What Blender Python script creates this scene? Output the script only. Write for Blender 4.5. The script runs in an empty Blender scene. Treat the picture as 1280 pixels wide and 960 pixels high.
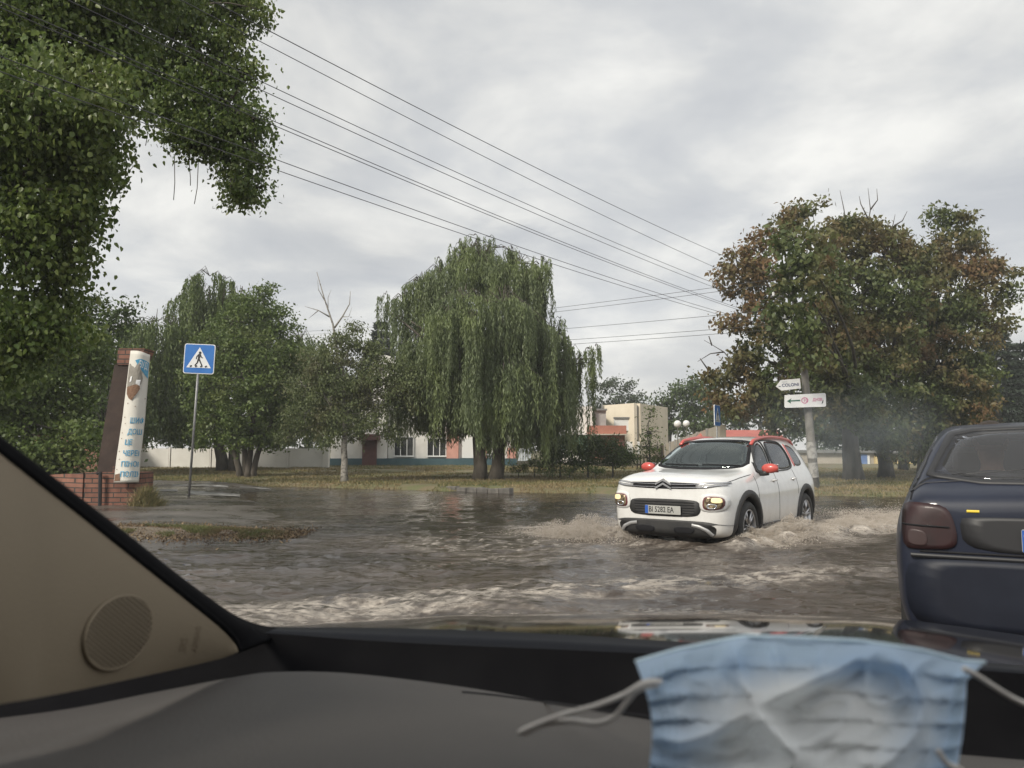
import bpy, bmesh, math, random
import numpy as np
from mathutils import Vector, Matrix, noise as mnoise
from mathutils.bvhtree import BVHTree
R = math.radians
PI = math.pi
rng = np.random.default_rng(7)
random.seed(7)
SC = bpy.context.scene
C = SC.collection

# ---------------------------------------------------------------- camera
EYE = Vector((0, 0, 1.25))
FPX = 961.0
PITCH = math.atan((563 - 480) / FPX)
cam = bpy.data.cameras.new('camera')
cam.sensor_width = 36
cam.lens = FPX / 1280 * 36
cam.clip_start = 0.02
cam.clip_end = 3000
cam.dof.use_dof = True
cam.dof.focus_distance = 13
cam.dof.aperture_fstop = 8.0
camo = bpy.data.objects.new('camera', cam)
C.objects.link(camo)
camo.location = EYE
camo.rotation_euler = (PI / 2 + PITCH, 0, 0)
SC.camera = camo

# ---------------------------------------------------------------- world, sun, exposure
SUN_EL, SUN_AZ = R(36), R(222)          # azimuth measured clockwise from +Y; behind the camera, slightly left
w = bpy.data.worlds.new('World')
SC.world = w
w.use_nodes = True
nt = w.node_tree
nt.nodes.clear()
def N(nt, t, **kw):
    n = nt.nodes.new(t)
    for k, v in kw.items():
        setattr(n, k, v)
    return n
def L(nt, a, b):
    nt.links.new(a, b)
out = N(nt, 'ShaderNodeOutputWorld')
sky = N(nt, 'ShaderNodeTexSky', sky_type='NISHITA', sun_disc=False, sun_elevation=SUN_EL, sun_rotation=SUN_AZ)
bg1 = N(nt, 'ShaderNodeBackground'); bg1.inputs[1].default_value = 0.09
L(nt, sky.outputs[0], bg1.inputs[0])
tc = N(nt, 'ShaderNodeTexCoord')
sep = N(nt, 'ShaderNodeSeparateXYZ'); L(nt, tc.outputs['Generated'], sep.inputs[0])
zz = N(nt, 'ShaderNodeMath', operation='MAXIMUM'); L(nt, sep.outputs[2], zz.inputs[0]); zz.inputs[1].default_value = 0.0
za = N(nt, 'ShaderNodeMath', operation='ADD'); L(nt, zz.outputs[0], za.inputs[0]); za.inputs[1].default_value = 0.22
dx = N(nt, 'ShaderNodeMath', operation='DIVIDE'); L(nt, sep.outputs[0], dx.inputs[0]); L(nt, za.outputs[0], dx.inputs[1])
dy = N(nt, 'ShaderNodeMath', operation='DIVIDE'); L(nt, sep.outputs[1], dy.inputs[0]); L(nt, za.outputs[0], dy.inputs[1])
cmb = N(nt, 'ShaderNodeCombineXYZ'); L(nt, dx.outputs[0], cmb.inputs[0]); L(nt, dy.outputs[0], cmb.inputs[1])
n1 = N(nt, 'ShaderNodeTexNoise'); n1.inputs['Scale'].default_value = 2.1; n1.inputs['Detail'].default_value = 8; n1.inputs['Roughness'].default_value = 0.56; n1.inputs['Distortion'].default_value = 0.25
L(nt, cmb.outputs[0], n1.inputs['Vector'])
r1 = N(nt, 'ShaderNodeValToRGB')
cr = r1.color_ramp
cr.elements[0].position = 0.34; cr.elements[0].color = (0.50, 0.51, 0.535, 1)
cr.elements[1].position = 0.66; cr.elements[1].color = (0.81, 0.795, 0.765, 1)
e = cr.elements.new(0.46); e.color = (0.575, 0.58, 0.59, 1)
e = cr.elements.new(0.54); e.color = (0.67, 0.665, 0.655, 1)
L(nt, n1.outputs[0], r1.inputs[0])
n2 = N(nt, 'ShaderNodeTexNoise'); n2.inputs['Scale'].default_value = 0.55; n2.inputs['Detail'].default_value = 3
L(nt, cmb.outputs[0], n2.inputs['Vector'])
mr = N(nt, 'ShaderNodeMapRange'); L(nt, n2.outputs[0], mr.inputs[0])
mr.inputs[1].default_value = 0.3; mr.inputs[2].default_value = 0.7; mr.inputs[3].default_value = 0.82; mr.inputs[4].default_value = 1.12
# clouds are thinner and brighter round the hidden sun behind the camera
by = N(nt, 'ShaderNodeMapRange'); L(nt, sep.outputs[1], by.inputs[0])
by.inputs[1].default_value = 0.2; by.inputs[2].default_value = -0.9; by.inputs[3].default_value = 1.0; by.inputs[4].default_value = 1.55
mm = N(nt, 'ShaderNodeMath', operation='MULTIPLY'); L(nt, mr.outputs[0], mm.inputs[0]); L(nt, by.outputs[0], mm.inputs[1])
hz = N(nt, 'ShaderNodeMix', data_type='RGBA'); hz.inputs[7].default_value = (0.68, 0.65, 0.615, 1)
L(nt, r1.outputs[0], hz.inputs[6])
hf = N(nt, 'ShaderNodeMapRange'); L(nt, sep.outputs[2], hf.inputs[0]); hf.inputs[1].default_value = 0.0; hf.inputs[2].default_value = 0.2; hf.inputs[3].default_value = 0.6; hf.inputs[4].default_value = 0.0
L(nt, hf.outputs[0], hz.inputs[0])
bg2 = N(nt, 'ShaderNodeBackground')
L(nt, hz.outputs[2], bg2.inputs[0]); L(nt, mm.outputs[0], bg2.inputs[1])
mx = N(nt, 'ShaderNodeMixShader'); mx.inputs[0].default_value = 0.94
L(nt, bg1.outputs[0], mx.inputs[1]); L(nt, bg2.outputs[0], mx.inputs[2]); L(nt, mx.outputs[0], out.inputs[0])

sl = bpy.data.lights.new('sun', 'SUN')
sl.energy = 2.9
sl.angle = R(11)
sl.color = (1.0, 0.92, 0.80)
so = bpy.data.objects.new('sun', sl)
C.objects.link(so)
sdir = Vector((math.sin(SUN_AZ) * math.cos(SUN_EL), math.cos(SUN_AZ) * math.cos(SUN_EL), math.sin(SUN_EL)))
so.rotation_euler = sdir.to_track_quat('Z', 'Y').to_euler()
SC.view_settings.view_transform = 'Standard'
SC.view_settings.look = 'None'
SC.view_settings.exposure = 0.36
SC.view_settings.gamma = 1.0
SC.view_settings.use_curve_mapping = False
SC.render.engine = 'CYCLES'
SC.cycles.use_denoising = True
SC.cycles.max_bounces = 8
SC.cycles.transparent_max_bounces = 16
SC.cycles.caustics_reflective = False
SC.cycles.caustics_refractive = False
SC.cycles.sample_clamp_indirect = 4

# ---------------------------------------------------------------- helpers
def P(px, py, Y):
    """the point at depth Y seen at photo pixel (px, py)"""
    u = -(py - 480) / FPX
    a = (px - 640) / FPX
    cy = math.cos(PITCH) - u * math.sin(PITCH)
    cz = math.sin(PITCH) + u * math.cos(PITCH)
    s = Y / cy
    return Vector((a * s, Y, EYE.z + cz * s))
def G(px, py, z=0.0):
    u = -(py - 480) / FPX
    cy = math.cos(PITCH) - u * math.sin(PITCH)
    cz = math.sin(PITCH) + u * math.cos(PITCH)
    Y = (z - EYE.z) / cz * cy
    return P(px, py, Y)

def tag(o, label=None, cat=None, group=None, kind=None):
    if label: o['label'] = label
    if cat: o['category'] = cat
    if group: o['group'] = group
    if kind: o['kind'] = kind
    return o
def empty(name, loc=(0, 0, 0), rz=0.0, label=None, cat=None, group=None):
    o = bpy.data.objects.new(name, None)
    C.objects.link(o)
    o.location = loc
    o.rotation_euler = (0, 0, rz)
    o.empty_display_size = 0.2
    return tag(o, label, cat, group)
def link(name, me, mat=None, parent=None, smooth=False):
    o = bpy.data.objects.new(name, me)
    C.objects.link(o)
    if mat is not None:
        for m in (mat if isinstance(mat, (list, tuple)) else [mat]):
            me.materials.append(m)
    if parent is not None:
        o.parent = parent
    if smooth:
        me.polygons.foreach_set('use_smooth', [True] * len(me.polygons))
    return o
def copy_tree(o, parent=None):
    c = o.copy()
    C.objects.link(c)
    if parent is not None:
        c.parent = parent
    for ch in list(o.children):
        copy_tree(ch, c)
    return c

class MB:
    def __init__(s):
        s.v = []; s.f = []; s.mi = []; s.cur = 0
    def add(s, vs, fs):
        b = len(s.v)
        s.v.extend([tuple(v) for v in vs])
        for f in fs:
            s.f.append([b + i for i in f]); s.mi.append(s.cur)
    def box(s, c, d, rz=0.0, M=None):
        x, y, z = d[0] / 2, d[1] / 2, d[2] / 2
        vs = [Vector((i * x, j * y, k * z)) for i in (-1, 1) for j in (-1, 1) for k in (-1, 1)]
        rot = Matrix.Rotation(rz, 3, 'Z') if M is None else M
        vs = [rot @ v + Vector(c) for v in vs]
        s.add(vs, [(0, 1, 3, 2), (4, 6, 7, 5), (0, 4, 5, 1), (2, 3, 7, 6), (0, 2, 6, 4), (1, 5, 7, 3)])
    def box2(s, a, b):
        s.box([(a[i] + b[i]) / 2 for i in range(3)], [abs(b[i] - a[i]) for i in range(3)])
    def tube(s, pts, r, n=8, cap=True):
        pts = [Vector(p) for p in pts]
        rs = r if isinstance(r, (list, tuple)) else [r] * len(pts)
        vs = []; fs = []
        up = None
        for i, p in enumerate(pts):
            d = (pts[min(i + 1, len(pts) - 1)] - pts[max(i - 1, 0)])
            if d.length < 1e-9: d = Vector((0, 0, 1))
            d.normalize()
            if up is None:
                up = Vector((0, 0, 1)) if abs(d.z) < 0.9 else Vector((1, 0, 0))
            a = d.cross(up)
            if a.length < 1e-4: a = d.cross(Vector((1, 0, 0)))
            a.normalize(); b = a.cross(d).normalized(); up = b
            for k in range(n):
                t = 2 * PI * k / n
                vs.append(p + (a * math.cos(t) + b * math.sin(t)) * rs[i])
        m = len(pts)
        for i in range(m - 1):
            for k in range(n):
                fs.append((i * n + k, i * n + (k + 1) % n, (i + 1) * n + (k + 1) % n, (i + 1) * n + k))
        if cap:
            fs.append(tuple(range(n))[::-1]); fs.append(tuple((m - 1) * n + k for k in range(n)))
        s.add(vs, fs)
    def lathe(s, prof, n=32, M=Matrix.Identity(4)):
        """profile of (radius, height) turned round local Z"""
        vs = []; fs = []
        for r, z in prof:
            for k in range(n):
                t = 2 * PI * k / n
                vs.append(M @ Vector((r * math.cos(t), r * math.sin(t), z)))
        for i in range(len(prof) - 1):
            for k in range(n):
                fs.append((i * n + k, i * n + (k + 1) % n, (i + 1) * n + (k + 1) % n, (i + 1) * n + k))
        s.add(vs, fs)
    def sphere(s, c, r, seg=12, rings=8):
        rr = r if isinstance(r, (tuple, list)) else (r, r, r)
        vs = []; fs = []
        for i in range(rings + 1):
            ph = PI * i / rings
            for k in range(seg):
                t = 2 * PI * k / seg
                vs.append((c[0] + rr[0] * math.sin(ph) * math.cos(t), c[1] + rr[1] * math.sin(ph) * math.sin(t), c[2] + rr[2] * math.cos(ph)))
        for i in range(rings):
            for k in range(seg):
                fs.append((i * seg + k, (i + 1) * seg + k, (i + 1) * seg + (k + 1) % seg, i * seg + (k + 1) % seg))
        s.add(vs, fs)
    def prism(s, poly, y0, y1, M=Matrix.Identity(4)):
        """poly of (x, z) extruded along local y"""
        n = len(poly)
        vs = [M @ Vector((x, y0, z)) for x, z in poly] + [M @ Vector((x, y1, z)) for x, z in poly]
        fs = [tuple(range(n)), tuple(range(2 * n - 1, n - 1, -1))]
        for i in range(n):
            j = (i + 1) % n
            fs.append((i, i + n, j + n, j))
        s.add(vs, fs)
    def grid(s, rows, closed=False):
        m = len(rows[0]); vs = [p for r in rows for p in r]; fs = []
        for i in range(len(rows) - 1):
            for k in range(m if closed else m - 1):
                fs.append((i * m + k, i * m + (k + 1) % m, (i + 1) * m + (k + 1) % m, (i + 1) * m + k))
        s.add(vs, fs)
    def mesh(s, name='m'):
        me = bpy.data.meshes.new(name)
        me.from_pydata(s.v, [], s.f)
        if any(s.mi): me.polygons.foreach_set('material_index', s.mi)
        me.update()
        return me
    def build(s, name, mat, parent=None, smooth=False, bevel=0, fix=True, solid=0):
        me = s.mesh(name)
        if fix:
            bm = bmesh.new(); bm.from_mesh(me)
            bmesh.ops.recalc_face_normals(bm, faces=bm.faces)
            bm.to_mesh(me); bm.free()
        o = link(name, me, mat, parent, smooth)
        if solid:
            m = o.modifiers.new('s', 'SOLIDIFY'); m.thickness = solid; m.offset = -1
        if bevel:
            m = o.modifiers.new('b', 'BEVEL'); m.width = bevel; m.segments = 2; m.limit_method = 'ANGLE'; m.angle_limit = R(40)
        return o

def np_mesh(name, verts, quads, mat=None, parent=None, smooth=False):
    me = bpy.data.meshes.new(name)
    verts = np.asarray(verts, dtype=np.float32); quads = np.asarray(quads, dtype=np.int32)
    k = quads.shape[1]
    me.vertices.add(len(verts)); me.vertices.foreach_set('co', verts.ravel())
    me.loops.add(quads.size); me.loops.foreach_set('vertex_index', quads.ravel())
    me.polygons.add(len(quads))
    me.polygons.foreach_set('loop_start', np.arange(0, quads.size, k, dtype=np.int32))
    me.polygons.foreach_set('loop_total', np.full(len(quads), k, dtype=np.int32))
    if smooth: me.polygons.foreach_set('use_smooth', np.ones(len(quads), dtype=bool))
    me.update(calc_edges=True)
    return link(name, me, mat, parent)

def baked(o):
    """replace an object's mesh with its modifier result"""
    dg = bpy.context.evaluated_depsgraph_get()
    me = bpy.data.meshes.new_from_object(o.evaluated_get(dg))
    o.modifiers.clear()
    o.data = me
    return o

# value noise in numpy
def _h(ix, iy, seed):
    n = (ix.astype(np.int64) * 374761393 + iy.astype(np.int64) * 668265263 + seed * 1442695041) & 0x7fffffff
    n = (n ^ (n >> 13)) * 1274126177 & 0x7fffffff
    return ((n ^ (n >> 16)) & 0xffff) / 65535.0
def vnoise(x, y, seed=0):
    ix = np.floor(x); iy = np.floor(y); fx = x - ix; fy = y - iy
    fx = fx * fx * (3 - 2 * fx); fy = fy * fy * (3 - 2 * fy)
    a = _h(ix, iy, seed); b = _h(ix + 1, iy, seed); c = _h(ix, iy + 1, seed); d = _h(ix + 1, iy + 1, seed)
    return a + (b - a) * fx + (c - a) * fy + (a - b - c + d) * fx * fy
def fbm(x, y, o=4, seed=0):
    s = 0; a = 1; t = 0
    for i in range(o):
        s = s + a * vnoise(x * 2 ** i + 13.7 * i, y * 2 ** i - 7.1 * i, seed + i); t += a; a *= 0.5
    return s / t

# ---------------------------------------------------------------- materials
def new_mat(name):
    m = bpy.data.materials.new(name); m.use_nodes = True
    nt = m.node_tree
    return m, nt, nt.nodes['Principled BSDF']
def rgb(c): return (c[0], c[1], c[2], 1)
def pm(name, c1, c2=None, scale=6, rough=0.6, bump=0.0, bscale=None, metal=0.0, detail=5, lo=0.35, hi=0.65, coat=0.0, spec=0.5, stretch=None, rough2=None, emit=None, estr=0.0, trans=0.0):
    m, nt, b = new_mat(name)
    b.inputs['Roughness'].default_value = rough
    b.inputs['Metallic'].default_value = metal
    b.inputs['Coat Weight'].default_value = coat
    b.inputs['Coat Roughness'].default_value = 0.04
    b.inputs['Specular IOR Level'].default_value = spec
    b.inputs['Base Color'].default_value = rgb(c1)
    b.inputs['Transmission Weight'].default_value = trans
    if emit:
        b.inputs['Emission Color'].default_value = rgb(emit); b.inputs['Emission Strength'].default_value = estr
    vec = None
    if c2 is not None or bump:
        t = N(nt, 'ShaderNodeTexCoord'); vec = t.outputs['Object']
        if stretch:
            mp = N(nt, 'ShaderNodeMapping'); mp.inputs['Scale'].default_value = stretch
            L(nt, vec, mp.inputs[0]); vec = mp.outputs[0]
    if c2 is not None:
        n = N(nt, 'ShaderNodeTexNoise'); n.inputs['Scale'].default_value = scale; n.inputs['Detail'].default_value = detail; n.inputs['Roughness'].default_value = 0.6
        L(nt, vec, n.inputs['Vector'])
        r = N(nt, 'ShaderNodeValToRGB'); r.color_ramp.elements[0].position = lo; r.color_ramp.elements[1].position = hi
        r.color_ramp.elements[0].color = rgb(c1); r.color_ramp.elements[1].color = rgb(c2)
        L(nt, n.outputs[0], r.inputs[0]); L(nt, r.outputs[0], b.inputs['Base Color'])
        if rough2 is not None:
            q = N(nt, 'ShaderNodeMapRange'); L(nt, n.outputs[0], q.inputs[0]); q.inputs[1].default_value = lo; q.inputs[2].default_value = hi
            q.inputs[3].default_value = rough; q.inputs[4].default_value = rough2; L(nt, q.outputs[0], b.inputs['Roughness'])
    if bump:
        n = N(nt, 'ShaderNodeTexNoise'); n.inputs['Scale'].default_value = bscale or scale * 3; n.inputs['Detail'].default_value = 6
        L(nt, vec, n.inputs['Vector'])
        bu = N(nt, 'ShaderNodeBump'); bu.inputs['Strength'].default_value = bump; bu.inputs['Distance'].default_value = 0.02
        L(nt, n.outputs[0], bu.inputs['Height']); L(nt, bu.outputs[0], b.inputs['Normal'])
    return m
def leaf_mat(name, cols, trans=0.25, rough=0.5, patch=None, pscale=0.8, plo=0.5, phi=0.62):
    """per-leaf hue variation, patches of a second hue, light through the blade"""
    m, nt, b = new_mat(name)
    geo = N(nt, 'ShaderNodeNewGeometry')
    r = N(nt, 'ShaderNodeValToRGB')
    els = r.color_ramp.elements
    els[0].color = rgb(cols[0]); els[1].color = rgb(cols[-1])
    for i, c in enumerate(cols[1:-1]):
        e = els.new((i + 1) / (len(cols) - 1)); e.color = rgb(c)
    L(nt, geo.outputs['Random Per Island'], r.inputs[0])
    col = r.outputs[0]
    t = N(nt, 'ShaderNodeTexCoord')
    if patch:
        n = N(nt, 'ShaderNodeTexNoise'); n.inputs['Scale'].default_value = pscale; n.inputs['Detail'].default_value = 4
        L(nt, t.outputs['Object'], n.inputs['Vector'])
        q = N(nt, 'ShaderNodeMapRange'); L(nt, n.outputs[0], q.inputs[0]); q.inputs[1].default_value = plo; q.inputs[2].default_value = phi
        r2 = N(nt, 'ShaderNodeValToRGB'); r2.color_ramp.elements[0].color = rgb(patch[0]); r2.color_ramp.elements[1].color = rgb(patch[-1])
        if len(patch) > 2:
            e = r2.color_ramp.elements.new(0.5); e.color = rgb(patch[1])
        L(nt, geo.outputs['Random Per Island'], r2.inputs[0])
        mx = N(nt, 'ShaderNodeMix', data_type='RGBA')
        L(nt, q.outputs[0], mx.inputs[0]); L(nt, col, mx.inputs[6]); L(nt, r2.outputs[0], mx.inputs[7]); col = mx.outputs[2]
    L(nt, col, b.inputs['Base Color'])
    b.inputs['Roughness'].default_value = rough
    b.inputs['Specular IOR Level'].default_value = 0.4
    tr = N(nt, 'ShaderNodeBsdfTranslucent'); L(nt, col, tr.inputs[0])
    ms = N(nt, 'ShaderNodeMixShader'); ms.inputs[0].default_value = trans
    o = nt.nodes['Material Output']
    L(nt, b.outputs[0], ms.inputs[1]); L(nt, tr.outputs[0], ms.inputs[2]); L(nt, ms.outputs[0], o.inputs[0])
    return m
def glass_mat(name, tint=(0.5, 0.55, 0.55), refl=(0.9, 0.9, 0.9), ior=1.5, rough=0.0, dust=0.0):
    m, nt, b = new_mat(name)
    o = nt.nodes['Material Output']
    nt.nodes.remove(b)
    tr = N(nt, 'ShaderNodeBsdfTransparent'); tr.inputs[0].default_value = rgb(tint)
    gl = N(nt, 'ShaderNodeBsdfGlossy'); gl.inputs[0].default_value = rgb(refl); gl.inputs['Roughness'].default_value = rough
    fr = N(nt, 'ShaderNodeFresnel'); fr.inputs[0].default_value = ior
    ms = N(nt, 'ShaderNodeMixShader')
    L(nt, fr.outputs[0], ms.inputs[0]); L(nt, tr.outputs[0], ms.inputs[1]); L(nt, gl.outputs[0], ms.inputs[2])
    last = ms.outputs[0]
    if dust:
        d = N(nt, 'ShaderNodeBsdfDiffuse'); d.inputs[0].default_value = (0.5, 0.5, 0.5, 1)
        m2 = N(nt, 'ShaderNodeMixShader'); m2.inputs[0].default_value = dust
        L(nt, last, m2.inputs[1]); L(nt, d.outputs[0], m2.inputs[2]); last = m2.outputs[0]
    L(nt, last, o.inputs[0])
    return m
def brick_mat(name, c1, c2, mortar, scale=1.0, bw=0.25, bh=0.08, ms=0.012, axis='XZ'):
    m, nt, b = new_mat(name)
    t = N(nt, 'ShaderNodeTexCoord')
    s = N(nt, 'ShaderNodeSeparateXYZ'); L(nt, t.outputs['Object'], s.inputs[0])
    ad = N(nt, 'ShaderNodeMath', operation='ADD'); L(nt, s.outputs[0], ad.inputs[0]); L(nt, s.outputs[1], ad.inputs[1])
    cb = N(nt, 'ShaderNodeCombineXYZ'); L(nt, ad.outputs[0], cb.inputs[0]); L(nt, s.outputs[2], cb.inputs[1])
    br = N(nt, 'ShaderNodeTexBrick'); L(nt, cb.outputs[0], br.inputs['Vector'])
    br.inputs['Color1'].default_value = rgb(c1); br.inputs['Color2'].default_value = rgb(c2); br.inputs['Mortar'].default_value = rgb(mortar)
    br.inputs['Scale'].default_value = scale; br.inputs['Brick Width'].default_value = bw; br.inputs['Row Height'].default_value = bh; br.inputs['Mortar Size'].default_value = ms
    n = N(nt, 'ShaderNodeTexNoise'); n.inputs['Scale'].default_value = 5; n.inputs['Detail'].default_value = 6; L(nt, t.outputs['Object'], n.inputs['Vector'])
    mx = N(nt, 'ShaderNodeMix', data_type='RGBA', blend_type='MULTIPLY'); mx.inputs[0].default_value = 0.7
    rr = N(nt, 'ShaderNodeValToRGB'); rr.color_ramp.elements[0].position = .3; rr.color_ramp.elements[0].color = (.5, .48, .45, 1); rr.color_ramp.elements[1].position = .7; rr.color_ramp.elements[1].color = (1.1, 1.05, 1, 1)
    L(nt, n.outputs[0], rr.inputs[0]); L(nt, br.outputs[0], mx.inputs[6]); L(nt, rr.outputs[0], mx.inputs[7]); L(nt, mx.outputs[2], b.inputs['Base Color'])
    b.inputs['Roughness'].default_value = 0.85
    bu = N(nt, 'ShaderNodeBump'); bu.inputs['Strength'].default_value = 0.6; bu.inputs['Distance'].default_value = 0.01; bu.invert = True
    L(nt, br.outputs['Fac'], bu.inputs['Height']); L(nt, bu.outputs[0], b.inputs['Normal'])
    return m

def text_mesh(body, size=1.0, bold=0.0, extrude=0.0, align='LEFT', sx=1.0):
    cu = bpy.data.curves.new('t', 'FONT'); cu.body = body; cu.size = size; cu.offset = bold; cu.extrude = extrude; cu.align_x = align; cu.align_y = 'CENTER'
    cu.resolution_u = 3
    o = bpy.data.objects.new('t', cu); C.objects.link(o)
    dg = bpy.context.evaluated_depsgraph_get()
    me = bpy.data.meshes.new_from_object(o.evaluated_get(dg))
    bpy.data.objects.remove(o)
    vs = [(v.co.x * sx, v.co.y, v.co.z) for v in me.vertices]
    fs = [tuple(p.vertices) for p in me.polygons]
    return vs, fs
# ================================================================ SETTING
YK_X = [-60, -40, -13.7, -8, -2, 3, 8, 12, 20, 60]
YK_Y = [38, 34, 29.9, 27, 24, 22.4, 21.5, 21.0, 19.5, 16]
def Yk(x): return np.interp(x, YK_X, YK_Y)
XS_Y = [-20, 2, 8.8, 10.2, 11.2, 12.2, 14, 16, 21, 26, 40]
XS_X = [-6, -5.6, -4.9, -4.2, -3.6, -3.9, -4.7, -5.4, -7.6, -8.6, -9.0]
def hgt(x, y):
    x = np.asarray(x, float); y = np.asarray(y, float)
    xs = np.interp(y, XS_Y, XS_X) + (fbm(x * .8, y * .8, 3, 5) - .5) * 1.4
    hl = np.clip((xs - x) * 0.055, -0.16, 0.10)
    yk = Yk(x)
    hf = np.clip((y - yk) * 0.35 - .05, -0.16, 0.13) + np.clip((y - 28) * 0.012, 0, 0.4)
    hf = np.where(y < yk - .6, -0.2, hf)
    h = np.maximum(hl, hf)
    return h + (fbm(x * .5, y * .5, 3, 2) - .5) * 0.05

grid_x = np.concatenate([[-900, -500, -250, -120, -80], np.arange(-60, 60.1, 0.5), [80, 120, 250, 500, 900]])
grid_y = np.concatenate([[-900, -400, -150, -60], np.arange(-20, 16, 0.4), np.arange(16, 40, 0.25), np.arange(40, 90, 1.0), [110, 150, 250, 500, 1200]])
def grid_quads(nx, ny):
    i = np.arange(ny - 1)[:, None] * nx + np.arange(nx - 1)[None, :]
    i = i.ravel()
    return np.stack([i, i + 1, i + nx + 1, i + nx], 1)
GX, GY = np.meshgrid(grid_x, grid_y)
GZ = hgt(GX, GY) + np.where(GY > Yk(GX), (fbm(GX * 2, GY * 2, 3, 9) - .5) * .06, 0)
m_ground = pm('m_ground', (.17, .13, .078), (.12, .125, .055), scale=1.3, rough=.95, bump=.8, bscale=14, lo=.38, hi=.6)
o = np_mesh('ground', np.stack([GX, GY, GZ], -1).reshape(-1, 3), grid_quads(len(grid_x), len(grid_y)), m_ground, smooth=True)
tag(o, kind='structure')

# road sheet
def road_mat():
    m, nt, b = new_mat('m_asphalt')
    t = N(nt, 'ShaderNodeTexCoord'); v = t.outputs['Object']
    n = N(nt, 'ShaderNodeTexNoise'); n.inputs['Scale'].default_value = .45; n.inputs['Detail'].default_value = 8; n.inputs['Roughness'].default_value = .65; L(nt, v, n.inputs['Vector'])
    r = N(nt, 'ShaderNodeValToRGB'); r.color_ramp.elements[0].position = .35; r.color_ramp.elements[1].position = .68
    r.color_ramp.elements[0].color = (.045, .038, .033, 1); r.color_ramp.elements[1].color = (.125, .108, .092, 1)
    L(nt, n.outputs[0], r.inputs[0]); L(nt, r.outputs[0], b.inputs['Base Color'])
    q = N(nt, 'ShaderNodeMapRange'); L(nt, n.outputs[0], q.inputs[0]); q.inputs[1].default_value = .4; q.inputs[2].default_value = .62; q.inputs[3].default_value = .10; q.inputs[4].default_value = .5
    L(nt, q.outputs[0], b.inputs['Roughness'])
    n2 = N(nt, 'ShaderNodeTexNoise'); n2.inputs['Scale'].default_value = 60; n2.inputs['Detail'].default_value = 4; L(nt, v, n2.inputs['Vector'])
    bu = N(nt, 'ShaderNodeBump'); bu.inputs['Strength'].default_value = .35; bu.inputs['Distance'].default_value = .01
    L(nt, n2.outputs[0], bu.inputs['Height']); L(nt, bu.outputs[0], b.inputs['Normal'])
    return m
m_road = road_mat()
rx = np.arange(-60, 60.1, .5); rt = np.linspace(0, 1, 150)
RX, RT = np.meshgrid(rx, rt)
RY = -20 + RT * (Yk(RX) - .15 + (fbm(RX * .9, RX * 0, 3, 31) - .5) * .8 + 20)
RZ = hgt(RX, RY) + .012
tag(np_mesh('road', np.stack([RX, RY, RZ], -1).reshape(-1, 3), grid_quads(len(rx), len(rt)), m_road, smooth=True), kind='structure')

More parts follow.
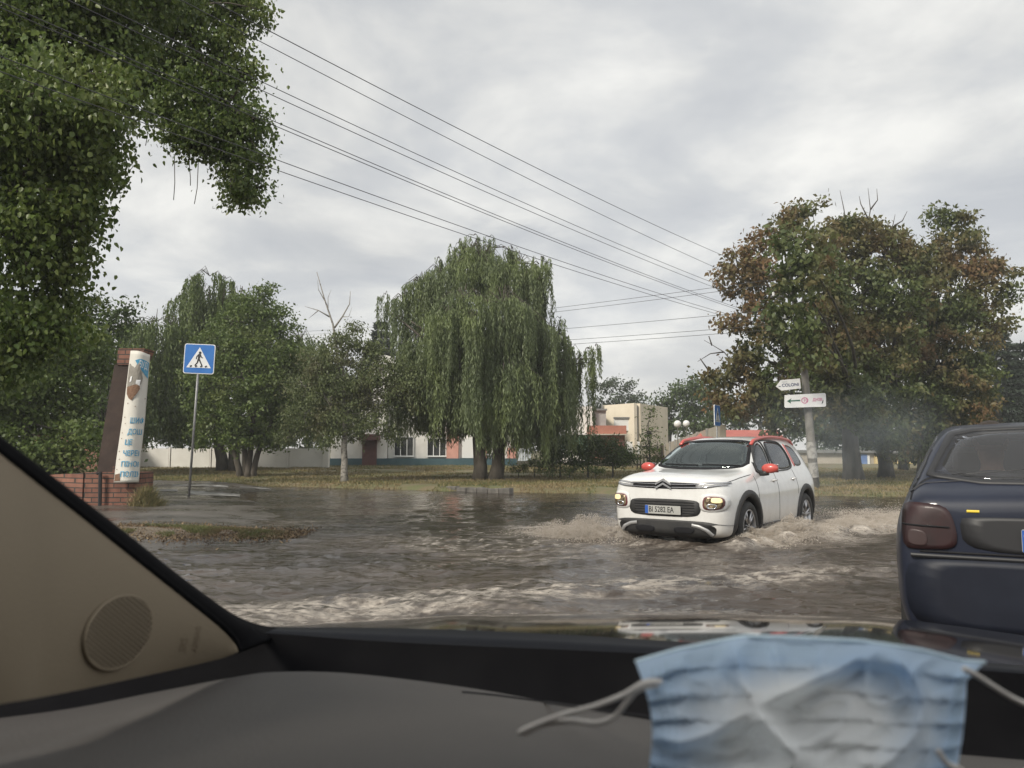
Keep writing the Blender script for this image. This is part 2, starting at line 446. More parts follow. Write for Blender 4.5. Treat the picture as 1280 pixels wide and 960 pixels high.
# ---------------- water: rows spaced wider with distance, waves in world coordinates
CARO = Vector((3.31, 12.15)); TH = R(37)
CH = Vector((-math.sin(TH), -math.cos(TH))); CLF = Vector((math.cos(TH), -math.sin(TH)))
def car_local(x, y):
    dx = x - CARO.x; dy = y - CARO.y
    return dx * CH.x + dy * CH.y, dx * CLF.x + dy * CLF.y
wy = [1.2]
while wy[-1] < 31: wy.append(wy[-1] * 1.0062 + .004)
wy = np.array(wy); wu = np.linspace(-1.25, 1.35, 760)
WU, WYg = np.meshgrid(wu, wy)
WX = WU * (WYg * .8 + 4)
def water_fields(x, y):
    near = np.clip(1.25 - y / 18, .25, 1.0)
    z = (fbm(x * .9 + 3, y * 1.6, 4, 40) - .5) * .12 * near
    z += (1 - np.abs(fbm(x * 1.5, y * 3.2, 4, 41) * 2 - 1)) ** 3 * .05 * near - .015
    z += (fbm(x * 7, y * 10, 3, 45) - .5) * .026 * near
    # wave thrown by the camera car, running out to the left and right in front of the bonnet
    ln = 5.15 + .0 * x + .16 * np.abs(x - 1.2) ** 1.1 * np.where(x > 1.2, .9, .15) + (fbm(x * .7, x * 0 + 3, 3, 50) - .5) * .9
    d = y - ln
    crest = np.exp(-(d / .35) ** 2)
    z += crest * .05 * (.5 + fbm(x * 3, y * 3, 3, 51))
    foam = crest * np.clip((1 - np.abs(fbm(x * 4.2, y * 8.5, 5, 52) * 2 - 1)) ** 5 * 2.6 - .85, 0, 1) * np.clip(.62 + x * .09, .35, .85)
    ln2 = 6.6 + .42 * (x + .2); d2 = y - ln2
    c2 = np.exp(-(d2 / .5) ** 2) * np.clip((4.2 - x) / 1.5, 0, 1) * np.clip((x + 3.6) / 1.5, 0, 1)
    z += c2 * .03; foam = np.maximum(foam, .8 * c2 * np.clip((1 - np.abs(fbm(x * 3, y * 7, 5, 53) * 2 - 1)) ** 3 * 2.4 - 1.0, 0, 1))
    # turbulence lines everywhere near
    t = .55 * (1 - np.abs(fbm(x * 1.6 + 9, y * 3.6, 5, 60) * 2 - 1)) ** 14 + .8 * (1 - np.abs(fbm(x * 4.5 + 9, y * 8.5, 4, 64) * 2 - 1)) ** 12
    foam = np.maximum(foam, t * np.clip(fbm(x * .45, y * .8, 3, 61) * 4.2 - 1.75, 0, 1) * np.clip(1.4 - y / 13, .0, 1))
    # bow waves and wake of the white car
    a, b = car_local(x, y)
    ab = np.abs(b)
    bow = np.exp(-((ab - (.95 + np.clip(1.9 - a, 0, 9) * .28)) / .22) ** 2) * np.clip((2.35 - a) / .3, 0, 1) * np.clip((a + 4.5) / 4, 0, 1)
    fr = np.exp(-(((a - 2.25) / .22) ** 2)) * np.clip(1.25 - ab, 0, 1)
    z += bow * .10 * (.35 + 1.3 * fbm(x * 4, y * 4, 4, 70)) + fr * .05
    wk = np.clip((2.0 - a) / 1.5, 0, 1) * np.clip(1.9 + np.clip(2 - a, 0, 6) * .25 - ab, 0, 1) * np.clip((a + 8) / 5, 0, 1) * (ab > .7)
    foam = np.maximum(foam, np.clip(bow * 1.3 * np.clip(fbm(x * 5, y * 5, 4, 71) * 3 - .75, 0, 1), 0, 1))
    foam = np.maximum(foam, wk * np.clip(fbm(x * 2.6, y * 4, 5, 72) * 3.4 - 1.3, 0, 1) * .9)
    sw = np.exp(-((x - 1.0) / 1.1) ** 2 - ((y - 12.3) / 1.1) ** 2)
    foam = np.maximum(foam, sw * np.clip(fbm(x * 3.4, y * 6, 5, 73) * 3.2 - 1.25, 0, 1))
    return z, np.clip(foam, 0, 1)
WZ, WF = water_fields(WX, WYg)
WZ = np.where(WYg > 2.5, WZ, WZ * .3)
def water_mat():
    m, nt, b = new_mat('m_water')
    at = N(nt, 'ShaderNodeAttribute', attribute_name='foam')
    t = N(nt, 'ShaderNodeTexCoord')
    n0 = N(nt, 'ShaderNodeTexNoise'); n0.inputs['Scale'].default_value = .5; n0.inputs['Detail'].default_value = 4; L(nt, t.outputs['Object'], n0.inputs['Vector'])
    r = N(nt, 'ShaderNodeValToRGB'); r.color_ramp.elements[0].color = (.028, .021, .016, 1); r.color_ramp.elements[1].color = (.070, .054, .042, 1)
    r.color_ramp.elements[0].position = .35; r.color_ramp.elements[1].position = .62
    L(nt, n0.outputs[0], r.inputs[0])
    n3 = N(nt, 'ShaderNodeTexNoise'); n3.inputs['Scale'].default_value = 14; n3.inputs['Detail'].default_value = 7; n3.inputs['Roughness'].default_value = .7
    mp3 = N(nt, 'ShaderNodeMapping'); mp3.inputs['Scale'].default_value = (1, 1.7, 1); L(nt, t.outputs['Object'], mp3.inputs[0]); L(nt, mp3.outputs[0], n3.inputs['Vector'])
    q = N(nt, 'ShaderNodeMapRange'); L(nt, n3.outputs[0], q.inputs[0]); q.inputs[1].default_value = .3; q.inputs[2].default_value = .65; q.inputs[3].default_value = .1; q.inputs[4].default_value = 1.25
    mu = N(nt, 'ShaderNodeMath', operation='MULTIPLY', use_clamp=True); L(nt, at.outputs['Fac'], mu.inputs[0]); L(nt, q.outputs[0], mu.inputs[1])
    mx = N(nt, 'ShaderNodeMix', data_type='RGBA'); mx.inputs[7].default_value = (.60, .54, .47, 1)
    L(nt, mu.outputs[0], mx.inputs[0]); L(nt, r.outputs[0], mx.inputs[6]); L(nt, mx.outputs[2], b.inputs['Base Color'])
    rr = N(nt, 'ShaderNodeMapRange'); L(nt, mu.outputs[0], rr.inputs[0]); rr.inputs[3].default_value = .06; rr.inputs[4].default_value = .8; L(nt, rr.outputs[0], b.inputs['Roughness'])
    b.inputs['IOR'].default_value = 1.33
    mp = N(nt, 'ShaderNodeMapping'); mp.inputs['Scale'].default_value = (1.0, 1.9, 1.0); L(nt, t.outputs['Object'], mp.inputs[0])
    n = N(nt, 'ShaderNodeTexNoise'); n.inputs['Scale'].default_value = 6.5; n.inputs['Detail'].default_value = 7; n.inputs['Roughness'].default_value = .6; n.inputs['Distortion'].default_value = .6; L(nt, mp.outputs[0], n.inputs['Vector'])
    bu = N(nt, 'ShaderNodeBump'); bu.inputs['Strength'].default_value = .42; bu.inputs['Distance'].default_value = .035
    L(nt, n.outputs[0], bu.inputs['Height'])
    nb = N(nt, 'ShaderNodeTexNoise'); nb.inputs['Scale'].default_value = 1.7; nb.inputs['Detail'].default_value = 5; nb.inputs['Distortion'].default_value = .8; L(nt, mp.outputs[0], nb.inputs['Vector'])
    bb_ = N(nt, 'ShaderNodeBump'); bb_.inputs['Strength'].default_value = .4; bb_.inputs['Distance'].default_value = .09
    L(nt, nb.outputs[0], bb_.inputs['Height']); L(nt, bb_.outputs[0], bu.inputs['Normal'])
    bu2 = N(nt, 'ShaderNodeBump'); bu2.inputs['Strength'].default_value = .5; bu2.inputs['Distance'].default_value = .02
    L(nt, mu.outputs[0], bu2.inputs['Height']); L(nt, bu.outputs[0], bu2.inputs['Normal']); L(nt, bu2.outputs[0], b.inputs['Normal'])
    return m
m_water = water_mat()
wo = np_mesh('flood_water', np.stack([WX, WYg, WZ], -1).reshape(-1, 3), grid_quads(len(wu), len(wy)), m_water, smooth=True)
at = wo.data.attributes.new('foam', 'FLOAT', 'POINT'); at.data.foreach_set('value', WF.ravel().astype(np.float32))
tag(wo, kind='structure')

# ---------------- crossing stripes (worn paint)
def worn_paint():
    m, nt, b = new_mat('m_worn_paint')
    t = N(nt, 'ShaderNodeTexCoord')
    n = N(nt, 'ShaderNodeTexNoise'); n.inputs['Scale'].default_value = 2.5; n.inputs['Detail'].default_value = 8; n.inputs['Roughness'].default_value = .75; L(nt, t.outputs['Object'], n.inputs['Vector'])
    r = N(nt, 'ShaderNodeValToRGB'); r.color_ramp.elements[0].position = .44; r.color_ramp.elements[1].position = .66
    r.color_ramp.elements[0].color = (.075, .07, .065, 1); r.color_ramp.elements[1].color = (.48, .47, .45, 1)
    L(nt, n.outputs[0], r.inputs[0]); L(nt, r.outputs[0], b.inputs['Base Color']); b.inputs['Roughness'].default_value = .45
    return m
m_paint = worn_paint()
mb = MB()
for (x0, x1, y0, y1) in ((236, 300, 614.5, 618), (318, 384, 614, 617.5), (196, 222, 613, 615.5), (300, 372, 607.5, 609.2), (215, 285, 607.5, 609)):
    pts = []
    nn = 24
    lo = [G(x0 + (x1 - x0) * i / nn, y1 + .0, .07) for i in range(nn + 1)]; hi = [G(x0 + (x1 - x0) * i / nn, y0, .07) for i in range(nn + 1)]
    for row in (lo, hi):
        for p in row: p.z = float(hgt(p.x, p.y)) + .018
    mb.grid([lo, hi])
tag(mb.build('crossing_stripes', m_paint), kind='structure')

# ---------------- grass
def blades(n, xf, hmin, hmax, wid, name, mat, label=None, parent=None, cat='grass', lean=.5):
    x, y, z = xf(n)
    n = len(x)
    h = rng.uniform(hmin, hmax, n); a = rng.uniform(0, 2 * PI, n); w_ = wid * rng.uniform(.6, 1.3, n)
    lx = rng.normal(0, lean, n) * h; ly = rng.normal(0, lean, n) * h
    dx_, dy_ = np.cos(a) * w_, np.sin(a) * w_
    v = np.zeros((n, 3, 3))
    v[:, 0] = np.stack([x - dx_, y - dy_, z - .01], 1); v[:, 1] = np.stack([x + dx_, y + dy_, z - .01], 1); v[:, 2] = np.stack([x + lx, y + ly, z + h], 1)
    o = np_mesh(name, v.reshape(-1, 3), np.arange(3 * n).reshape(-1, 3), mat, parent)
    return o
m_grass = leaf_mat('m_grass', [(.07, .09, .028), (.11, .13, .045), (.20, .17, .075), (.30, .24, .12)], trans=.25, rough=.8, patch=[(.27, .21, .11), (.19, .145, .07), (.36, .29, .17)], pscale=.33, plo=.42, phi=.6)
def verge_pts(n):
    x = rng.uniform(-32, 26, n * 2); y = rng.uniform(0, 1, n * 2) ** 1.4 * 22 + Yk(x) - .1 + (fbm(x * .9, x * 0, 3, 31) - .5) * .8
    keep = fbm(x * .7, y * .7, 3, 80) > .36
    x, y = x[keep][:n], y[keep][:n]
    return x, y, hgt(x, y) + (fbm(x * 2, y * 2, 3, 9) - .5) * .06
tag(blades(150000, verge_pts, .02, .10, .018, 'verge_grass', m_grass), 'dry yellow green grass on the verge beyond the flooded road', 'grass', kind='stuff')

# low grass mound in the flooded left corner
m_soil = pm('m_soil', (.12, .095, .07), (.17, .14, .105), scale=4, rough=.9, bump=.6, bscale=25)
mc = Vector((-4.75, 11.3, 0))
rows = []
for i in range(22):
    row = []
    for k in range(60):
        t = 2 * PI * k / 60; f = i / 21
        ex = 1.75 * (1 + .22 * math.sin(3 * t + 1) + .12 * math.sin(7 * t)); ey = .62 * (1 + .25 * math.sin(2 * t + .5) + .1 * math.sin(9 * t))
        x = mc.x + ex * f * math.cos(t) - ey * f * math.sin(t) * .3; y = mc.y + ey * f * math.sin(t) + .12 * ex * f * math.cos(t)
        row.append((x, y, max(float(hgt(x, y)), -.02) + .045 * (1 - f ** 2) + (mnoise.noise(Vector((x * 4, y * 4, 0)))) * .015 * (1 - f)))
    rows.append(row)
mb = MB(); mb.grid(rows, closed=True)
mound = mb.build('soil_mound', m_soil, smooth=True)
tag(mound, kind='structure')
def mound_pts(n):
    t = rng.uniform(0, 2 * PI, n); f = np.sqrt(rng.uniform(0, 1, n))
    x = mc.x + 1.72 * f * np.cos(t) - .6 * f * np.sin(t) * .3; y = mc.y + .6 * f * np.sin(t) + .2 * f * np.cos(t)
    keep = (fbm(x * 2.2, y * 2.2, 3, 82) > .47) & (x < -3.1)
    x, y, f = x[keep], y[keep], f[keep]
    return x, y, np.maximum(hgt(x, y), -.02) + .045 * (1 - f ** 2)
m_grass2 = leaf_mat('m_grass_patch', [(.075, .10, .03), (.10, .13, .04), (.15, .15, .06), (.2, .165, .08)], trans=.25, rough=.7, patch=[(.17, .12, .065), (.12, .08, .045), (.22, .165, .09)], pscale=.9, plo=.46, phi=.56)
tag(blades(26000, mound_pts, .015, .06, .005, 'mound_grass', m_grass2, lean=.8), 'short green and brown grass poking out of the flood water', 'grass', kind='stuff')
m_litter = leaf_mat('m_litter', [(.18, .12, .07), (.12, .08, .05), (.26, .19, .11), (.09, .07, .05)], trans=.1, rough=.9)
def litter_pts(n):
    x = rng.normal(-4.3, .9, n); y = 11.3 + rng.normal(0, .42, n) + (x + 4.5) * .12
    k = (x < -3.0)
    x, y = x[k], y[k]
    return x, y, np.maximum(hgt(x, y), 0.0) + .03
tag(blades(5000, litter_pts, .005, .035, .014, 'washed_up_leaves', m_litter, lean=1.5), 'washed up dead leaves lying around the grass patch in the flood', 'leaf litter', kind='stuff')

# ---------------- far kerb chunk
m_conc = pm('m_concrete', (.20, .19, .175), (.31, .30, .28), scale=3, rough=.85, bump=.4, bscale=30)
m_conc_dark = pm('m_concrete_wet', (.065, .06, .055), (.15, .14, .125), scale=3, rough=.7, bump=.4, bscale=30)
kroot = empty('kerb', G(594, 612, .05), 0, 'broken grey concrete kerb at the edge of the flood before the big willow', 'kerb')
a0 = G(548, 610, .05); a1 = G(640, 614.5, .05)
for i in range(7):
    mb = MB()
    p = a0.lerp(a1, (i + .5) / 7) - kroot.location
    ln = (a1 - a0).length / 7 - .03
    ang = math.atan2(a1.y - a0.y, a1.x - a0.x) + random.uniform(-.04, .04)
    Mx = Matrix.Rotation(ang, 3, 'Z') @ Matrix.Rotation(random.uniform(-.07, .07), 3, 'Y')
    mb.box((p.x, p.y + random.uniform(-.05, .05), p.z - .03 + random.uniform(-.03, .03)), (ln, .20, .22), M=Mx)
    mb.build('kerb_stone', m_conc_dark, kroot, bevel=.02)
# ================================================================ TREES
def rot_leaves(cent, size, aspect, direc, shape='quad', fold=.25):
    """leaf blades: cent (n,3) base point, direc (n,3) unit direction of the blade"""
    n = len(cent)
    rnd = rng.normal(size=(n, 3))
    side = np.cross(direc, rnd); side /= np.linalg.norm(side, axis=1, keepdims=True) + 1e-9
    nor = np.cross(side, direc)
    s = size[:, None]; wd = (size * aspect)[:, None] * .5
    if shape == 'quad':
        v = np.stack([cent, cent + direc * s * .45 + side * wd + nor * s * .08, cent + direc * s, cent + direc * s * .45 - side * wd + nor * s * .08], 1)
        return v.reshape(-1, 3), np.arange(4 * n).reshape(-1, 4)
    # two halves folded along the midrib, pointed tip: 6 vertices, 2 quads
    base = cent; tip = cent + direc * s
    l1 = cent + direc * s * .22 + side * wd * .95 + nor * wd * fold; l2 = cent + direc * s * .62 + side * wd * .72 + nor * wd * fold
    r1 = cent + direc * s * .22 - side * wd * .95 + nor * wd * fold; r2 = cent + direc * s * .62 - side * wd * .72 + nor * wd * fold
    v = np.stack([base, l1, l2, tip, r2, r1], 1).reshape(-1, 3)
    b = np.arange(n)[:, None] * 6
    q = np.concatenate([b + np.array([[0, 1, 2, 3]]), b + np.array([[0, 3, 4, 5]])], 0)
    return v, q
def unit(a): return a / (np.linalg.norm(a, axis=1, keepdims=True) + 1e-9)
def curve_pts(a, b, bend=.15, n=7, sag=0.0):
    a = Vector(a); b = Vector(b); d = (b - a).length
    o = Vector((random.uniform(-1, 1), random.uniform(-1, 1), random.uniform(-.3, 1))) * d * bend
    return [a.lerp(b, t) + o * math.sin(PI * t) - Vector((0, 0, sag * d * t * t)) + Vector((random.uniform(-1, 1), random.uniform(-1, 1), 0)) * d * .012 for t in [i / (n - 1) for i in range(n)]]
m_bark = pm('m_bark', (.045, .038, .03), (.10, .085, .068), scale=5, rough=.95, bump=1.0, bscale=22, stretch=(1, 1, .25))
m_bark_birch = pm('m_bark_birch', (.25, .235, .205), (.06, .05, .045), scale=6, rough=.8, bump=.5, lo=.5, hi=.62, stretch=(1, 1, 1.6))
m_bark_grey = pm('m_bark_grey', (.055, .05, .044), (.10, .092, .08), scale=5, rough=.95, bump=.8, bscale=20, stretch=(1, 1, .3))

def px_blobs(lst, Y, dy=.0, squash=1.0):
    """(px, py, r px[, depth offset]) -> (centre, radius)"""
    out = []
    for b in lst:
        d = Y + (b[3] if len(b) > 3 else random.uniform(-dy, dy))
        out.append((P(b[0], b[1], d), b[2] * d / FPX * squash))
    return out
def blob_clusters(blobs, dens, inner=.45, flat=.85):
    cs = []
    for c, r in blobs:
        n = max(4, int(dens * r * r))
        d = unit(rng.normal(size=(n, 3))); rad = r * (inner + (1 - inner) * rng.uniform(0, 1, n) ** .5)
        p = d * rad[:, None]; p[:, 2] *= flat
        cs.append(np.array(c) + p)
    return np.concatenate(cs)
def tree(name, label, cat, base, blobs, leafmat, barkmat, dens, per, csize, lsize, asp=.6, droop=.3, trunk_r=.2, stems=None, fork=None, shape='quad', group=None, extra=None, inner=.45, twigs=120, flat=.85, via=None):
    base = Vector(base)
    root = empty(name, base, 0, label, cat, group)
    cl = blob_clusters(blobs, dens, inner, flat)
    cen = cl[rng.integers(0, len(cl), len(cl) * per)] if False else np.repeat(cl, per, 0)
    sc = csize * rng.uniform(.6, 1.3, len(cl)); sc = np.repeat(sc, per)
    off = rng.normal(size=(len(cen), 3)) * sc[:, None] * np.array([1, 1, .6]) * .55
    pos = cen + off
    d = unit(rng.normal(size=pos.shape) + np.array([0, 0, -droop * 2]))
    size = lsize * rng.uniform(.55, 1.25, len(pos))
    v, q = rot_leaves(pos, size, asp, d, shape)
    crown = np_mesh('crown', v - np.array(base), q, leafmat, root)
    # trunk and limbs
    mb = MB()
    fk = Vector(fork) if fork is not None else base + Vector((0, 0, 2.0))
    tops = []
    st = stems or [(0, 0)]
    for sx, sy in st:
        b0 = Vector((sx * .3, sy * .3, -.1)); f1 = (fk - base) + Vector((sx, sy, random.uniform(-.2, .2)))
        pts = curve_pts(b0, f1, .04, 7)
        r0 = trunk_r * (1 if len(st) == 1 else .7)
        mb.tube(pts, [r0 * 1.45, r0 * 1.1] + [r0 * (1 - .08 * i) for i in range(5)], 10)
        tops.append((f1, r0 * .66))
    if via:
        for a_, b_, r_ in via: mb.tube(curve_pts(Vector(a_) - base, Vector(b_) - base, .05, 8), [r_ * (1 - .05 * i) for i in range(8)], 8)
        tops += [(Vector(b_) - base, r_ * .7) for a_, b_, r_ in via]
    for c, r in blobs:
        t0, tr_ = min(tops, key=lambda t: (t[0] - (c - base)).length)
        pts = curve_pts(t0, c - base, .10, 8)
        rr = max(.025, tr_ * min(1, r / 1.6) * .75)
        mb.tube(pts, [rr * (1 - .78 * i / 7) for i in range(8)], 6)
    idx = rng.permutation(len(cl))[:twigs]
    for i in idx:
        p = Vector(cl[i]); c, r = min(blobs, key=lambda b: (b[0] - p).length)
        mb.tube(curve_pts(c - base, p - base, .12, 4), [.03, .022, .014, .006], 4, cap=False)
    if extra: extra(mb, base)
    mb.build('trunk', barkmat, root, smooth=True, fix=False)
    return root

def willow(name, label, base, umbs, mat, barkmat, stems, fork, trunk_r=.25, sdens=70, group=None, step=.085, lw=.032, ll=.15, low=None):
    """umbrellas: (top point, radius, hang length): each a dome of drooping strands"""
    base = Vector(base)
    root = empty(name, base, 0, label, 'willow tree', group)
    C_, S_, D_ = [], [], []
    mb = MB()
    fk = Vector(fork) - base
    tops = []
    for sx, sy, r0 in stems:
        f1 = fk + Vector((sx, sy, random.uniform(-.2, .3)))
        mb.tube(curve_pts((sx * .45, sy * .45, -.1), f1, .05, 7), [r0 * 1.35, r0 * 1.1] + [r0 * (1 - .07 * i) for i in range(5)], 10)
        tops.append((f1, r0 * .65))
    for top, r, hang in umbs:
        n = int(sdens * r * r * 3.14) + 8
        t0, tr_ = min(tops, key=lambda t: (t[0] - (top - base)).length)
        mb.tube(curve_pts(t0, top - base - Vector((0, 0, .5)), .12, 8), [max(.02, tr_ * .6) * (1 - .85 * i / 7) for i in range(8)], 6)
        # bunch angles give the curtain its streaks and gaps
        nb = max(5, int(n / 9))
        ba = rng.uniform(0, 2 * PI, nb); bf = rng.uniform(.1, 1.0, nb) ** .6; bl = rng.uniform(.35, 1.0, nb)
        for j in range(n):
            k = rng.integers(0, nb)
            a = ba[k] + rng.normal(0, .10 / max(bf[k], .2)); f = min(1.08, max(0, bf[k] + rng.normal(0, .05)))
            h = hang * bl[k] * rng.uniform(.75, 1.1)
            # rise out of the limb, over the shoulder, then straight down
            x0 = math.cos(a) * r * f; y0 = math.sin(a) * r * f
            zt = r * .55 * (1 - f * f) * rng.uniform(.7, 1.1)
            m = max(4, int(h / step))
            t = np.arange(m) * step
            sway = rng.normal(0, .05, 2)
            out = 1 + .12 * (1 - np.exp(-t / .4))
            px_ = top.x + x0 * out + sway[0] * t * .4 + .03 * np.sin(t * 3 + a); py_ = top.y + y0 * out + sway[1] * t * .4; pz = top.z + zt - r * .3 - t
            p = np.stack([px_, py_, pz], 1) + rng.normal(0, .02, (m, 3))
            C_.append(p)
            dd = np.stack([rng.normal(0, .33, m), rng.normal(0, .33, m), -np.ones(m)], 1)
            D_.append(dd); S_.append(ll * rng.uniform(.7, 1.3, m))
            if j % 14 == 0:
                mb.tube([top - base, Vector((x0 * .55 + top.x, y0 * .55 + top.y, top.z + zt)) - base, Vector((p[0][0], p[0][1], p[0][2])) - base], [.018, .012, .006], 3, cap=False)
    cen = np.concatenate(C_); size = np.concatenate(S_); d = unit(np.concatenate(D_))
    lo = base.z + .35 if low is None else low(cen[:, 0], cen[:, 1])
    k = cen[:, 2] > lo + rng.uniform(0, .5, len(cen))
    cen, size, d = cen[k], size[k], d[k]
    v, q = rot_leaves(cen, size, lw / ll * 1.6, d)
    np_mesh('crown', v - np.array(base), q, mat, root)
    mb.build('trunk', barkmat, root, smooth=True, fix=False)
    return root
def umb_px(lst, Y, dy=1.5):
    out = []
    for u in lst:
        d = Y + (u[4] if len(u) > 4 else random.uniform(-dy, dy))
        out.append((P(u[0], u[1], d), u[2] * d / FPX, u[3] * d / FPX))
    return out
def gnd(px, Y, dz=0.0):
    p = P(px, 590, Y); p.z = float(hgt(p.x, p.y)) + dz
    return p

g_lime = [(.062, .100, .022), (.09, .138, .032), (.13, .18, .045), (.165, .21, .06)]
m_leaf_near = leaf_mat('m_leaf_near', g_lime, trans=.38, rough=.38, patch=[(.09, .125, .028), (.15, .195, .045), (.21, .235, .075)], pscale=.7, plo=.5, phi=.7)
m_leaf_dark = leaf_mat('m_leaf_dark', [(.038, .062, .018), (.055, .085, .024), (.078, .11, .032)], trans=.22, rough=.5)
m_leaf_mid = leaf_mat('m_leaf_mid', [(.066, .102, .024), (.10, .145, .036), (.14, .185, .052)], trans=.33, rough=.5, patch=[(.125, .155, .045), (.165, .19, .06)], pscale=.6, plo=.52, phi=.7)
m_leaf_birch = leaf_mat('m_leaf_birch', [(.08, .105, .042), (.115, .142, .055), (.155, .18, .078)], trans=.28, rough=.55, patch=[(.11, .11, .05), (.13, .12, .06)], pscale=.8, plo=.5, phi=.65)
m_leaf_willow = leaf_mat('m_leaf_willow', [(.115, .15, .065), (.155, .195, .09), (.20, .24, .125)], trans=.38, rough=.5, patch=[(.175, .225, .08), (.225, .27, .115)], pscale=.7, plo=.48, phi=.65)
m_leaf_willow2 = leaf_mat('m_leaf_willow2', [(.075, .11, .03), (.105, .145, .042), (.145, .185, .06)], trans=.32, rough=.55)
m_leaf_chest = leaf_mat('m_leaf_chest', [(.062, .090, .028), (.09, .118, .038), (.125, .148, .05)], trans=.33, rough=.55, patch=[(.17, .10, .050), (.22, .14, .070), (.14, .125, .052)], pscale=.38, plo=.45, phi=.64)
m_leaf_needle = leaf_mat('m_needle', [(.018, .03, .018), (.028, .042, .024)], trans=.05, rough=.7)
m_leaf_far = leaf_mat('m_leaf_far', [(.045, .065, .035), (.06, .08, .045), (.075, .09, .055)], trans=.2, rough=.7)

# ---- the tree hanging over the camera car (large leaves), two boughs
near_blobs = px_blobs([
    (20, 40, 95, 0), (100, 60, 75, .3), (150, 20, 60, .5), (30, 170, 90, -.4), (95, 190, 60, 0), (135, 120, 45, .3), (20, 300, 80, -.2),
    (75, 300, 50, 0), (50, 400, 60, .2), (-20, 420, 80, 0), (85, 240, 45, -.4), (110, 160, 50, -.6), (-60, 200, 120, 0), (-80, 50, 120, 0), (125, 215, 22, -.5), (60, 120, 80, -.9), (85, 345, 28, .2), (200, -40, 70, .5), (90, -30, 80, 0), (150, 95, 22, -.3), (105, 275, 26, -.3)], 8.6)
near_blobs2 = px_blobs([
    (215, 20, 55, 0), (205, 85, 40, .3), (235, 120, 42, 0), (270, 70, 50, .3), (300, 15, 38, .4), (262, 160, 38, 0), (285, 120, 42, .2), (300, 170, 38, .3),
    (295, 205, 32, .2), (308, 238, 26, .2), (290, 240, 18, 0), (318, 150, 20, 0), (328, 12, 13, 0), (255, -30, 60, .3), (185, 110, 24, .2), (165, 80, 34, 0), (326, 195, 12, 0), (235, 160, 18, -.2), (312, 95, 18, .2), (222, 168, 24, 0), (200, 140, 22, 0), (246, 185, 22, 0)], 11.0)
def hang_twigs(mb, base):
    for a, b in (((218, 208), (217, 250)), ((248, 215), (243, 255)), ((236, 212), (238, 232)), ((184, 160), (182, 182))):
        mb.tube([P(a[0], a[1] - 15, 11) - base, P((a[0] + b[0]) / 2 + 1, (a[1] + b[1]) / 2, 11) - base, P(b[0], b[1], 11) - base], .006, 4)
tree('broadleaf_tree', 'large leafy tree overhanging the road, its long bough reaching across the sky', 'tree', (-9.6, 10.5, .1), near_blobs + near_blobs2, m_leaf_near, m_bark,
     330, 28, .21, .066, asp=.74, droop=.75, trunk_r=.3, fork=(-8.6, 10.2, 3.2), shape='leaf', extra=hang_twigs, inner=.25, twigs=420,
     via=[((-8.6, 10.2, 3.2), P(20, 100, 9.6), .16), (P(20, 100, 9.6), P(110, 10, 10.4), .12), (P(110, 10, 10.4), P(225, 25, 11), .09), (P(225, 25, 11), P(285, 130, 11.1), .05), (P(20, 100, 9.6), P(20, 330, 8.9), .06)])
# undergrowth behind the brick wall
sh = px_blobs([(20, 480, 60, 0), (80, 500, 40, .5), (40, 560, 50, 0), (100, 545, 26, -.3), (-40, 520, 70, 0), (105, 430, 32, 1), (60, 440, 45, .5), (20, 600, 60, -.5), (85, 575, 22, -.4), (130, 455, 20, 1.5)], 19)
tree('bush', 'tall dark green bush growing behind the low brick wall', 'bush', gnd(30, 19), sh, m_leaf_mid, m_bark_grey, 60, 60, .42, .125, asp=.6, droop=.3, trunk_r=.1, twigs=60)
tree('shrub', 'airy shrub with thin dark twigs above the bush beside the column', 'bush', gnd(128, 24), px_blobs([(128, 410, 26, 0), (112, 385, 22, 0), (145, 395, 18, 0), (140, 430, 24, 0), (160, 385, 9, 0), (110, 450, 30, 0), (125, 500, 30, 0), (138, 560, 28, 0)], 24), m_leaf_dark, m_bark_grey, 34, 40, .4, .14, trunk_r=.06, twigs=60)
tree('broadleaf_tree', 'dark tree filling the space behind the leaning board and the bush', 'tree', gnd(70, 31), px_blobs([(40, 420, 55, 0), (95, 440, 40, 0), (130, 470, 34, 0), (60, 500, 60, 0), (120, 530, 42, 0), (0, 480, 70, 0), (165, 530, 26, 0), (-60, 450, 80, 0)], 31), m_leaf_dark, m_bark, 14, 60, .5, .2, trunk_r=.2, fork=P(70, 540, 31), twigs=30)

# ---- A: many-stemmed bushy tree behind the crossing sign
A = px_blobs([(318, 388, 30, 0), (292, 402, 33, .5), (348, 402, 24, 0), (280, 438, 38, -.5), (336, 440, 42, 0), (303, 470, 48, -1), (350, 478, 38, .5), (262, 478, 32, 0), (268, 520, 34, 0), (320, 520, 44, -.6), (362, 520, 26, .4), (245, 455, 18, 0), (300, 545, 22, -.5), (340, 548, 18, 0), (258, 548, 16, 0), (325, 365, 16, 0), (368, 440, 14, 0)], 31.5)
tree('broadleaf_tree', 'dense rounded green tree with several dark stems in front of the white wall', 'tree', gnd(308, 31.5), A, m_leaf_mid, m_bark, 30, 54, .42, .15, asp=.6, trunk_r=.17, stems=[(-.75, 0), (-.25, .3), (.3, -.2), (.8, .1)], fork=P(308, 540, 31.5), twigs=120, inner=.35)
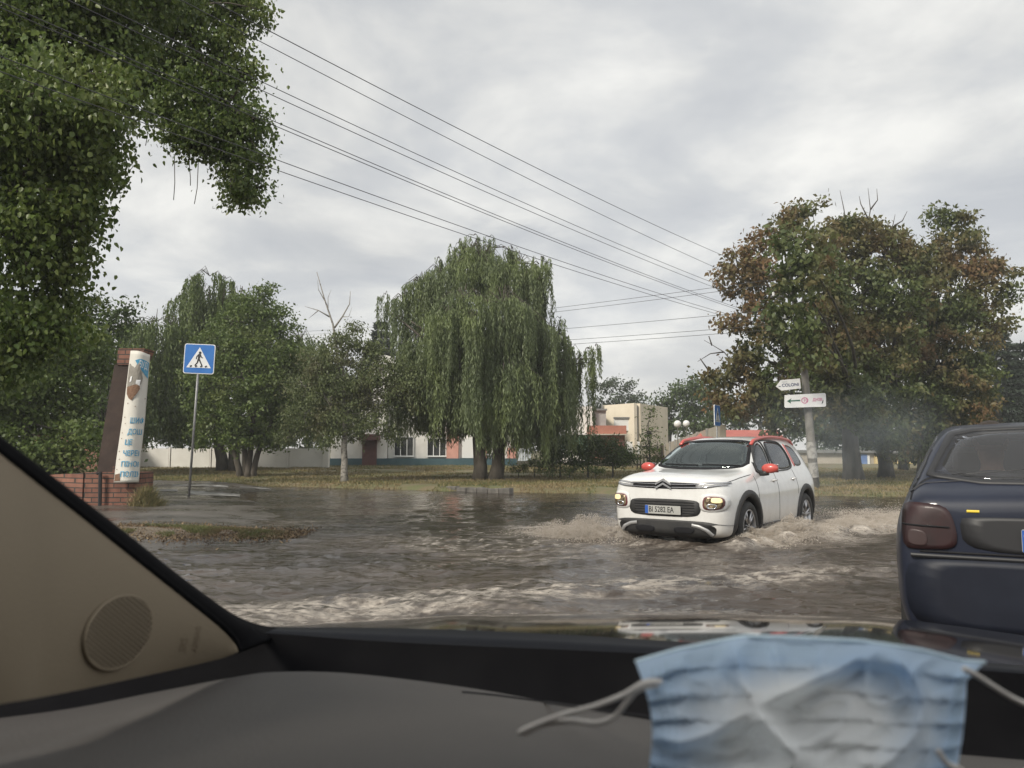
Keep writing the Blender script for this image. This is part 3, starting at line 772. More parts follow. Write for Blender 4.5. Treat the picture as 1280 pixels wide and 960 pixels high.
# ---- B: willow behind A
B = umb_px([(262, 345, 26, 110, 0), (240, 350, 14, 120), (283, 348, 16, 60), (252, 370, 40, 160, 1), (195, 402, 34, 150), (165, 405, 22, 150), (215, 410, 30, 150), (230, 440, 45, 140), (180, 460, 45, 120), (145, 470, 25, 105), (300, 380, 50, 180, 2),
            (375, 425, 36, 150), (400, 460, 46, 110), (350, 440, 50, 130, 2), (425, 480, 36, 80), (205, 500, 50, 80)], 37, 1)
willow('willow_tree', 'drooping willow showing above and on both sides of the dense rounded tree', gnd(285, 38), B, m_leaf_willow2, m_bark, [(-.5, 0, .25), (.5, .2, .25)], P(285, 500, 38), sdens=36, lw=.038, ll=.18, step=.10, low=lambda x, y: 1.45 + .25 * np.sin(x * 2.1))
# ---- C: small weeping tree with a pale trunk, dead branches on top
Cb = px_blobs([(425, 432, 26, 0), (400, 452, 26, 0), (455, 438, 22, 0), (478, 462, 26, 0), (508, 466, 20, 0), (532, 462, 14, 0), (430, 468, 36, 0), (385, 485, 28, .4), (412, 505, 34, 0), (462, 492, 34, 0), (500, 492, 24, 0), (380, 520, 26, .3), (430, 528, 30, 0), (472, 522, 20, 0), (404, 545, 16, 0), (515, 480, 18, -.3), (446, 412, 12, 0), (365, 545, 16, .4), (520, 505, 14, 0), (545, 470, 9, 0), (485, 540, 9, 0)], 27.5)
def dead(mb, base):
    def br(pts, r):
        mb.tube([P(x, y, 27.5) - base for x, y in pts], [r * (1 - .8 * i / (len(pts) - 1)) for i in range(len(pts))], 5)
    br([(424, 470), (420, 430), (416, 405), (405, 372), (396, 340)], .06)
    br([(418, 410), (428, 396), (437, 380), (438, 364)], .04)
    br([(412, 396), (398, 388), (381, 383)], .03); br([(398, 388), (386, 398)], .02); br([(406, 376), (398, 362), (397, 350)], .018)
    br([(428, 396), (436, 396), (440, 384)], .02); br([(410, 388), (410, 372), (414, 362)], .018)
tree('birch_tree', 'small weeping tree with pale patchy trunk and bare dead branches on top', 'tree', gnd(431, 27.5), Cb, m_leaf_birch, m_bark_birch, 44, 80, .36, .10, asp=.55, droop=.8, trunk_r=.115, fork=P(431, 520, 27.5), extra=dead, twigs=160, inner=.2)
# ---- D: the big willow
D = umb_px([(574, 303, 13, 70, 0), (592, 294, 11, 60, .3), (612, 296, 10, 55, 0), (640, 312, 13, 70, 0), (676, 320, 13, 70, 0), (522, 352, 12, 80, 0), (547, 322, 11, 70, 0), (482, 368, 9, 60, 0), (700, 398, 9, 60, 0), (744, 432, 8, 40, 0), (588, 312, 30, 70, 0), (618, 310, 26, 70, .5), (600, 326, 50, 90, 0), (552, 340, 30, 120, 0), (530, 352, 28, 130, .5), (505, 372, 20, 120, 0), (492, 376, 12, 70, 0), (648, 330, 34, 110, 0), (674, 330, 17, 50, -.5), (665, 350, 30, 130, 0),
            (580, 372, 40, 110, -2.5), (560, 392, 30, 130, -3), (628, 378, 44, 130, -2), (596, 396, 26, 200, -3), (538, 420, 36, 130, -1), (515, 430, 24, 110, 0), (655, 400, 40, 150, -1.5), (684, 410, 24, 150, 0), (704, 420, 12, 80, 0), (714, 436, 20, 110, 0),
            (737, 436, 14, 50, 0), (728, 450, 18, 110, .5), (600, 430, 70, 130, 1.5), (540, 450, 50, 120, 2), (660, 440, 60, 130, 1.5), (700, 462, 34, 110, 0), (630, 455, 46, 120, -2), (570, 460, 34, 115, -1.5), (520, 470, 30, 90, .5), (680, 480, 30, 95, -1), (650, 500, 50, 75, 1), (560, 500, 50, 75, 2)], 29, 1.2)
willow('willow_tree', 'big weeping willow with a forked dark trunk on the verge, tallest tree in the middle', gnd(609, 29), D, m_leaf_willow, m_bark, [(-.55, 0, .24), (.55, .1, .24)], P(609, 500, 29), sdens=60, lw=.021, ll=.17, step=.075, low=lambda x, y: np.where(x < -1.2, 1.55 + .3 * np.sin(x * 3), .75 + .25 * np.sin(x * 4)))

# ---- chestnuts on the right
ch = dict(dens=30, per=46, csize=.36, lsize=.20, asp=.55, droop=.45, inner=.35)
T1 = px_blobs([(998, 268, 22, 0), (1018, 258, 14, 0), (975, 292, 24, 0), (948, 305, 18, 0), (1000, 305, 34, -6.2), (922, 330, 22, 0), (903, 345, 13, 0), (958, 345, 34, 0), (1002, 350, 34, -6.2), (925, 365, 18, .4), (950, 392, 32, 0), (918, 405, 15, 0), (905, 402, 10, 0), (990, 400, 36, -6.0), (960, 435, 36, 0), (925, 445, 22, 0), (1018, 442, 26, -6), (1010, 450, 40, .6), (935, 478, 28, 0), (905, 468, 14, 0), (975, 480, 36, 0), (912, 505, 20, 0), (950, 515, 26, 0), (893, 488, 10, 0), (1000, 515, 26, .6), (970, 540, 12, 0), (885, 470, 7, 0)], 28)
T2 = px_blobs([(1062, 285, 22, 0), (1085, 290, 30, 0), (1055, 320, 36, 0), (1105, 320, 40, .5), (1140, 310, 22, 0), (1075, 370, 46, 0), (1125, 370, 44, 0), (1050, 420, 42, -.5), (1105, 425, 46, 0), (1060, 470, 40, 0), (1120, 475, 42, -.5), (1070, 515, 32, 0), (1110, 528, 30, -.5), (1045, 540, 20, 0), (1088, 552, 20, 0), (1120, 562, 16, -.5), (1040, 280, 12, 0), (1048, 500, 30, 0)], 30)
T3 = px_blobs([(1172, 270, 16, 0), (1198, 278, 18, 0), (1218, 290, 9, 0), (1190, 305, 30, 0), (1160, 330, 32, 0), (1215, 330, 30, 0), (1245, 345, 24, 0), (1262, 368, 12, 0), (1185, 365, 42, 0), (1230, 380, 30, 0), (1160, 400, 40, 0), (1205, 420, 42, 0), (1250, 405, 16, 0), (1170, 460, 44, 0), (1215, 470, 36, 0), (1155, 510, 36, 0), (1200, 520, 36, 0), (1230, 500, 20, 0), (1160, 555, 22, 0), (1195, 560, 22, 0), (1130, 440, 36, 0), (1225, 552, 24, 0)], 32)
T4 = px_blobs([(1142, 330, 30, 0), (1130, 400, 40, 0), (1145, 460, 40, 0), (1140, 520, 36, 0), (1180, 530, 30, 0), (1140, 560, 20, 0), (1215, 540, 28, 0), (1255, 560, 24, 0)], 37)
def dead2(mb, base):
    for pts in ([(1060, 300), (1055, 262), (1050, 238)], [(1082, 300), (1088, 262), (1085, 235)], [(1086, 275), (1076, 255), (1074, 245)], [(1088, 262), (1097, 250), (1096, 236)], [(1100, 300), (1116, 282), (1119, 268)], [(1118, 282), (1128, 276), (1134, 264)]):
        mb.tube([P(x, y, 30) - base for x, y in pts], [.035, .02, .008], 4)
def dead3(mb, base):
    for pts in ([(930, 470), (905, 440), (880, 425)], [(905, 440), (888, 442), (872, 452)], [(915, 480), (892, 462), (876, 470)], [(890, 432), (886, 420)], [(885, 462), (875, 448)]):
        mb.tube([P(x, y, 28) - base for x, y in pts], [.03, .018, .007], 4)
CG = 'chestnut trees beyond the flood on the right'
T1 += px_blobs([(1040, 400, 36, -.5), (1030, 350, 34, -.5), (1034, 300, 24, 0), (1050, 450, 32, -.5), (1025, 330, 20, -3), (1022, 390, 24, -3), (1060, 482, 34, -1.5), (1042, 512, 26, -1.2), (1082, 518, 26, -1.5), (1040, 470, 30, -1.5)], 28)
tree('chestnut_tree', 'browning chestnut tree behind the signposted pole, nearest the white car', 'tree', gnd(1066, 29), T1, leafmat=m_leaf_chest, barkmat=m_bark_grey, trunk_r=.31, fork=P(1064, 500, 29), extra=dead3, group=CG, **ch)
tree('chestnut_tree', 'browning chestnut tree with bare twigs sticking out of its top', 'tree', gnd(1108, 31), T2, leafmat=m_leaf_chest, barkmat=m_bark_grey, trunk_r=.25, fork=P(1100, 500, 31), extra=dead2, group=CG, **ch)
tree('chestnut_tree', 'browning chestnut tree rising above the roof of the dark blue hatchback', 'tree', gnd(1152, 34), T3, leafmat=m_leaf_chest, barkmat=m_bark_grey, trunk_r=.2, fork=P(1160, 510, 33), group=CG, **ch)
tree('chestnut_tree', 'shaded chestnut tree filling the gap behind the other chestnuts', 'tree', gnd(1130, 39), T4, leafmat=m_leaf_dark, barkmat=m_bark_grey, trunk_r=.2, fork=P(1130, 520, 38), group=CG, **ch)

# ---- small tree before the cream building, hedge, background
tree('sapling', 'slim young tree standing before the cream building', 'tree', gnd(812, 33), px_blobs([(812, 522, 9, 0), (813, 540, 14, 0), (808, 558, 17, 0), (822, 560, 12, 0), (812, 574, 15, 0), (815, 512, 5, 0), (826, 575, 9, 0)], 33), m_leaf_mid, m_bark_grey, 45, 16, .3, .11, trunk_r=.04, fork=P(812, 560, 33), twigs=40, inner=.1)
hb = [((700, 566, 16), (685, 572, 14), (712, 556, 12)), ((735, 562, 17), (725, 572, 16), (748, 560, 15), (738, 552, 10)), ((765, 565, 17), (778, 570, 14), (770, 556, 11), (785, 574, 10))]
hl = ['dark bush touching the right skirt of the big willow', 'round dark bush, middle one of the three in front of the red brick annex', 'dark bush nearest the slim young tree']
for i, b in enumerate(hb):
    tree('bush', hl[i], 'bush', gnd(b[0][0], 31), px_blobs([q + (0,) for q in b], 31), m_leaf_dark, m_bark_grey, 70, 70, .32, .10, trunk_r=.04, twigs=20, fork=P(b[0][0], 575, 31), group='dark bushes right of the big willow')
for i, (x, y, r, lab) in enumerate(((648, 586, 7, 'low pale shrub just right of the big willow trunk'), (668, 583, 9, 'low green shrub under the right skirt of the big willow'), (690, 587, 8, 'spiky low plant in front of the dark bushes'), (712, 588, 6, 'small grassy plant on the verge before the middle dark bush'), (745, 590, 5, 'smallest green plant on the verge in front of the dark bushes'))):
    tree('shrub', lab, 'plant', gnd(x, 30), px_blobs([(x - 5, y, r, 0), (x + 5, y + 1, r * .9, 0)], 30), m_leaf_mid, m_bark_grey, 60, 40, .22, .13, asp=.25, droop=-.5, trunk_r=.02, twigs=5, fork=P(x, y, 30), group='low plants right of the big willow')
# spruce behind the white house
def spruce(name, label, base, apex, rad, mat):
    base = Vector(base); root = empty(name, base, 0, label, 'tree')
    H = apex.z - base.z; n = 16000
    t = rng.uniform(0.08, 1, n); tier = np.floor(t * 17) / 17 + rng.uniform(0, .03, n)
    r = rad * (1 - t) ** .85 * (.55 + .5 * rng.uniform(0, 1, n)) * (1 + .25 * np.sin(t * 107))
    a = rng.uniform(0, 2 * PI, n)
    p = np.stack([np.cos(a) * r, np.sin(a) * r, tier * H - r * .3], 1)
    d = unit(np.stack([np.cos(a), np.sin(a), -.3 + rng.normal(0, .3, n)], 1))
    v, q = rot_leaves(p, rng.uniform(.2, .5, n), .35, d)
    np_mesh('crown', v, q, mat, root)
    mb = MB(); mb.tube([(0, 0, -.2), (0, 0, H)], [.25, .03], 8); mb.build('trunk', m_bark, root, smooth=True)
spruce('spruce_tree', 'dark spruce rising behind the white house beside the weeping tree', gnd(474, 58), P(474, 398, 58), 3.0, m_leaf_needle)
spruce('spruce_tree', 'dark conifer at the right edge of the chestnuts, its pointed top lower than theirs', gnd(1252, 52), P(1254, 400, 52), 3.6, m_leaf_needle)
spruce('spruce_tree', 'dark conifer cut by the right edge of the picture', gnd(1285, 56), P(1280, 425, 56), 3.4, m_leaf_needle)
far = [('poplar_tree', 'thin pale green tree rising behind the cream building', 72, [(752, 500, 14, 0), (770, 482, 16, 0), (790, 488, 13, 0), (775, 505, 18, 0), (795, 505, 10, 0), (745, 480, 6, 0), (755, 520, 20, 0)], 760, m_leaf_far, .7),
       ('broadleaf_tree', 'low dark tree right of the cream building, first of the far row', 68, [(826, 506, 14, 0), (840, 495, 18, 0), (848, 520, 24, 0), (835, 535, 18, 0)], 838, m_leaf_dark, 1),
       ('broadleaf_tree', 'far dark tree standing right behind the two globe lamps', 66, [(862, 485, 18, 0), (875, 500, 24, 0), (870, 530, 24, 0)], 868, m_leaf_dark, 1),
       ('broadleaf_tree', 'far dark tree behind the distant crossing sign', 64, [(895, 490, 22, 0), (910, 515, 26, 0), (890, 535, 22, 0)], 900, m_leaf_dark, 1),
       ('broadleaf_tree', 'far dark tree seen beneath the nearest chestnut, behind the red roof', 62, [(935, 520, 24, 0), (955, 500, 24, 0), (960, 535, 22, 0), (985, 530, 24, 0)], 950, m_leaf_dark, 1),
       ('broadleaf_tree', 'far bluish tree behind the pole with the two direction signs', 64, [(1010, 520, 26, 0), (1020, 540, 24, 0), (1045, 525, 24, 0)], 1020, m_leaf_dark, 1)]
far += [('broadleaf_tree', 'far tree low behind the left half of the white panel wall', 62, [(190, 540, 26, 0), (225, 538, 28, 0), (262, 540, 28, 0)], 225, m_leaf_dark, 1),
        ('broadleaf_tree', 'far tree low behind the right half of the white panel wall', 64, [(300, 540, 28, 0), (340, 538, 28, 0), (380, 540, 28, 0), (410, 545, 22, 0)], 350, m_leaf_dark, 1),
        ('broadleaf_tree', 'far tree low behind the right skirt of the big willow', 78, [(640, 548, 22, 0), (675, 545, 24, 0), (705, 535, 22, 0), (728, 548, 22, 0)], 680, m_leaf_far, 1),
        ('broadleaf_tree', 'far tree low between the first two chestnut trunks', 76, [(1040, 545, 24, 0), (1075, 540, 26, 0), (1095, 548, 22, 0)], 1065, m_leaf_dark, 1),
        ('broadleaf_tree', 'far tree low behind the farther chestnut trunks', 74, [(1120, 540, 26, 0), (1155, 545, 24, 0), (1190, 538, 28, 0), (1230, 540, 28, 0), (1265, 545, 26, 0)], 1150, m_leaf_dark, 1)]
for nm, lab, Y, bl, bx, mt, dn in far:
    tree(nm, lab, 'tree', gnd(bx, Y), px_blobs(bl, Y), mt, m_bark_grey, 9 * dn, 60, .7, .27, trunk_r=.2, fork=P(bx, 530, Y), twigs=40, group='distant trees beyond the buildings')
# ================================================================ BUILDINGS AND STREET FURNITURE
m_plaster = pm('m_plaster_white', (.60, .58, .54), (.72, .70, .66), scale=1.2, rough=.9, bump=.15, bscale=8)
m_white_wall = pm('m_white_wall', (.62, .60, .56), (.74, .72, .68), scale=.8, rough=.9, bump=.25, bscale=10, detail=8)
m_cream = pm('m_cream', (.64, .57, .45), (.71, .64, .52), scale=.9, rough=.9)
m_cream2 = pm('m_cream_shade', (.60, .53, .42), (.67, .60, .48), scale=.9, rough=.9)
m_teal = pm('m_teal_plinth', (.035, .075, .09), (.05, .095, .11), scale=2, rough=.8)
m_pink = pm('m_pink_plaster', (.48, .24, .19), (.56, .30, .24), scale=2, rough=.9)
m_brown = pm('m_brown_door', (.085, .032, .03), (.11, .045, .04), scale=3, rough=.5)
m_wframe = pm('m_white_frame', (.68, .68, .66), rough=.4)
m_win = pm('m_window_glass', (.02, .022, .024), rough=.06, spec=.8)
m_roofgrey = pm('m_roof_grey', (.14, .14, .14), (.2, .2, .19), scale=2, rough=.6)
m_brickfar = brick_mat('m_brick_far', (.30, .11, .07), (.36, .15, .10), (.25, .2, .17), bw=.25, bh=.08)
m_green = pm('m_green_base', (.10, .18, .12), (.13, .22, .15), scale=2, rough=.8)
m_redroof = pm('m_red_roof', (.42, .10, .08), (.50, .14, .10), scale=2, rough=.5)
m_beige = pm('m_beige_wall', (.36, .32, .26), (.43, .39, .33), scale=1, rough=.9)
m_steel = pm('m_galvanised', (.36, .37, .38), (.46, .47, .48), scale=8, rough=.45, metal=.7)

def facade_fn(Y, root):
    """wall pieces given by photo pixels at depth Y, local to root"""
    def part(name, x0, y0, x1, y1, mat, depth=.2, off=0.0, parent=root, bevel=0):
        a = P(x0, y1, Y); b = P(x1, y0, Y)
        mb = MB()
        mb.box2((a.x, Y + off, a.z), (b.x, Y + off + depth, b.z))
        p = parent if parent is not None else root
        o = mb.build(name, mat, p)
        base = Vector((0, 0, 0))
        q = p
        while q is not None: base += q.location; q = q.parent
        o.data.transform(Matrix.Translation(-base))
        return o
    return part
def window(part, root, x0, y0, x1, y1, n=3, off=-.06):
    f = part('window', x0, y0, x1, y1, m_win, .08, off)
    t = 1.2
    for k in range(n + 1):
        x = x0 + (x1 - x0) * k / n
        part('frame', x - t / 2, y0, x + t / 2, y1, m_wframe, .05, off - .06, f)
    part('frame', x0, y0 - t / 2, x1, y0 + t / 2, m_wframe, .045, off - .055, f); part('sill', x0 - 1, y1 - t / 2, x1 + 1, y1 + t, m_wframe, .12, off - .13, f)
    return f
# white wall of concrete panels
m_wall_root = empty('panel_wall', gnd(290, 43), 0, 'long low white concrete panel wall behind the left trees', 'wall')
part = facade_fn(43, m_wall_root)
xs = [110, 150, 212, 263, 312, 360, 404]
for i in range(len(xs) - 1):
    part('wall_panel', xs[i] + 1.2, 560.5, xs[i + 1] - 1.2, 588, m_white_wall, .12)
    part('post', xs[i + 1] - 1.3, 558.8 + .4, xs[i + 1] + 1.3, 588, m_white_wall, .2, -.05)
part('post', 404, 559, 411, 588, m_white_wall, .4, -.1)
part('debris', 230, 556.5, 300, 558.5, m_roofgrey, 2.5, 1.0)
# red brick building, left
rb = empty('brick_building', gnd(95, 40), 0, 'low red brick building behind the bush and the dark column', 'building')
part = facade_fn(40, rb)
part('wall', 30, 541, 124, 592, m_brickfar, 5); part('roof', 26, 537.5, 127, 541.2, m_roofgrey, 5.4, -.2)
# white house
wh = empty('house', gnd(530, 46), 0, 'white two-storey house with pink pilasters and teal base behind the willow', 'building')
part = facade_fn(46, wh)
part('wall', 413, 505, 484, 573, m_plaster, 9); part('wall', 484, 452, 640, 573, m_plaster, 10, .35)
part('plinth', 412, 573, 646, 585, m_teal, 9, -.08)
part('roof', 410, 501, 484, 505.2, m_roofgrey, 9.5, -.3); part('roof', 481, 448, 644, 452.2, m_roofgrey, 11, -.1)
mb = MB()                                                     # round-topped gable
c = P(484, 452, 47)
mb.prism([(math.cos(t) * .75, math.sin(t) * .55) for t in [PI * i / 14 for i in range(15)]], 0, .4)
g = mb.build('gable', m_plaster, wh); g.location = c - wh.location + Vector((0, -1.2, -.3))
mb = MB(); mb.box((0, 0, 0), (1.5, 1.0, 2.6)); g = mb.build('stair_tower', m_plaster, wh); g.location = P(484, 478, 47) - wh.location + Vector((0, -.3, 0))
d = part('door', 453, 547, 471.5, 582, m_brown, .2, -.14); part('canopy', 450, 543, 475.5, 550.5, m_brown, .9, -.85)
for a in ((492, 546, 516, 570, 3), (533.5, 548, 557, 570, 3), (493, 508, 505, 522, 1), (533, 508, 555, 524, 2), (576, 508, 596, 524, 2), (604, 546, 626, 568, 2)): window(part, wh, *a, off=.29)
part('pilaster', 558, 530, 573, 573.5, m_pink, .5, .05); part('pilaster', 598, 552, 608, 573.5, m_pink, .5, .05); part('pilaster', 634, 560, 645, 573.5, m_pink, .5, .05)
part('porch_door', 577, 548, 592, 572.5, m_wframe, .2, .2)
# corrugated pale fence right of the house
cf = empty('metal_fence', gnd(655, 46), 0, 'short pale blue corrugated fence between the white house and the bushes', 'fence')
part = facade_fn(46, cf)
m_pale = pm('m_pale_sheet', (.42, .46, .50), (.50, .53, .56), scale=3, rough=.5)
for k in range(5): part('fence_sheet', 647 + k * 3.4, 561.5, 649.9 + k * 3.4, 576, m_pale, .05, -.05 * (k % 2))
# white part with green base
wg = empty('outbuilding', gnd(722, 47), 0, 'white outbuilding with a green base showing through the willow skirt', 'building')
part = facade_fn(47, wg)
part('wall', 706, 508, 741, 543.5, m_plaster, 6); part('base', 705, 543.5, 742, 562, m_green, 6, -.08); part('ledge', 705, 541, 741.5, 543.6, m_wframe, .2, -.15); part('wall', 706, 561.5, 742, 578, m_plaster, 6, -.05)
# cream building
cb = empty('building', gnd(793, 50), 0, 'cream flat-roofed building with a white shuttered window behind the bushes', 'building')
mb = MB()
c0 = P(796, 504, 49); base = gnd(796, 49)
def wl(x0, Y0, x1, Y1, ytop0, ytop1):
    a = P(x0, ytop0, Y0); b = P(x1, ytop1, Y1)
    return a, b
H1 = P(796, 504, 49).z
poly = [P(757, 500, 51.5), P(796, 500, 49), P(830, 500, 54), P(800, 500, 60)]
loc = cb.location
def quadwall(a, b, z0, z1, name, mat, th=.25):
    mb = MB(); n = Vector((b.y - a.y, a.x - b.x, 0)).normalized()
    vs = [Vector((p.x, p.y, z)) - loc - n * o for o in (0, -th) for p, z in ((a, z0), (b, z0), (b, z1), (a, z1))]
    mb.add(vs, [(0, 1, 2, 3), (7, 6, 5, 4), (0, 4, 5, 1), (1, 5, 6, 2), (2, 6, 7, 3), (3, 7, 4, 0)])
    return mb.build(name, mat, cb)
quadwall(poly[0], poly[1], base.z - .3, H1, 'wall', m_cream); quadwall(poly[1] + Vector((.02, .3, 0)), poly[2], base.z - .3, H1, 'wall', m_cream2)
mb = MB(); n4 = [Vector((p.x, p.y, 0)) for p in poly]
cen = sum(n4, Vector()) / 4
vs = [Vector(((p - cen).x * .97 + cen.x, (p - cen).y * .97 + cen.y, z)) - loc for z in (base.z - .2, H1 - .12) for p in n4]
mb.add(vs, [(3, 2, 1, 0), (4, 5, 6, 7)] + [(i, (i + 1) % 4, (i + 1) % 4 + 4, i + 4) for i in range(4)]); mb.build('roof', m_roofgrey, cb)
part = facade_fn(49.2, cb)
part('shutter', 768, 523, 790, 538.5, m_wframe, .12, 1.0 - .9, cb); part('lintel', 767.5, 521.3, 791, 523.2, m_roofgrey, .3, 0, cb)
part('wall_base', 783, 552, 799, 568, m_wframe, .2, -.2, cb); part('downpipe', 756.6, 503, 758, 533, m_roofgrey, .12, -.1 + 2, cb)
# grey shed + brick annex
gs = empty('shed', gnd(748, 46.5), 0, 'grey rendered shed with a dark roof edge left of the cream building', 'building')
part = facade_fn(47.5, gs)
m_grey = pm('m_grey_render', (.30, .29, .28), (.36, .35, .33), scale=2, rough=.9)
part('wall', 741, 513, 757.5, 570, m_grey, 3); part('roof', 739, 511, 758.5, 513.2, m_roofgrey, 3.4, -.2)
ba = empty('brick_annex', gnd(762, 44.5), 0, 'red brick annex with a red parapet in front of the cream building', 'building')
part = facade_fn(44.5, ba)
part('wall', 741, 543, 781, 574, m_brickfar, 3); part('parapet', 739, 532, 782.5, 543.4, pm('m_brick_red', (.33, .13, .09), (.40, .17, .12), scale=3, rough=.8), 3.3, -.15)
part('ledge', 739, 542.5, 783.5, 544, m_beige, .4, -.4); part('door', 776, 552, 781, 572, m_brown, .1, -.06)
# low picket fence by the sapling
pf = empty('picket_fence', gnd(812, 36), 0, 'low dark wooden fence with thin posts under the slim young tree', 'fence')
part = facade_fn(36, pf)
m_wood = pm('m_old_wood', (.08, .06, .045), (.12, .095, .07), scale=4, rough=.9)
for k in range(9): part('post', 796 + k * 4.2, 569, 797.2 + k * 4.2, 586, m_wood, .05)
part('rail', 794, 571.5, 832, 573.0, m_wood, .04, .06); part('rail', 794, 580, 832, 581.5, m_wood, .04, .06)
# beige wall receding towards the road, right of the sapling
bw = empty('beige_wall', gnd(860, 40), 0, 'long beige wall rising towards the white car roof', 'wall')
a = P(822, 558, 56); b = P(900, 531, 29)
mb = MB()
n = 9
lo = []; hi = []; lob = []; hib = []
for i in range(n + 1):
    t = i / n; x = a.x + (b.x - a.x) * t; y = a.y + (b.y - a.y) * t; z = a.z + (b.z - a.z) * t
    lo.append(Vector((x, y, float(hgt(x, y)) - .2)) - bw.location); hi.append(Vector((x, y, z)) - bw.location)
    lob.append(lo[-1] + Vector((.25, .1, 0))); hib.append(hi[-1] + Vector((.25, .1, 0)))
mb.grid([lo, hi, hib, lob]); mb.add([lo[-1], hi[-1], hib[-1], lob[-1]], [(0, 1, 2, 3)]); mb.add([lo[0], hi[0], hib[0], lob[0]], [(0, 1, 2, 3)]); mb.build('wall', m_beige, bw)
mb = MB()
for i in range(1, n): mb.tube([lo[i] + Vector((-.03, 0, 0)), hi[i] + Vector((-.03, 0, .03))], .07, 6)
mb.build('post', m_conc, bw)
# red roofed kiosk behind the white car
rk = empty('kiosk', gnd(922, 33), 0, 'low kiosk whose red roof shows just above the white car', 'building')
part = facade_fn(33, rk)
part('wall', 868, 556, 978, 598, m_beige, 4)
mb = MB()
A_ = [P(858, 556.5, 32.4), P(990, 556.5, 32.4), P(990, 556.5, 37.6), P(858, 556.5, 37.6)]; B_ = [P(880, 537.5, 34.5), P(972, 537.5, 34.5)]
vs = [p - rk.location for p in A_ + B_]
mb.add(vs, [(0, 1, 5, 4), (1, 2, 5), (2, 3, 4, 5), (3, 0, 4), (3, 2, 1, 0)]); mb.build('roof', m_redroof, rk)
mb = MB(); mb.tube([P(990, 555.5, 32.35) - rk.location, P(973, 537, 34.4) - rk.location], .06, 6); mb.build('verge_board', m_wframe, rk)
# pale building behind the chestnut trunks
pb = empty('long_building', gnd(1080, 50), 0, 'long pale single-storey building seen between the chestnut trunks', 'building')
part = facade_fn(50, pb)
part('wall', 1018, 566, 1175, 590, m_beige, 6); part('roof', 1014, 562.5, 1178, 566.2, m_roofgrey, 6.6, -.3)
m_blue = pm('m_blue_poster', (.10, .17, .36), (.16, .24, .42), scale=3, rough=.5)
part('poster', 1076, 568, 1083, 585, m_blue, .1, -.12); part('poster', 1083.5, 569, 1086, 585, m_wframe, .1, -.12)
m_yel = pm('m_yellow_render', (.55, .43, .2), (.6, .48, .25), scale=2, rough=.9)
for x0, x1 in ((1093, 1099), (1116, 1122), (1136, 1139), (1146, 1152)): part('pilaster', x0, 568, x1, 588, m_yel, .2, -.18)
part('door', 1101, 571, 1107, 588, m_brown, .1, -.1)

# globe lamps
m_globe = pm('m_globe', (.72, .72, .70), rough=.25)
def globe_lamp(px, py, Y, label):
    b = gnd(px, Y); t = P(px, py, Y)
    r = empty('globe_lamp', b, 0, label, 'street lamp', 'globe lamps beside the beige wall')
    mb = MB(); h = t.z - b.z
    mb.lathe([(.0, -.1), (.09, -.1), (.09, .3), (.05, .34), (.035, .5), (.03, h - .2), (.09, h - .17), (.09, h - .13), (0, h - .12)], 12); mb.build('pole', m_steel, r, smooth=True)
    mb = MB(); mb.sphere((0, 0, h), .19, 20, 14); mb.build('globe', m_globe, r, smooth=True)
globe_lamp(848, 530, 40, 'white globe lamp on a thin pole, left one of the pair')
globe_lamp(859, 529.5, 43, 'white globe lamp on a thin pole, right and slightly smaller of the pair')

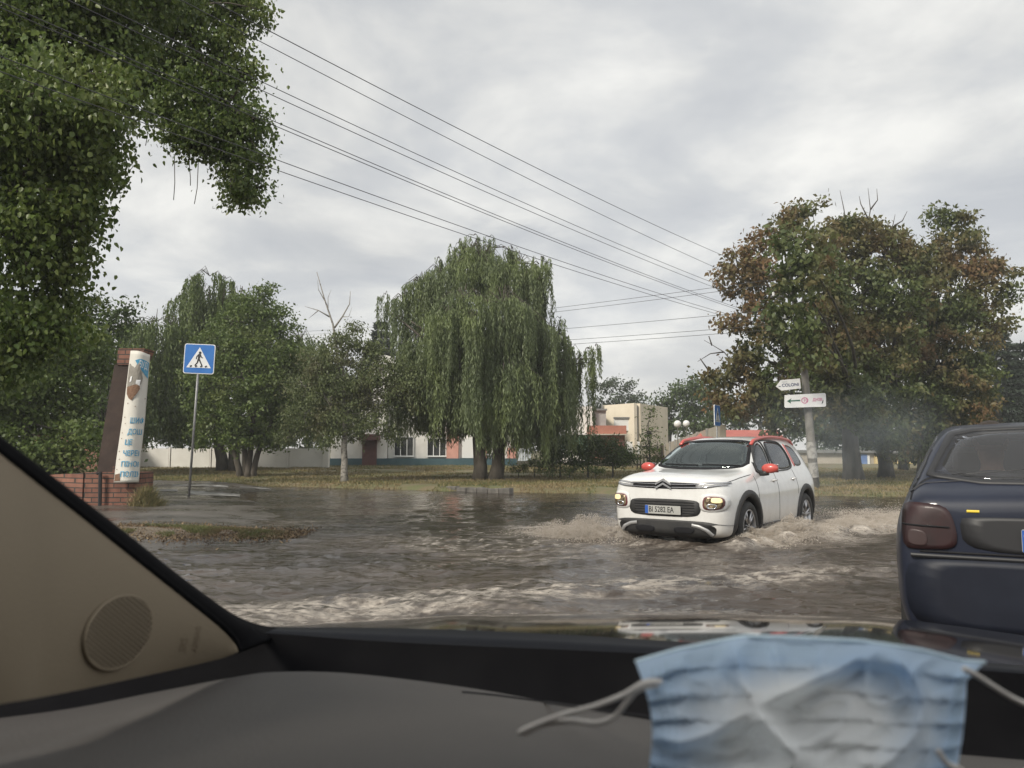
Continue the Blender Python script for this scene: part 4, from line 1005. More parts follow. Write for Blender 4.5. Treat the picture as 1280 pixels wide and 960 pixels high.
# ---------------- pedestrian crossing signs
m_blue_sign = pm('m_sign_blue', (.02, .13, .42), (.03, .16, .47), scale=4, rough=.35)
m_sign_white = pm('m_sign_white', (.66, .67, .68), (.74, .74, .74), scale=5, rough=.4)
m_black = pm('m_sign_black', (.015, .015, .016), rough=.5)
m_pole = pm('m_pole_metal', (.17, .17, .175), (.26, .26, .26), scale=9, rough=.5, metal=.4)
def rounded(w_, h_, r, n=5):
    out = []
    for cx, cz, a0 in ((w_ / 2 - r, h_ / 2 - r, 0), (-w_ / 2 + r, h_ / 2 - r, 90), (-w_ / 2 + r, -h_ / 2 + r, 180), (w_ / 2 - r, -h_ / 2 + r, 270)):
        for i in range(n + 1):
            a = R(a0 + 90 * i / n); out.append((cx + r * math.cos(a), cz + r * math.sin(a)))
    return out
def crossing_sign(base, height, size, rz, tilt, label, group=None):
    r = empty('pedestrian_sign', base, rz, label, 'road sign', group)
    top = Vector((math.tan(tilt) * height, 0, height))
    mb = MB(); mb.tube([(0, .02, -.15), (top.x, .02, height)], .03, 12); mb.build('pole', m_pole, r, smooth=True)
    M0 = Matrix.Translation(Vector((top.x, 0, height - size / 2 + .02))) @ Matrix.Rotation(tilt * .9, 4, 'Y')
    s = size
    mb = MB(); mb.prism(rounded(s, s, s * .07), -.012, .012, M0); pl = mb.build('sign_plate', m_sign_white, r)
    mb = MB(); mb.prism(rounded(s * .95, s * .95, s * .06), -.0165, -.0125, M0); mb.build('blue_field', m_blue_sign, pl)
    mb = MB(); mb.prism([(-.40 * s, -.30 * s), (.40 * s, -.30 * s), (0, .39 * s)], -.0205, -.017, M0); mb.build('white_triangle', m_sign_white, pl)
    mb = MB()
    def lim(pts, w0, w1=None):
        w1 = w1 or w0
        (x0, z0), (x1, z1) = pts
        d = math.hypot(x1 - x0, z1 - z0); nx, nz = -(z1 - z0) / d, (x1 - x0) / d
        mb.prism([((x0 + nx * w0) * s, (z0 + nz * w0) * s), ((x1 + nx * w1) * s, (z1 + nz * w1) * s), ((x1 - nx * w1) * s, (z1 - nz * w1) * s), ((x0 - nx * w0) * s, (z0 - nz * w0) * s)], -.0245 - mb_k[0], -.021 - mb_k[0], M0); mb_k[0] += .0004
    mb_k = [0]
    mb.prism([(.045 * s * math.cos(t) + .02 * s, .045 * s * math.sin(t) + .205 * s) for t in [2 * PI * i / 12 for i in range(12)]], -.0245, -.021, M0)
    lim(((.02, .20), (.012, .13)), .018); lim(((.01, .16), (-.015, -.02)), .045, .03)               # trunk
    lim(((.0, -.01), (.055, -.12)), .026, .02); lim(((.055, -.12), (.115, -.24)), .02, .016)      # legs
    lim(((-.02, -.01), (-.05, -.13)), .026, .02); lim(((-.05, -.13), (-.13, -.23)), .02, .016)
    lim(((.03, .14), (.075, .05)), .017); lim(((.075, .05), (.125, .03)), .014)           # arms
    lim(((-.02, .14), (-.085, .07)), .017); lim(((-.085, .07), (-.09, -.01)), .014)
    for x in (-.25, -.08, .09, .24): lim(((x - .035, -.265), (x + .03, -.235)), .022)      # stripes
    mb.build('walking_figure', m_black, pl)
    mb = MB(); mb.box((top.x, .02, height - size * .25), (.16, .02, .03)); mb.box((top.x, .02, height - size * .75), (.16, .02, .03)); mb.build('bracket', m_steel, r)
    return r
b1 = G(235.5, 620, .10); hgt1 = P(247, 431, b1.y).z - b1.z
crossing_sign(b1, hgt1, .77, R(4), math.atan(7.5 / 190), 'blue and white pedestrian crossing sign on a leaning grey pole, the large near one')
b2 = gnd(898, 26); crossing_sign(b2, P(898, 507, 26).z - b2.z, .72, R(60), 0, 'small distant pedestrian crossing sign seen almost edge-on behind the white car')
b3 = gnd(981, 31)
r = empty('road_sign', b3, R(82), 'thin white sign seen edge-on left of the utility pole', 'road sign')
mb = MB(); h3 = P(981, 529, 31).z - b3.z; mb.tube([(0, 0, -.1), (0, 0, h3)], .03, 8); mb.build('pole', m_steel, r)
mb = MB(); mb.prism([(.33 * math.cos(t), h3 - .3 + .33 * math.sin(t)) for t in [2 * PI * i / 24 for i in range(24)]], -.06, -.035); mb.build('sign_plate', m_sign_white, r)

# ---------------- brick wall, column and leaning price board
m_brick = brick_mat('m_brick', (.185, .082, .060), (.26, .125, .088), (.05, .045, .04), bw=.30, bh=.098, ms=.011)
WY = 16.0
wb0 = P(177, 632, WY)
zg = P(177, 634, WY).z
low = empty('brick_wall', Vector((P(120, 632, WY).x, WY + .2, zg)), 0, 'low red brick wall at the foot of the leaning board', 'wall')
part = facade_fn(WY, low)
part('wall', 104, 590.5, 176.5, 636, m_brick, .55)
part('wall', 140, 583, 154, 590.3, m_brick, .5, .02)
# left run bends away from the road
a = P(104, 591, WY); b = P(20, 596, WY + 1.2)
mb = MB()
lo_ = [Vector((a.x, a.y, zg - .1)), Vector((b.x, b.y, zg - .1))]; hi_ = [Vector((a.x, a.y, a.z)), Vector((b.x, b.y, b.z))]
th = Vector((.08, .5, 0))
vs = [v - low.location for v in (lo_[0], lo_[1], hi_[1], hi_[0])]; vs += [v + th for v in vs]
mb.add(vs, [(0, 1, 2, 3), (7, 6, 5, 4), (0, 4, 5, 1), (1, 5, 6, 2), (2, 6, 7, 3), (3, 7, 4, 0)]); mb.build('wall', m_brick, low)
mb = MB()
# masonry column: dark left flank, bricks showing at the top, leaning face
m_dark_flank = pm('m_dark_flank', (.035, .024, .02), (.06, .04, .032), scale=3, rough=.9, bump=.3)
col = empty('brick_column', Vector((P(148, 588, WY + .3).x, WY + .3, P(148, 588, WY + .3).z)), 0, 'tall tapering dark brick column carrying the leaning white board', 'column')
def ringp(pts): return [p - col.location for p in pts]
mb = MB()
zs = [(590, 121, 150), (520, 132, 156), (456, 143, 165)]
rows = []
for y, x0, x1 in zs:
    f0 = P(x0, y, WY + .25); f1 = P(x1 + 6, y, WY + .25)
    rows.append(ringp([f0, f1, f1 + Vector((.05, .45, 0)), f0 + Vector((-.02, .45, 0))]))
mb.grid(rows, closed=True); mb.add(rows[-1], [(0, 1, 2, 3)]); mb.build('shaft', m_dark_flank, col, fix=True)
mb = MB(); rows = []
for y, x0, x1 in ((456, 146, 172), (435.5, 147.5, 181)):
    f0 = P(x0, y, WY + .22); f1 = P(x1, y, WY + .22)
    rows.append(ringp([f0, f1, f1 + Vector((0, .45, 0)), f0 + Vector((0, .45, 0))]))
mb.grid(rows, closed=True); mb.add(rows[-1], [(0, 1, 2, 3)]); mb.build('brick_top', m_brick, col)
mb = MB()                                                     # steel edge bar
mb.tube(ringp([P(121, 592, WY - .1), P(125.5, 590, WY - .1), P(124.5, 640, WY - .1)]), .035, 6); mb.build('bent_bar', m_black, col)
# board: curved sheet
m_board = pm('m_board', (.56, .54, .49), (.68, .66, .60), scale=2.2, rough=.6, bump=.1, lo=.3, hi=.7, detail=9)
def board_pt(u, v, off=0.0):
    """u 0..1 left to right, v 0 (top) .. 1 (bottom), off towards the viewer"""
    lx = [(0, 163.5, 438.5), (.45, 153, 525), (.8, 145.5, 575), (1, 142.5, 603)]
    rx_ = [(0, 187.5, 443.5), (.45, 181, 525), (.8, 175.5, 575), (1, 173.5, 603)]
    def ip(t, l, k): return np.interp(t, [a[0] for a in l], [a[k] for a in l])
    top_lift = 1.8 * math.sin(PI * min(1, u * 1.1)) * (1 - v)
    x = ip(v, lx, 1) * (1 - u) + ip(v, rx_, 1) * u; y = ip(v, lx, 2) * (1 - u) + ip(v, rx_, 2) * u - top_lift
    Yd = WY - .14 + .22 * (u - .35) ** 2 * 2.2 - .10 * v
    return P(x, y, Yd - off)
bl = board_pt(0, 1)
brd = empty('price_board', bl, 0, 'curved white price board with flaking blue lettering and a torn grey patch', 'sign')
rows = [[board_pt(u / 14, v / 40) - bl for u in range(15)] for v in range(41)]
mb = MB(); mb.grid(rows); pnl = mb.build('panel', m_board, brd, smooth=True); sm = pnl.modifiers.new('s', 'SOLIDIFY'); sm.thickness = .012; sm.offset = 0
m_blue_text = pm('m_blue_letters', (.05, .27, .46), (.16, .40, .55), scale=14, rough=.6, lo=.45, hi=.7)
def wrap_text(body, u0, v0, hv, du, name='lettering', mat=None, bold=.012, slant=0):
    vs, fs = text_mesh(body, 1.0, bold)
    H = .72
    out = []
    for x, y, z in vs:
        u = u0 + x / H * du; out.append((u, v0 - y / H * hv + slant * x))
    keep = [f for f in fs if max(out[i][0] for i in f) < .985]
    mb = MB(); mb.add([board_pt(u, v, .018) - bl for u, v in out], keep)
    o = mb.build(name, mat or m_blue_text, pnl, fix=False)
    return o
for body, v0, u0 in (('ШИФЕ', .47, .34), ('ДОШ', .565, .30), ('ЦЕ', .655, .24), ('ЧЕРЕП', .75, .22), ('ПІНОП', .845, .2), ('ПОЛІК', .935, .2)):
    wrap_text(body, u0, v0 - .005, .046, .185, bold=.018)
mb = MB()                                                     # blue arc and letters at the top
arc = [board_pt(.28 + .7 * t, .075 - .028 * math.sin(PI * (t * .6 + .15)), .016) - bl for t in [i / 12 for i in range(13)]]
arc2 = [board_pt(.45 + .53 * t, .055 + .11 * (.35 + .65 * t), .016) - bl for t in [i / 12 for i in range(13)]]
mb.grid([arc, arc2]); mb.build('blue_emblem', m_blue_text, pnl)
wrap_text('БУД', .5, .085, .045, .15, mat=m_sign_white)
m_torn = pm('m_torn_grey', (.22, .205, .18), (.28, .26, .23), scale=9, rough=.95, bump=.5)
m_torn2 = pm('m_torn_brown', (.16, .085, .05), (.24, .15, .10), scale=25, rough=.95, bump=.9)
def patch(uv, name, mat, off):
    c_ = (sum(p[0] for p in uv) / len(uv), sum(p[1] for p in uv) / len(uv))
    n = len(uv); mb = MB(); rings = []
    for k in (0.02, .35, .7, 1):
        rings.append([board_pt(c_[0] + (u - c_[0]) * k, c_[1] + (v - c_[1]) * k, off) - bl for u, v in uv])
    mb.grid(rings, closed=True); mb.build(name, mat, pnl)
patch([(.02, .085), (.5, .075), (.62, .12), (.75, .17), (.70, .21), (.55, .235), (.3, .25), (.05, .26), (.02, .2)], 'torn_patch', m_torn, .020)
patch([(.03, .235), (.3, .225), (.6, .21), (.66, .245), (.55, .275), (.42, .30), (.3, .325), (.16, .31), (.05, .28)], 'bare_patch', m_torn2, .027)
patch([(.44, .19), (.66, .185), (.62, .225), (.42, .215)], 'torn_scrap', m_sign_white, .032); patch([(.14, .17), (.22, .165), (.2, .2), (.12, .205)], 'torn_scrap', m_sign_white, .032)
patch([(.0, .93), (.2, .92), (.22, .985), (.0, .99)], 'torn_patch', m_torn2, .02)
for u, v in ((.14, .34), (.08, .43), (.14, .48), (.06, .56), (.07, .61), (.05, .72), (.1, .79), (.92, .3), (.9, .46), (.04, .88), (.5, .36)):
    patch([(u, v), (u + .035, v + .001), (u + .03, v + .008), (u - .005, v + .007)], 'rust_spot', m_torn2, .016)
# straw tuft at the wall corner
def tuft_pts(n):
    c_ = P(182, 634, WY - .1); x = c_.x + rng.normal(.05, .12, n); y = c_.y + rng.normal(-.05, .15, n); return x, y, np.full(n, zg) + rng.uniform(0, .35, n) * np.exp(-((x - c_.x) / .14) ** 2)
tag(blades(3500, tuft_pts, .05, .22, .006, 'dry_grass_tuft', m_grass, lean=.7), 'dry straw coloured grass tuft at the right corner of the brick wall', 'grass', kind='stuff')

# ---------------- utility pole with signs, lamp and wires
PY = 23.0
pb0 = gnd(1019, PY)
upole = empty('utility_pole', pb0, 0, 'weathered grey concrete utility pole carrying two direction signs and the wires', 'pole')
m_polec = pm('m_pole_concrete', (.13, .12, .11), (.21, .2, .18), scale=4, rough=.9, bump=.5, bscale=20)
ptop = P(984, 322, PY)
mid = [P(1019, 613, PY), P(1013, 545, PY), P(1006, 470, PY), P(998, 405, PY), P(984, 322, PY)]
mid[0].z = pb0.z - .2
mb = MB(); mb.tube([p - pb0 for p in mid], [.15, .125, .105, .09, .07], 12); mb.build('shaft', m_polec, upole, smooth=True)
m_paper = pm('m_old_posters', (.20, .19, .175), (.34, .33, .31), scale=6, rough=.9, lo=.45, hi=.55)
mb = MB()
for t0, t1 in ((.02, .18), (.3, .55), (.62, .9)):
    p0 = mid[0].lerp(mid[1], t0) - pb0; p1 = mid[0].lerp(mid[1], t1) - pb0
    mb.tube([p0, p1], [.148, .138], 12, cap=False)
mb.build('poster_scraps', m_paper, upole, smooth=True)
def arm(y, half):
    c_ = np.interp(y, [322, 405, 470], [984, 998, 1006]); p = P(c_, y, PY) - pb0
    mb = MB(); mb.tube([p + Vector((-half, -.16, 0)), p + Vector((half, -.16, 0))], .035, 6); o = mb.build('crossarm', m_pole, upole)
    for sx in (-.9, -.35, .35, .9):
        mb = MB(); q = p + Vector((half * sx, -.16, .0)); mb.lathe([(0, 0), (.03, .0), (.045, .05), (.03, .07), (.045, .10), (.02, .14), (0, .15)], 8, Matrix.Translation(q)); mb.build('insulator', m_sign_white, o, smooth=True)
arm(345, .75); arm(372, .75); arm(400, .5)
la = P(1003, 392, PY) - pb0; lb = P(1012, 374, PY - .4) - pb0
mb = MB(); mb.tube([P(994, 385, PY) - pb0, P(1000, 378, PY - .2) - pb0, lb], .025, 8); mb.build('lamp_arm', m_pole, upole, smooth=True)
mb = MB(); mb.tube([P(1006, 379, PY - .4) - pb0, P(1013, 373, PY - .4) - pb0, P(1020, 368, PY - .4) - pb0, P(1028, 364, PY - .4) - pb0], [.03, .085, .09, .03], 10); mb.build('lamp_head', m_globe, upole, smooth=True)
# direction signs are fixed to the pole
def px_plate(name, pts, Y, th, mat, parent, loc0):
    f = [P(x, y, Y) - loc0 for x, y in pts]; bk = [p + Vector((0, th, 0)) for p in f]; n = len(pts)
    mb = MB(); mb.add(f + bk, [tuple(range(n)), tuple(range(2 * n - 1, n - 1, -1))] + [(i, (i + 1) % n, (i + 1) % n + n, i + n) for i in range(n)])
    return mb.build(name, mat, parent)
SY = PY - .26
s1l = P(985, 481, SY)
s1 = empty('direction_sign', s1l, 0, 'small white arrow-shaped sign with blue letters, upper one on the pole', 'sign', 'direction signs on the utility pole')
pl1 = px_plate('sign_plate', [(970, 483.2), (976.2, 475.2), (1000, 473), (1001.2, 485.3), (977, 488.3)], SY, .03, m_sign_white, s1, s1l)
def px_text(body, px, py, hpx, Y, mat, parent, loc0, rot=0.0, sx=1.0, bold=.02, name='lettering'):
    vs, fs = text_mesh(body, 1.0, bold, align='LEFT', sx=sx)
    s = hpx / .72; c_, s_ = math.cos(rot), math.sin(rot)
    mb = MB(); mb.add([P(px + (x * c_ - y * s_) * s, py - (x * s_ + y * c_) * s, Y) - loc0 for x, y, z in vs], fs)
    return mb.build(name, mat, parent, fix=False)
m_navy = pm('m_navy', (.03, .05, .14), rough=.5); m_pinkt = pm('m_pink_letters', (.55, .10, .26), (.5, .2, .3), scale=30, rough=.5); m_greent = pm('m_green_arrow', (.02, .10, .065), rough=.5)
px_text('COLONI', 977.2, 482.0, 3.9, SY - .006, m_navy, pl1, s1l, rot=.07, sx=1.02)
px_plate('dash', [(973.3, 482.8), (976, 482.5), (976, 483.3), (973.3, 483.5)], SY - .008, .004, m_navy, pl1, s1l)
px_plate('arrow_bar', [(977, 477.2), (984, 476.9), (984, 477.5), (977, 477.9)], SY - .008, .004, pm('m_grey_ink', (.4, .42, .45), rough=.5), pl1, s1l)
s2l = P(1006, 501, SY)
s2 = empty('direction_sign', s2l, 0, 'wide white sign with a green arrow and pink lettering, lower one on the pole', 'sign', 'direction signs on the utility pole')
pl2 = px_plate('sign_plate', [(981, 494.0), (1031, 491.2), (1032.4, 493), (1032.6, 507.2), (1031.5, 508.3), (982, 509.8), (980.8, 508.6)], SY, .03, m_sign_white, s2, s2l)
px_plate('arrow', [(983.8, 501.4), (989.5, 497.8), (988.0, 500.4), (1000.3, 499.6), (1000.3, 501.3), (988, 501.9), (989, 504.6)], SY - .008, .004, m_greent, pl2, s2l)
mb = MB()
cp = [P(1006 + 4.4 * math.cos(t), 500.5 + 3.9 * math.sin(t), SY - .006) - s2l for t in [2 * PI * i / 20 for i in range(20)]]; cq = [P(1006 + 3.4 * math.cos(t), 500.5 + 2.9 * math.sin(t), SY - .006) - s2l for t in [2 * PI * i / 20 for i in range(20)]]
mb.grid([cp, cq], closed=True); mb.build('ring_logo', m_pinkt, pl2)
px_text('10', 1004, 500.6, 4.2, SY - .009, m_pinkt, pl2, s2l, rot=.05); px_text('ДНІВ', 1015.6, 499.9, 3.4, SY - .006, m_pinkt, pl2, s2l, rot=.05)
px_plate('dark_mark', [(1027.2, 504.2), (1028.2, 500.8), (1029.4, 499.6), (1028.8, 503.6), (1027.2, 505)], SY - .008, .004, m_black, pl2, s2l)

m_wire = pm('m_wire', (.06, .06, .064), rough=.6)
def wire(a, b, sag, label, r=.011, group='overhead wires'):
    pts = []
    for i in range(41):
        t = i / 40; p = a.lerp(b, t); p = p - Vector((0, 0, sag * 4 * t * (1 - t))); pts.append(p)
    mb = MB(); o0 = a.copy(); mb.tube([p - o0 for p in pts], r, 5)
    o = mb.build('overhead_wire', m_wire, None, smooth=True, fix=False); o.location = o0
    return tag(o, label, 'wire', group)
def wire_px(p0, p1, lab, sag=.18, YA=7.5, r=.005):
    # extend the photographed line to both supports
    (x0, y0), (x1, y1) = p0, p1
    a = P(x0, y0, YA); b = P(x1, y1, PY - .16)
    d = (b - a); a2 = a - d * .55
    return wire(a2, b, sag * 2.2, lab, r)
wl_ = [((345, 0), (986, 352), 'topmost wire, crossing the sky to the pole top'), ((190, -62), (979, 370), 'second wire from the top, single and thin'),
       ((190, -6), (972, 383), 'upper of the close pair of wires in the middle of the bundle'), ((190, 6), (976, 389), 'lower of the close pair of wires in the middle of the bundle'),
       ((190, 42), (985, 405), 'wire running just below the close pair'), ((190, 48), (988, 408), 'wire almost touching the one below the close pair'),
       ((190, 98), (990, 414), 'faint wire, second lowest of those coming from the left tree'), ((152, 100), (992, 417), 'lowest wire coming out of the left tree, passing the top of the big willow')]
for a, b, l in wl_: wire_px(a, b, l)
for y0, y1, lab in ((346, 416, 'upper wire of the far pair going behind the willow'), (352, 420, 'lower wire of the far pair going behind the willow'), (385, 428, 'third far wire from the top, going behind the willow'), (404, 436, 'fourth far wire from the top, going behind the willow'), (410, 441, 'lowest far wire, going behind the willow')):
    wire(P(990, y0, PY - .1), P(330, y1, 60), .35, lab, .008, 'far wires running left behind the willow')
# ================================================================ CARS
m_white_car = pm('m_car_white', (.69, .69, .675), (.73, .73, .715), scale=1.5, rough=.30, coat=.9, spec=.5)
m_clad = pm('m_cladding', (.018, .018, .019), (.032, .031, .03), scale=6, rough=.55, bump=.15, bscale=160)
m_carglass = glass_mat('m_car_glass', (.30, .34, .34), (.95, .97, 1), 1.6, .0)
m_rubber = pm('m_rubber', (.012, .012, .012), (.022, .021, .02), scale=8, rough=.7)
m_chrome = pm('m_chrome', (.62, .62, .63), rough=.14, metal=1)
m_rim = pm('m_rim', (.42, .42, .43), rough=.3, metal=.9)
m_redp = pm('m_red_trim', (.48, .07, .055), rough=.35, coat=.6)
m_dark = pm('m_dark_inner', (.012, .012, .013), rough=.8)
m_skid = pm('m_skid', (.34, .34, .34), rough=.35, metal=.3)
m_seat = pm('m_seat', (.03, .03, .032), (.05, .05, .05), scale=8, rough=.9)
m_lampglass = glass_mat('m_lamp_glass', (.85, .85, .85), ior=1.45)
m_lit = pm('m_lit_lamp', (.9, .8, .5), emit=(1.0, .66, .24), estr=.32, rough=.3)
m_plate = pm('m_plate', (.33, .33, .31), (.40, .40, .38), scale=6, rough=.4)
m_plateblue = pm('m_plate_blue', (.02, .09, .38), rough=.4)
m_plateyel = pm('m_plate_yellow', (.70, .52, .05), rough=.4)
m_ink = pm('m_ink', (.012, .012, .014), rough=.7, spec=.2)
m_bezel = pm('m_bezel', (.13, .025, .03), rough=.3, coat=.5)

def loft_body(secs, sub=2, edge=.12):
    """secs: (x, zb, w1, w2, wbelt, zbelt, w3, ztop). Cabin when ztop > zbelt + .2"""
    rows = []
    for x, zb, w1, w2, wb, zbl, w3, zt in secs:
        half = [(0, zb), (w1 * .6, zb), (w1 * .92, zb + .01), (w1, zb + .12), (w1 * 1.005, zb + (zbl - zb) * .45), (w2, zb + (zbl - zb) * .78), (wb, zbl)]
        half += [(wb + (w3 - wb) * .5, zbl + (zt - zbl) * .5), (w3, zt - (zt - zbl) * edge - .005), (w3 * .86, zt - .012), (w3 * .5, zt), (0, zt + .008)]
        ring = [(x, y, z) for y, z in half] + [(x, -y, z) for y, z in half[-2:0:-1]]
        rows.append(ring)
    mb = MB(); mb.grid(rows, closed=True)
    n = len(rows[0]); m = len(rows)
    for r, dx_ in ((0, .0), (m - 1, .0)):
        ring = rows[r]; cz = sum(p[2] for p in ring) / n
        inner = [(p[0], p[1] * .6, cz + (p[2] - cz) * .6) for p in ring]
        b = len(mb.v); mb.v.extend(inner)
        for k in range(n):
            f = [r * n + k, r * n + (k + 1) % n, b + (k + 1) % n, b + k]
            mb.f.append(f if r else f[::-1]); mb.mi.append(0)
        h = n // 2
        for k in range(h - 1):                                     # ladder of quads across the cap
            q = [b + k, b + k + 1, b + (n - k - 1) % n, b + (n - k) % n]
            q = list(dict.fromkeys(q))
            mb.f.append(q); mb.mi.append(0)
        mb.f.append([b + h - 1, b + h, b + h + 1]); mb.mi.append(0)
    me = mb.mesh('body')
    bm = bmesh.new(); bm.from_mesh(me); bmesh.ops.recalc_face_normals(bm, faces=bm.faces); bm.to_mesh(me); bm.free()
    o = link('body', me)
    s = o.modifiers.new('s', 'SUBSURF'); s.levels = sub; s.render_levels = sub
    return baked(o)

def resample(poly, n=64, r=None):
    """round the corners of a closed outline (Chaikin) and resample"""
    pts = [Vector(p) for p in poly]
    for _ in range(3 if r is None else r):
        q = []
        for i in range(len(pts)):
            a, b = pts[i], pts[(i + 1) % len(pts)]
            q += [a.lerp(b, .2), a.lerp(b, .8)] if _ == 0 else [a.lerp(b, .25), a.lerp(b, .75)]
        pts = q
    d = [0]
    for i in range(len(pts)): d.append(d[-1] + (pts[(i + 1) % len(pts)] - pts[i]).length)
    out = []
    for k in range(n):
        t = d[-1] * k / n
        i = max(j for j in range(len(pts)) if d[j] <= t + 1e-9)
        f = (t - d[i]) / max(1e-9, d[i + 1] - d[i]); out.append(pts[i].lerp(pts[(i + 1) % len(pts)], f))
    return out
class Skin:
    """projects outlines drawn in the side (x, z) or end (y, z) view on to the body surface"""
    def __init__(s, o):
        bm = bmesh.new(); bm.from_mesh(o.data); s.bvh = BVHTree.FromBMesh(bm); bm.free()
    def hit(s, p, axis, sgn):
        if axis == 'y': org = Vector((p[0], 3 * sgn, p[1])); d = Vector((0, -sgn, 0))
        elif axis == 'x': org = Vector((4 * sgn, p[0], p[1])); d = Vector((-sgn, 0, 0))
        else: org = Vector((p[0], p[1], 4)); d = Vector((0, 0, -1))
        loc, nor, i, dist = s.bvh.ray_cast(org, d)
        if loc is None:
            loc, nor, i, dist = s.bvh.find_nearest(Vector((p[0], .8 * sgn, p[1])) if axis == 'y' else Vector((2.0 * sgn, p[0], p[1])))
        if nor.dot(-d) < 0: nor = -nor
        return loc, nor
    def panel(s, name, poly, axis, sgn, mat, parent, off=.004, thick=.006, rings=5, rounds=None, n=64, cx=None):
        ol = resample(poly, n, rounds); c = sum(ol, Vector((0, 0))) / len(ol)
        if cx is not None: c = Vector(cx)
        R_ = []
        for k in range(rings + 1):
            f = max(.02, k / rings); R_.append([])
            for p in ol:
                loc, nor = s.hit(c + (p - c) * f, axis, sgn)
                R_[-1].append(loc + nor * off)
            last = [s.hit(p, axis, sgn) for p in ol]
        R_.append([l + nn * (off - thick) for l, nn in last])
        mb = MB(); mb.grid(R_, closed=True); mb.add(R_[0], [tuple(range(len(ol)))])
        return mb.build(name, mat, parent, smooth=True)
    def band(s, name, outer, inner, axis, sgn, mat, parent, off=.012, thick=.02, n=64, rounds=None):
        a = resample(outer, n, rounds); b = resample(inner, n, rounds)
        rows = []
        def ln(f, o_):
            r = []
            for p, q in zip(a, b):
                loc, nor = s.hit(p.lerp(q, f), axis, sgn); r.append(loc + nor * o_)
            return r
        rows = [ln(0, off - thick), ln(0, off), ln(.5, off * 1.15), ln(1, off), ln(1, off - thick)]
        mb = MB(); mb.grid(rows, closed=True)
        return mb.build(name, mat, parent, smooth=True)
    def strip(s, name, path, w_, axis, sgn, mat, parent, off=.002, n=30):
        pts = [Vector(p) for p in path]; d = [0]
        for i in range(len(pts) - 1): d.append(d[-1] + (pts[i + 1] - pts[i]).length)
        rows = [[], [], [], []]
        for k in range(n + 1):
            t = d[-1] * k / n; i = max(j for j in range(len(pts) - 1) if d[j] <= t + 1e-9)
            f = (t - d[i]) / max(1e-9, d[i + 1] - d[i]); p = pts[i].lerp(pts[i + 1], f); tg = (pts[i + 1] - pts[i]).normalized(); nn = Vector((-tg.y, tg.x))
            for j, (o_, q) in enumerate(((-1, off - .006), (-1, off), (1, off), (1, off - .006))):
                loc, nor = s.hit(p + nn * w_ * .5 * o_, axis, sgn); rows[j].append(loc + nor * q)
        mb = MB(); mb.grid(rows)
        return mb.build(name, mat, parent, smooth=True)
def cut(o, cutter, solver='EXACT'):
    me = cutter.mesh('cut')
    bm = bmesh.new(); bm.from_mesh(me); bmesh.ops.recalc_face_normals(bm, faces=bm.faces); bm.to_mesh(me); bm.free()
    c = link('cutter', me)
    def bb(me_):
        a = np.empty(len(me_.vertices) * 3); me_.vertices.foreach_get('co', a); a = a.reshape(-1, 3)
        return np.abs(a).max(0)
    keep_ = o.data.copy(); lim_ = bb(keep_) + .01
    for slv, self_ in (('EXACT', False), ('EXACT', True), ('FAST', False)):
        o.data = keep_.copy()
        m = o.modifiers.new('b', 'BOOLEAN'); m.object = c; m.operation = 'DIFFERENCE'; m.solver = slv
        if slv == 'EXACT': m.use_self = self_
        baked(o)
        if len(o.data.polygons) > .5 * len(keep_.polygons) and np.all(bb(o.data) <= lim_): break
        print('cut retry', slv, self_)
    bpy.data.objects.remove(c)
def shrink(poly, f=.965):
    c = (sum(p[0] for p in poly) / len(poly), sum(p[1] for p in poly) / len(poly))
    return [(c[0] + (p[0] - c[0]) * f, c[1] + (p[1] - c[1]) * f) for p in poly]
def wheel(parent, loc, side, r=.33, w_=.21, spokes=5, rimr=.225, ang=0):
    e_ = bpy.data.objects.new('wheel', None); C.objects.link(e_); e_.parent = parent; e_.location = loc
    M0 = Matrix.Rotation(-PI / 2 * side, 4, 'X')
    mb = MB(); h = w_ / 2
    mb.lathe([(rimr, -h + .01), (rimr + .02, -h), (r * .9, -h), (r * .985, -h + .03), (r, -h + .05), (r, h - .05), (r * .985, h - .03), (r * .9, h), (rimr + .02, h), (rimr, h - .012)], 40, M0)
    mb.build('tyre', m_rubber, e_, smooth=True)
    mb = MB(); mb.lathe([(rimr, -h + .01), (rimr, h - .012), (rimr - .012, h - .006), (rimr - .025, h - .03), (rimr - .03, -h + .02)], 40, M0)
    for k in range(spokes):
        for dk in (-.13, .13):
            a = 2 * PI * k / spokes + ang + dk
            a2 = 2 * PI * k / spokes + ang + dk * 1.5
            p0 = M0 @ Vector((.05 * math.cos(a), .05 * math.sin(a), h - .035)); p1 = M0 @ Vector(((rimr - .015) * math.cos(a2), (rimr - .015) * math.sin(a2), h - .02))
            mb.tube([p0, p1], [.022, .014], 6)
    mb.lathe([(0, h - .015), (.035, h - .018), (.06, h - .03), (.065, h - .06)], 16, M0)
    mb.build('rim', m_rim, e_, smooth=True)
    mb = MB(); mb.lathe([(0, -.01), (rimr - .05, -.01), (rimr - .03, -.02)], 24, M0); mb.build('brake_disc', m_dark, e_)
    return e_
def seat_set(parent, xs, seat_z=.55, rear_x=None):
    for (x, y) in xs:
        mb = MB(); mb.box((x, y, seat_z), (.5, .46, .16)); M0 = Matrix.Rotation(R(-14), 3, 'Y')
        mb.box((x - .30, y, seat_z + .32), (.13, .46, .62), M=M0); mb.box((x - .38, y, seat_z + .72), (.09, .26, .17), M=M0)
        mb.build('seat', m_seat, parent, bevel=.03)

